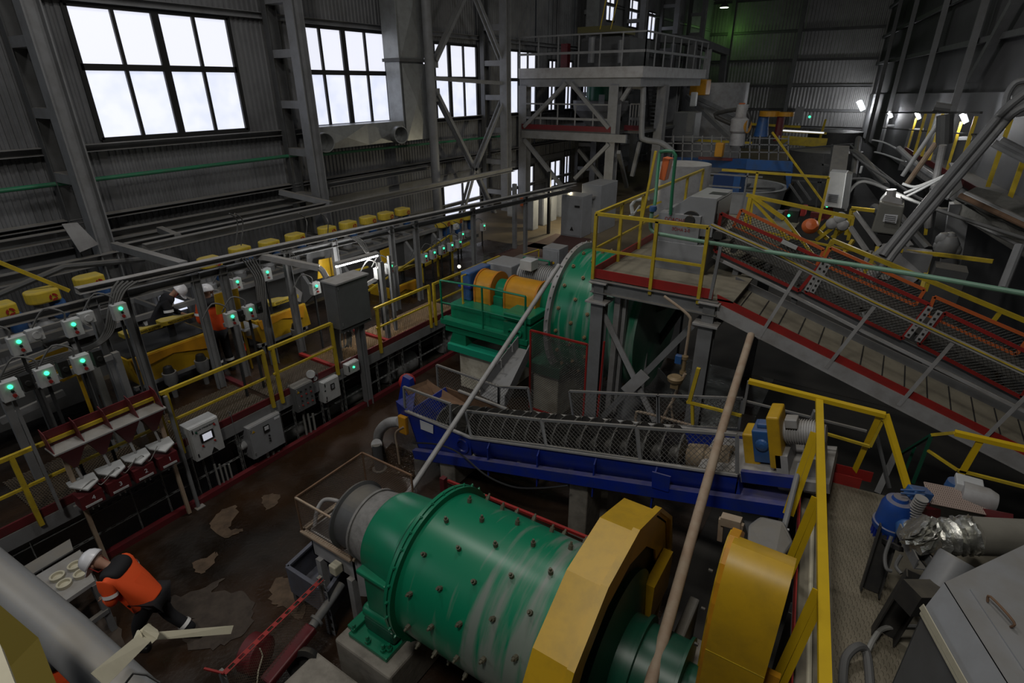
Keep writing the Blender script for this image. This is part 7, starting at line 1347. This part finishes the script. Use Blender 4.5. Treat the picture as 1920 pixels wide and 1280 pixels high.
m = MB(); m.tube([c + V((0, 0, .25)), (c.x, c.y, ZT)], .04, 6); m.build('hanger', m_dark, t); plight('high_bay_green', c + V((-.4, 3.2, -1.3)), 26, (.35, 1, .15), .2)
# ---------------------------------------------------------------- right side gallery
def GW(u, v, off=.9): return PW(u, v, -off)
t = thing('gallery', 'grey and red edged gallery along the right wall with yellow posts', 'gallery', GW(1800, 330))
a = GW(1695, 283, 1.0); b = GW(1935, 385, 1.0); b.z = a.z
m = MB(); m.prism([a, b, b + V((0, 0, -.5)), a + V((0, 0, -.5))], (.04, 0, 0)); m.build('edge_beam', m_steel_l, t); m = MB(); m.prism([a + V((0, 0, .16)), b + V((0, 0, .16)), b, a], (.04, 0, 0)); m.build('red_kick_plate', m_red_d, t)
m = MB(); m.prism([a, b, b + V((.9, .1, 0)), a + V((.9, .1, 0))], (0, 0, -.05)); m.build('deck', m_steel_d, t)
for (u0, v0, u1, v1) in ((1735, 213, 1714, 290), (1752, 213, 1728, 293), (1768, 213, 1742, 300), (1832, 218, 1795, 330), (1905, 225, 1852, 350), (1925, 305, 1893, 372)):
    m = MB(); q = GW(u1, v1, 1.02); p = GW(u0, v0, 1.02); m.bar(q, (q.x, q.y, p.z), .09, .09, up=(0, 1, 0)); m.build('yellow_post', m_yrail, t)
m = MB(); m.bar(GW(1650, 211, 1.0), GW(1840, 211, 1.0), .06); m.bar(GW(1655, 240, 1.0), GW(1830, 252, 1.0), .04); m.build('thin_rail', m_dark, t)
def pipes(label, segs, r, mm, name='pipe', cat='pipes'):
    t = thing(name, label, cat, P(segs[0][0][0], segs[0][0][1], y=segs[0][0][2]))
    for s_ in segs: m = MB(); m.tube(smoothpath([Y_(*q) for q in s_], 4), r, 10); m.build('pipe', mm, t, smooth=True)
pipes('pair of long grey pipes sweeping diagonally down from the upper right', [[(1935, 165, 14), (1885, 205, 14), (1850, 245, 14), (1690, 435, 12.5), (1655, 480, 12.2)], [(1935, 195, 14), (1900, 212, 14), (1862, 255, 14), (1700, 445, 12.5), (1665, 490, 12.2)]], .075, m_steel, 'diagonal_pipes')
pipes('grey pipe end continuing behind the yellow rail beyond the conveyor', [[(1680, 470, 12.5), (1655, 500, 12.4), (1632, 530, 12.3)]], .07, m_steel, 'diagonal_pipes')
pipes('white lit tube leaning left of the nearest pole lamp', [[(1765, 222, 20), (1692, 330, 20)]], .06, m_white, 'leaning_tube', 'pipe')
pipes('beige tube leaning below the nearest pole lamp', [[(1755, 268, 19), (1698, 348, 19)]], .07, m_beige, 'leaning_tube', 'pipe')
pipes('white downpipe left of the lit sheet', [[(1768, 272, 18), (1757, 325, 18), (1742, 395, 17), (1740, 425, 17)]], .08, m_steel_l, 'downpipe', 'pipe')
pipes('rusty and grey pipes crossing in front of the gallery at the right edge', [[(1862, 268, 16), (1925, 300, 16)], [(1875, 262, 16), (1930, 290, 16)], [(1685, 278, 22), (1730, 318, 20), (1790, 355, 18)], [(1810, 365, 15), (1925, 420, 14)]], .08, m_steel, 'crossing_pipes')
pipes('rust-brown pipe below the dust heap at the right edge', [[(1800, 366, 14.5), (1925, 425, 13.8)]], .05, m_rust, 'rusty_pipe', 'pipe')
pipes('thick black cables sagging across the right side', [[(1560, 340, 18), (1620, 335, 17), (1655, 350, 16), (1700, 372, 15), (1800, 408, 14), (1930, 450, 13)], [(1585, 395, 16), (1590, 365, 16), (1610, 342, 16), (1640, 345, 16), (1720, 380, 15)], [(1595, 272, 30), (1650, 320, 24), (1720, 370, 18), (1850, 430, 14), (1930, 470, 13)], [(1600, 290, 24), (1625, 310, 22), (1680, 345, 18)]], .035, m_cable, 'black_cables', 'cables')
pipes('bright thin wires looping to the lit sheet', [[(1692, 344, 16), (1715, 350, 16), (1745, 340, 16), (1780, 325, 16)], [(1695, 362, 16), (1720, 352, 16), (1760, 335, 16), (1790, 328, 16)], [(1700, 368, 16), (1735, 350, 16), (1785, 322, 16)], [(1635, 262, 26), (1660, 268, 26), (1690, 285, 24), (1700, 300, 22)], [(1640, 285, 26), (1660, 290, 25), (1700, 305, 22)]], .03, m_white, 'bright_wires', 'cables')
m = MB(); m.prism([Y_(1743, 351, 16.5), Y_(1800, 330, 18.5), Y_(1805, 350, 18), Y_(1778, 372, 16), Y_(1755, 362, 16)], (0, .1, -.05)); one(m, 'lit_plate', m_white, 'bright white tilted sheet under the nearest pole lamp', 'sheet')
m = MB(); m.prism([Y_(1780, 305, 20), Y_(1800, 305, 20), Y_(1812, 325, 19), Y_(1795, 335, 19)], (0, .1, -.05)); one(m, 'lit_plate', m_steel_l, 'grey plate with a pink edge below the nearest pole lamp', 'sheet')
m = MB(); rr = random.Random(8)
m.add([tuple(Y_(u, v, y)) for (u, v, y) in ((1790, 372, 15), (1830, 350, 16), (1880, 362, 16), (1935, 390, 15), (1935, 455, 13.5), (1900, 440, 13.5), (1860, 420, 14), (1820, 385, 14.5), (1860, 385, 15.2))], [(0, 1, 8), (1, 2, 8), (2, 3, 8), (3, 4, 8), (4, 5, 8), (5, 6, 8), (6, 7, 8), (7, 0, 8)]); m.prism([Y_(1790, 374, 15), Y_(1935, 460, 13.4), Y_(1935, 395, 15.2), Y_(1830, 352, 16.2)], (0, 0, -.25)); one(m, 'dust_heap', mat('grey_dust', (.10, .098, .09), .9, 0, (.05, .048, .043), .8, 6, bump=.8), 'grey dust heap caked on the machinery at the right edge', 'dust heap')
# transformer-like grey casing with label
t = thing('grey_casing', 'dusty tapered grey casing with a white notice on a lit gantry at the right', 'casing', Y_(1665, 440, 14.5))
m = MB(); q = [Y_(u, v, 14.5) for u, v in ((1632, 435), (1684, 442), (1696, 388), (1650, 378))]; m.prism(q, (0, .9, 0)); m.build('body', m_steel_l if 0 else mat('dusty_casing', (.17, .17, .155), .6, 0, (.11, .11, .10), .5, 4, top=.5), t, bevel=.03)
m = MB(); m.quad(Y_(1655, 415, 14.44), Y_(1680, 419, 14.44), Y_(1684, 403, 14.44), Y_(1659, 401, 14.44), .01); nt = m.build('notice', m_paper, t)
for k in range(4): m = MB(); m.bar(Y_(1660 - k * .5, 404 + k * 3.5, 14.42), Y_(1680 - k * .5, 406.5 + k * 3.5, 14.42), .008, .008); m.build('text_line', m_rubber, nt)
m = MB(); m.prism([Y_(u, v, 14.7) for u, v in ((1648, 380), (1694, 388), (1688, 372), (1660, 366))], (0, .6, 0)); m.build('rim', m_steel_l, t); m = MB(); m.tube([Y_(1670, 372, 14.8), Y_(1672, 355, 14.8)], .09, 10); m.build('stub', m_steel_l, t)
m = MB(); m.prism([Y_(1638, 462, 14.5), Y_(1690, 462, 14.5), Y_(1684, 444, 14.5), Y_(1645, 438, 14.5)], (0, .7, 0)); m.build('dark_base', m_rubber, t)
t = thing('gantry', 'lit grey and yellow framework under the grey casing', 'frame', Y_(1640, 480, 14.4))
pbar(t, 'beam', [((1655, 460, 14.4), (1760, 478, 14.0)), ((1603, 397, 14.5), (1650, 460, 14.4)), ((1594, 425, 14.4), (1625, 470, 14.2)), ((1632, 470, 14.3), (1620, 500, 14.2)), ((1690, 440, 14.6), (1708, 462, 14.3))], m_steel_l, .08)
pbar(t, 'yellow_bar', [((1596, 390, 14.6), (1640, 395, 14.6)), ((1597, 392, 14.6), (1586, 440, 14.6)), ((1603, 392, 14.6), (1590, 450, 14.6)), ((1645, 462, 14.4), (1637, 500, 14.2)), ((1690, 470, 14), (1770, 478, 13.8)), ((1770, 478, 13.8), (1862, 490, 13.6)), ((1745, 478, 14), (1728, 540, 13.6)), ((1600, 450, 14.4), (1582, 475, 14.2)), ((1740, 400, 17), (1735, 440, 17))], m_yrail, .07)
m = MB(); m.prism([Y_(1620, 490, 14.2), Y_(1656, 495, 14.2), Y_(1660, 475, 14.6), Y_(1628, 468, 14.6)], (0, .05, -.1)); m.prism([Y_(1600, 512, 13.4), Y_(1665, 525, 13.4), Y_(1685, 500, 14.2), Y_(1615, 492, 14.2)], (0, .05, -.05)); one(m, 'lit_floor_plates', m_steel_l, 'lit pale metal floor plates beyond the conveyor guards', 'floor plate')
cyl('grey_duct', 'fat pale bent duct lit below the grey casing', 1712, 525, 13.8, .22, .9, m_steel_l, 'duct', axis=(-.7, 0, .5))
plight('gantry_light', Y_(1672, 345, 15.0), 40, (1, 1, .95), .08)
# right hand background machinery
for i, (u0, v0, u1, v1, y, w_, mm, lb) in enumerate(((1705, 520, 1745, 470, 14, .5, m_steel, 'grey boxy machine leg left of the tall duct at the right'), (1780, 500, 1830, 380, 15, .35, m_steel, 'tall grey square duct at the right below the cables'), (1752, 480, 1790, 390, 15.5, .18, m_steel_d, 'round dark standpipe beside the tall duct at the right'), (1760, 560, 1820, 500, 13, .5, m_steel_d, 'dark casing below the tall duct'))):
    m = MB(); m.bar(Y_(u0, v0, y), Y_(u0 + (u1 - u0) * .4, v1, y), w_); one(m, ['square_duct', 'square_duct', 'standpipe', 'gloomy_machine'][i], mm, lb, 'machine')
t = thing('valve_cluster', 'dusty valve cluster on a stand at the right', 'valves', Y_(1770, 470, 14.2)); m = MB()
for (u, v, r) in ((1775, 462, .22), (1768, 450, .14), (1782, 445, .10), (1760, 460, .10), (1790, 470, .12)): m.ball(tuple(Y_(u, v, 14.2)), r, 1.2, 10)
m.tube([Y_(1776, 460, 14.2), Y_(1778, 436, 14.2)], .05, 8); m.build('valves', m_steel, t, smooth=True)
m = MB(); m.tube([Y_(1772, 215, 19), Y_(1770, 270, 19)], .18, 12); m.tube([Y_(1752, 200, 19), Y_(1782, 204, 19)], .12, 10); m.box(tuple(Y_(1758, 212, 19)), tuple(Y_(1785, 196, 19) + V((0, .4, 0)))); one(m, 'ceiling_machine', m_steel_d, 'dark upright machine head in front of the whitewashed wall band', 'machine')
m = MB(); m.tube(smoothpath([Y_(1930, 150, 15), Y_(1905, 155, 15), Y_(1890, 175, 15), Y_(1885, 200, 15)], 4), .06, 8); m.prism([Y_(1895, 165, 15), Y_(1935, 155, 15), Y_(1935, 215, 15), Y_(1905, 220, 15)], (0, .4, 0)); one(m, 'dusty_machine', m_steel, 'dusty machine body cut by the right frame edge', 'machine')
m = MB(); m.tube([Y_(1912, 460, 12.5), Y_(1880, 540, 12.0)], .07, 10); one(m, 'grey_standpipe', m_steel, 'lone grey sloping pipe at the right edge above the ramp', 'pipe', smooth=True)
# behind the conveyor: white cabinet, bells, orange ball, red things
t = thing('tall_cabinet', 'tall white cabinet with a vent grille standing beyond the yellow railing', 'cabinet', Y_(1565, 392, 15.2)); q = [Y_(u, v, 15.2) for u, v in ((1543, 386), (1577, 391), (1587, 324), (1556, 322))]
m = MB(); m.prism(q, (0, .5, 0)); m.build('body', m_white, t, bevel=.01); m = MB(); m.quad(*[Y_(u, v, 15.15) for u, v in ((1549, 378), (1570, 381), (1573, 365), (1553, 363))], .01); g_ = m.build('vent_grille', m_cabl, t)
m = MB()
for k in range(5): m.bar(Y_(1552 + k * .6, 377 - k * 3, 15.12), Y_(1569 + k * .5, 379 - k * 3, 15.12), .012, .01)
m.build('grille_slots', m_rubber, g_)
m = MB(); m.prism([Y_(u, v, 15.3) for u, v in ((1577, 391), (1587, 324), (1596, 328), (1588, 392))], (0, .5, 0)); m.build('dark_side', m_steel_d, t)
for i, (u, v) in enumerate(((1575, 408), (1560, 419), (1580, 422))):
    c = Y_(u, v, 13.4); m = MB(); m.rev(c, (.1, -1, .1), [(0, .11), (.02, .12), (.06, .10), (.085, .05), (.09, 0)], 20); one(m, 'alarm_bell', m_white if i == 0 else m_steel_l, ['pale round alarm dish, topmost of the trio', 'grey round alarm dish, left of the trio', 'grey round alarm dish, right of the trio'][i], 'alarm', smooth=True)
t = thing('crossed_bars', 'yellow cross-shaped posts under the alarm dishes', 'frame', Y_(1562, 450, 13.4)); pbar(t, 'bar', [((1570, 428, 13.5), (1556, 470, 13.5)), ((1540, 430, 13.6), (1566, 402, 13.6)), ((1530, 450, 13.6), (1560, 428, 13.6)), ((1534, 432, 13.7), (1552, 448, 13.7)), ((1590, 425, 13.6), (1560, 445, 13.6))], m_yrail, .07)
c = Y_(1519, 424, 13.5); m = MB(); m.rev(c, (.2, -.8, .5), [(0, .17), (.05, .16), (.11, .11), (.14, 0)], 20); one(m, 'orange_hard_hat', m_orange, 'orange dome-shaped cover beyond the conveyor', 'cover', smooth=True)
for (u0, v1, u1, v0, mm, lb, nm) in ((1499, 405, 1512, 388, m_red, 'bright red box hanging beyond the yellow railing', 'red_box'), (1470, 432, 1500, 395, m_rubber, 'black instrument box with a green light beyond the railing', 'instrument_box'), (1448, 430, 1468, 398, m_cab, 'grey small box left of the black instrument box', 'grey_box')): t, a, b = box3(u0, v1, u1, v0, 14.2, .3, nm, lb, mm, 'box', False); 
m = MB(); m.ball(tuple(Y_(1479, 404, 14.1)), .03); one(m, 'green_indicator', m_led, 'tiny green light on the black instrument box', 'lamp')
t = thing('red_framework', 'red bars beyond the conveyor beside the tall white cabinet', 'frame', Y_(1530, 400, 15)); pbar(t, 'bar', [((1470, 398, 15), (1500, 400, 15)), ((1520, 402, 15), (1560, 406, 15)), ((1558, 392, 15.4), (1525, 418, 15))], m_red_d, .12)
t = thing('grey_vertical_tank', 'dark grey ribbed vessel behind the tall white cabinet', 'vessel', Y_(1575, 300, 22)); m = MB(); a = Y_(1560, 330, 22); b = Y_(1590, 270, 26); m.bar(Y_(1566, 345, 22), Y_(1575, 285, 24), .5); m.build('body', m_steel_d, t)
pipes('grey ducting and struts in the gloom behind the tall cabinet', [[(1600, 285, 26), (1620, 300, 24), (1660, 350, 20)], [(1610, 260, 28), (1600, 330, 24)], [(1640, 390, 17), (1700, 440, 15)], [(1660, 380, 17), (1740, 470, 15)]], .12, m_steel_d, 'dark_ducts')
for (u, v, w, lb) in ((1626, 316, .4, 'bright little lamp reflection box behind the cables'),): box3(1610, 325, 1618, 312, 20, .15, 'white_box', 'small white box lit in the gloom right of the tall cabinet', m_white, 'box', False)
# ================================================================ PEOPLE
def skin(name, J, E, m, parent, off, sub=2):
    me = bpy.data.meshes.new(name); ks = list(J); me.from_pydata([V(J[k][0]) - off for k in ks], [(ks.index(a), ks.index(b)) for a, b in E], [])
    o = bpy.data.objects.new(name, me); C.objects.link(o)
    md = o.modifiers.new('skin', 'SKIN'); md.use_smooth_shade = True
    for i, k in enumerate(ks):
        r = J[k][1]; r = r if isinstance(r, tuple) else (r, r); me.skin_vertices[0].data[i].radius = r
    me.skin_vertices[0].data[0].use_root = True
    sb = o.modifiers.new('sub', 'SUBSURF'); sb.levels = sub; sb.render_levels = sub
    dg = bpy.context.evaluated_depsgraph_get(); dg.update(); nm = bpy.data.meshes.new_from_object(o.evaluated_get(dg)); nm.name = name
    bpy.data.objects.remove(o); nm.materials.clear(); nm.materials.append(m)
    for f in nm.polygons: f.use_smooth = True
    q = bpy.data.objects.new(name, nm); C.objects.link(q); q.parent = parent; return q
def person(label, foot, face, pose, s=1.0, trousers=m_black, jk=None):
    """face: heading angle; pose in body frame (right, forward, up)"""
    fw = V((math.cos(face), math.sin(face), 0)); rt = V((fw.y, -fw.x, 0)); F_ = V(foot)
    def W(p): return F_ + (rt * p[0] + fw * p[1] + V((0, 0, p[2]))) * s
    t = thing('person', label, 'person', foot, 'workers in orange jackets and white helmets')
    p = {k: W(v) for k, v in pose.items()}
    R = lambda r: r * s
    J = {'pelvis': (p['pelvis'], R(.115)), 'belly': (lerp(p['pelvis'], p['chest'], .5), R(.11)), 'chest': (p['chest'], (R(.135), R(.115))), 'neck': (p['neck'], R(.052)), 'head0': (lerp(p['neck'], p['head'], .55), R(.062)), 'head': (p['head'], (R(.082), R(.090))), 'crown': (p['head'] + (p['head'] - p['neck']).normalized() * R(.09), R(.06)),
         'shL': (p['shL'], R(.055)), 'elL': (p['elL'], R(.042)), 'wrL': (p['wrL'], R(.028)), 'shR': (p['shR'], R(.055)), 'elR': (p['elR'], R(.042)), 'wrR': (p['wrR'], R(.028)),
         'hipL': (p['hipL'], R(.085)), 'knL': (p['knL'], R(.058)), 'anL': (p['anL'], R(.040)), 'hipR': (p['hipR'], R(.085)), 'knR': (p['knR'], R(.058)), 'anR': (p['anR'], R(.040))}
    E = [('pelvis', 'belly'), ('belly', 'chest'), ('chest', 'neck'), ('neck', 'head0'), ('head0', 'head'), ('head', 'crown'), ('chest', 'shL'), ('shL', 'elL'), ('elL', 'wrL'), ('chest', 'shR'), ('shR', 'elR'), ('elR', 'wrR'), ('pelvis', 'hipL'), ('hipL', 'knL'), ('knL', 'anL'), ('pelvis', 'hipR'), ('hipR', 'knR'), ('knR', 'anR')]
    for sd in 'LR':
        hd = (p['wr' + sd] - p['el' + sd]).normalized(); _, a, b = basis(hd); a = a if sd == 'L' else -a
        palm = p['wr' + sd] + hd * R(.06); J['palm' + sd] = (palm, (R(.036), R(.018))); E.append(('wr' + sd, 'palm' + sd))
        for i, (o_, L) in enumerate(((-.030, .055), (-.010, .068), (.010, .064), (.028, .050))):
            k1 = palm + hd * R(.035) + a * R(o_); k2 = k1 + (hd * .8 - b * .5).normalized() * R(L * .55); k3 = k2 + (hd * .4 - b * .8).normalized() * R(L * .5)
            J['f%s%d' % (sd, i)] = (k1, R(.010)); J['g%s%d' % (sd, i)] = (k2, R(.009)); J['h%s%d' % (sd, i)] = (k3, R(.007)); E += [('palm' + sd, 'f%s%d' % (sd, i)), ('f%s%d' % (sd, i), 'g%s%d' % (sd, i)), ('g%s%d' % (sd, i), 'h%s%d' % (sd, i))]
        th = p['wr' + sd] + hd * R(.035) - a * R(.035); J['t' + sd] = (th, R(.011)); J['u' + sd] = (th + (hd * .7 - a * .5 - b * .4).normalized() * R(.045), R(.009)); E += [('palm' + sd, 't' + sd), ('t' + sd, 'u' + sd)]
    off = t.location.copy()
    skin('body', J, E, m_skin, t, off)
    # face: nose, brow, eyes set into the head
    up = (p['head'] - p['neck']).normalized(); lk = (p['look'] - p['head']); lk = (lk - up * lk.dot(up)).normalized(); sd_ = up.cross(lk)
    H = p['head']; fm = MB()
    fm.tube([H + lk * R(.085) + up * R(.015), H + lk * R(.108) - up * R(.018), H + lk * R(.088) - up * R(.025)], [R(.008), R(.014), R(.008)], 8)
    for q in (-1, 1): fm.ball(H + sd_ * (q * R(.084)) - up * R(.0), R(.022), 1.3, 8)
    fm.build('nose_and_ears', m_skin, t, smooth=True)
    em = MB()
    for q in (-1, 1): em.ball(H + lk * R(.083) + sd_ * (q * R(.03)) + up * R(.012), R(.010), 1, 8)
    em.build('eyes', m_white, t, smooth=True)
    mm_ = MB(); mm_.bar(H + lk * R(.088) - up * R(.05) - sd_ * R(.02), H + lk * R(.088) - up * R(.05) + sd_ * R(.02), R(.008)); mm_.build('mouth', m_red_d, t)
    # clothing
    JJ = {'belly': (lerp(p['pelvis'], p['chest'], .35), (R(.185), R(.15))), 'hem': (lerp(p['pelvis'], p['chest'], -.10), (R(.18), R(.155))), 'chest': (p['chest'], (R(.17), R(.14))), 'collar': (lerp(p['chest'], p['neck'], .75), R(.085)),
          'shL': (p['shL'], R(.092)), 'elL': (p['elL'], R(.07)), 'cuL': (lerp(p['elL'], p['wrL'], .92), R(.05)), 'shR': (p['shR'], R(.092)), 'elR': (p['elR'], R(.07)), 'cuR': (lerp(p['elR'], p['wrR'], .92), R(.05))}
    skin('jacket', JJ, [('belly', 'hem'), ('belly', 'chest'), ('chest', 'collar'), ('chest', 'shL'), ('shL', 'elL'), ('elL', 'cuL'), ('chest', 'shR'), ('shR', 'elR'), ('elR', 'cuR')], jk or m_orangec, t, off)
    JT = {'pelvis': (p['pelvis'], (R(.165), R(.145))), 'hipL': (p['hipL'], R(.115)), 'knL': (p['knL'], R(.085)), 'anL': (p['anL'], R(.075)), 'hipR': (p['hipR'], R(.115)), 'knR': (p['knR'], R(.085)), 'anR': (p['anR'], R(.075))}
    skin('trousers', JT, [('pelvis', 'hipL'), ('hipL', 'knL'), ('knL', 'anL'), ('pelvis', 'hipR'), ('hipR', 'knR'), ('knR', 'anR')], trousers, t, off)
    skin('black_shoulder_yoke', {'a': (lerp(p['chest'], p['neck'], .5) - lk * R(.03), (R(.15), R(.11))), 'l': (p['shL'] + V((0, 0, R(.02))), R(.088)), 'r': (p['shR'] + V((0, 0, R(.02))), R(.088))}, [('a', 'l'), ('a', 'r')], m_black, t, off)
    def band(a, b, f_, r, w_=.05):
        c = lerp(a, b, f_); d = (V(b) - V(a)).normalized(); mb = MB(); mb.rev(c - d * R(w_ / 2), d, [(0, R(r)), (R(w_), R(r))], 20, cap=False); mb.build('reflective_band', m_refl, t, smooth=True)
    for sd in 'LR': band(p['sh' + sd], p['el' + sd], .55, .088); band(p['kn' + sd], p['an' + sd], .62, .088)
    for k_ in 'LR':
        a = p['an' + k_]; mb = MB(); f2 = fw * R(.17); z0 = F_.z
        mb.prism([V((a.x, a.y, z0)) - rt * R(.05) - fw * R(.09), V((a.x, a.y, z0)) + rt * R(.05) - fw * R(.09), V((a.x, a.y, z0)) + rt * R(.055) + f2, V((a.x, a.y, z0)) - rt * R(.055) + f2], (0, 0, R(.09))); mb.build('boot', m_rubber, t, bevel=.025)
    # helmet with a peak
    R0 = R; R = lambda r: r * s * 1.14
    hc = H + up * R(.02); hb = MB(); _, s1, t1 = up, sd_, lk; prof = [(0, .122), (.012, .128), (.03, .125), (.07, .118), (.11, .095), (.135, .055), (.145, 0)]
    hb.rev(hc, up, [(R(a), R(b)) for a, b in prof], 28); hb.build('helmet', m_helmet, t, smooth=True)
    pk = MB(); n_ = 10; pts = [hc + sd_ * R(.12 * math.cos(math.pi * k / n_)) + lk * R(.10 + .085 * math.sin(math.pi * k / n_)) - up * R(.01) for k in range(n_ + 1)] + [hc + sd_ * R(-.12), hc + sd_ * R(.12)]
    pk.prism(pts, tuple(up * R(.012))); pk.build('helmet_peak', m_helmet, t, smooth=False)
    st = MB(); st.tube([hc + sd_ * R(.10), H + sd_ * R(.085) - up * R(.08) + lk * R(.03), H - up * R(.10) + lk * R(.06), H - sd_ * R(.085) - up * R(.08) + lk * R(.03), hc - sd_ * R(.10)], R(.006), 6); st.build('chin_strap', m_red, t)
    return t, p
# main worker: bent forward, looking down towards the table, mid-stride
fA = P(272, 1212, z=0); fB = P(345, 1200, z=0); mid_ = (fA + fB) / 2; pel = P(292, 1158, z=.9); hd = P(208, 1052, z=1.56)
face = math.atan2(hd.y - pel.y, hd.x - pel.x); fw = V((math.cos(face), math.sin(face), 0)); rt = V((fw.y, -fw.x, 0))
def loc(p): q = V(p) - V((mid_.x, mid_.y, 0)); return (q.dot(rt), q.dot(fw), q.z)
print('WORKER', fA, fB, pel, hd, math.degrees(face))
face = math.radians(214)
pose = dict(pelvis=(0, -.05, .88), chest=(0, .20, 1.27), neck=(0, .33, 1.42), head=(-.0, .45, 1.49), look=(-.05, 1.0, .9),
            shL=(-.19, .24, 1.34), elL=(-.25, .22, 1.06), wrL=(-.10, .44, .98), shR=(.19, .24, 1.34), elR=(.25, .24, 1.06), wrR=(.12, .46, .99),
            hipL=(-.09, -.05, .84), knL=(-.10, .17, .47), anL=(-.10, .22, .09), hipR=(.09, -.05, .84), knR=(.10, -.10, .46), anR=(.11, -.38, .12))
person('person in an orange jacket and white helmet walking bent forward by the steel table', (mid_.x, mid_.y, 0), face, pose, .92)
stand = dict(pelvis=(0, 0, .93), chest=(0, .05, 1.33), neck=(0, .08, 1.50), head=(0, .12, 1.61), look=(0, 1.0, 1.35),
             shL=(-.19, .05, 1.43), elL=(-.24, .04, 1.14), wrL=(-.16, .22, 1.02), shR=(.19, .05, 1.43), elR=(.24, .04, 1.14), wrR=(.16, .22, 1.02),
             hipL=(-.09, 0, .88), knL=(-.10, .04, .48), anL=(-.11, 0, .09), hipR=(.09, 0, .88), knR=(.10, .04, .48), anR=(.11, 0, .09))
b = P(97, 1205, z=1.66); person('person in a white helmet and orange jacket mostly hidden below the large corner pipe', (b.x, b.y, 0), math.radians(160), stand)
b = P(390, 550, z=1.1 + 1.64); person('person in an orange jacket standing side-on by the yellow square plate', (b.x, b.y, 1.1), math.radians(165), stand)
b = P(283, 552, z=1.1 + 1.5); person('person in a white helmet and dark clothes bending among the flotation cells', (b.x, b.y, 1.1), math.radians(60), pose, 1.0, m_black, m_black)
c = P(455, 655, z=1.1); m = MB(); t = thing('traffic_cone', 'small orange and white traffic cone on the walkway behind the railing', 'cone', c)
m = MB(); m.rev((c.x, c.y, 1.1), (0, 0, 1), [(0, .12), (.03, .12), (.03, .09), (.15, .06)], 18); m.rev((c.x, c.y, 1.37), (0, 0, 1), [(0, .032), (.12, .012)], 18); m.build('orange_cone', m_orangec, t, smooth=True); m = MB(); m.rev((c.x, c.y, 1.25), (0, 0, 1), [(0, .062), (.12, .033)], 18); m.build('white_sleeve', m_refl, t, smooth=True)
m = MB(); c = P(480, 645, z=1.6); m.rev((c.x - .2, c.y, 1.75), (0, 0, 1), [(0, .05), (.22, .06)], 14); m.box((c.x - .6, c.y - .2, 1.95), (c.x + .05, c.y + .1, 1.98)); one(m, 'white_tray', m_white, 'white tray with a drain tube beside the standing worker', 'tray')
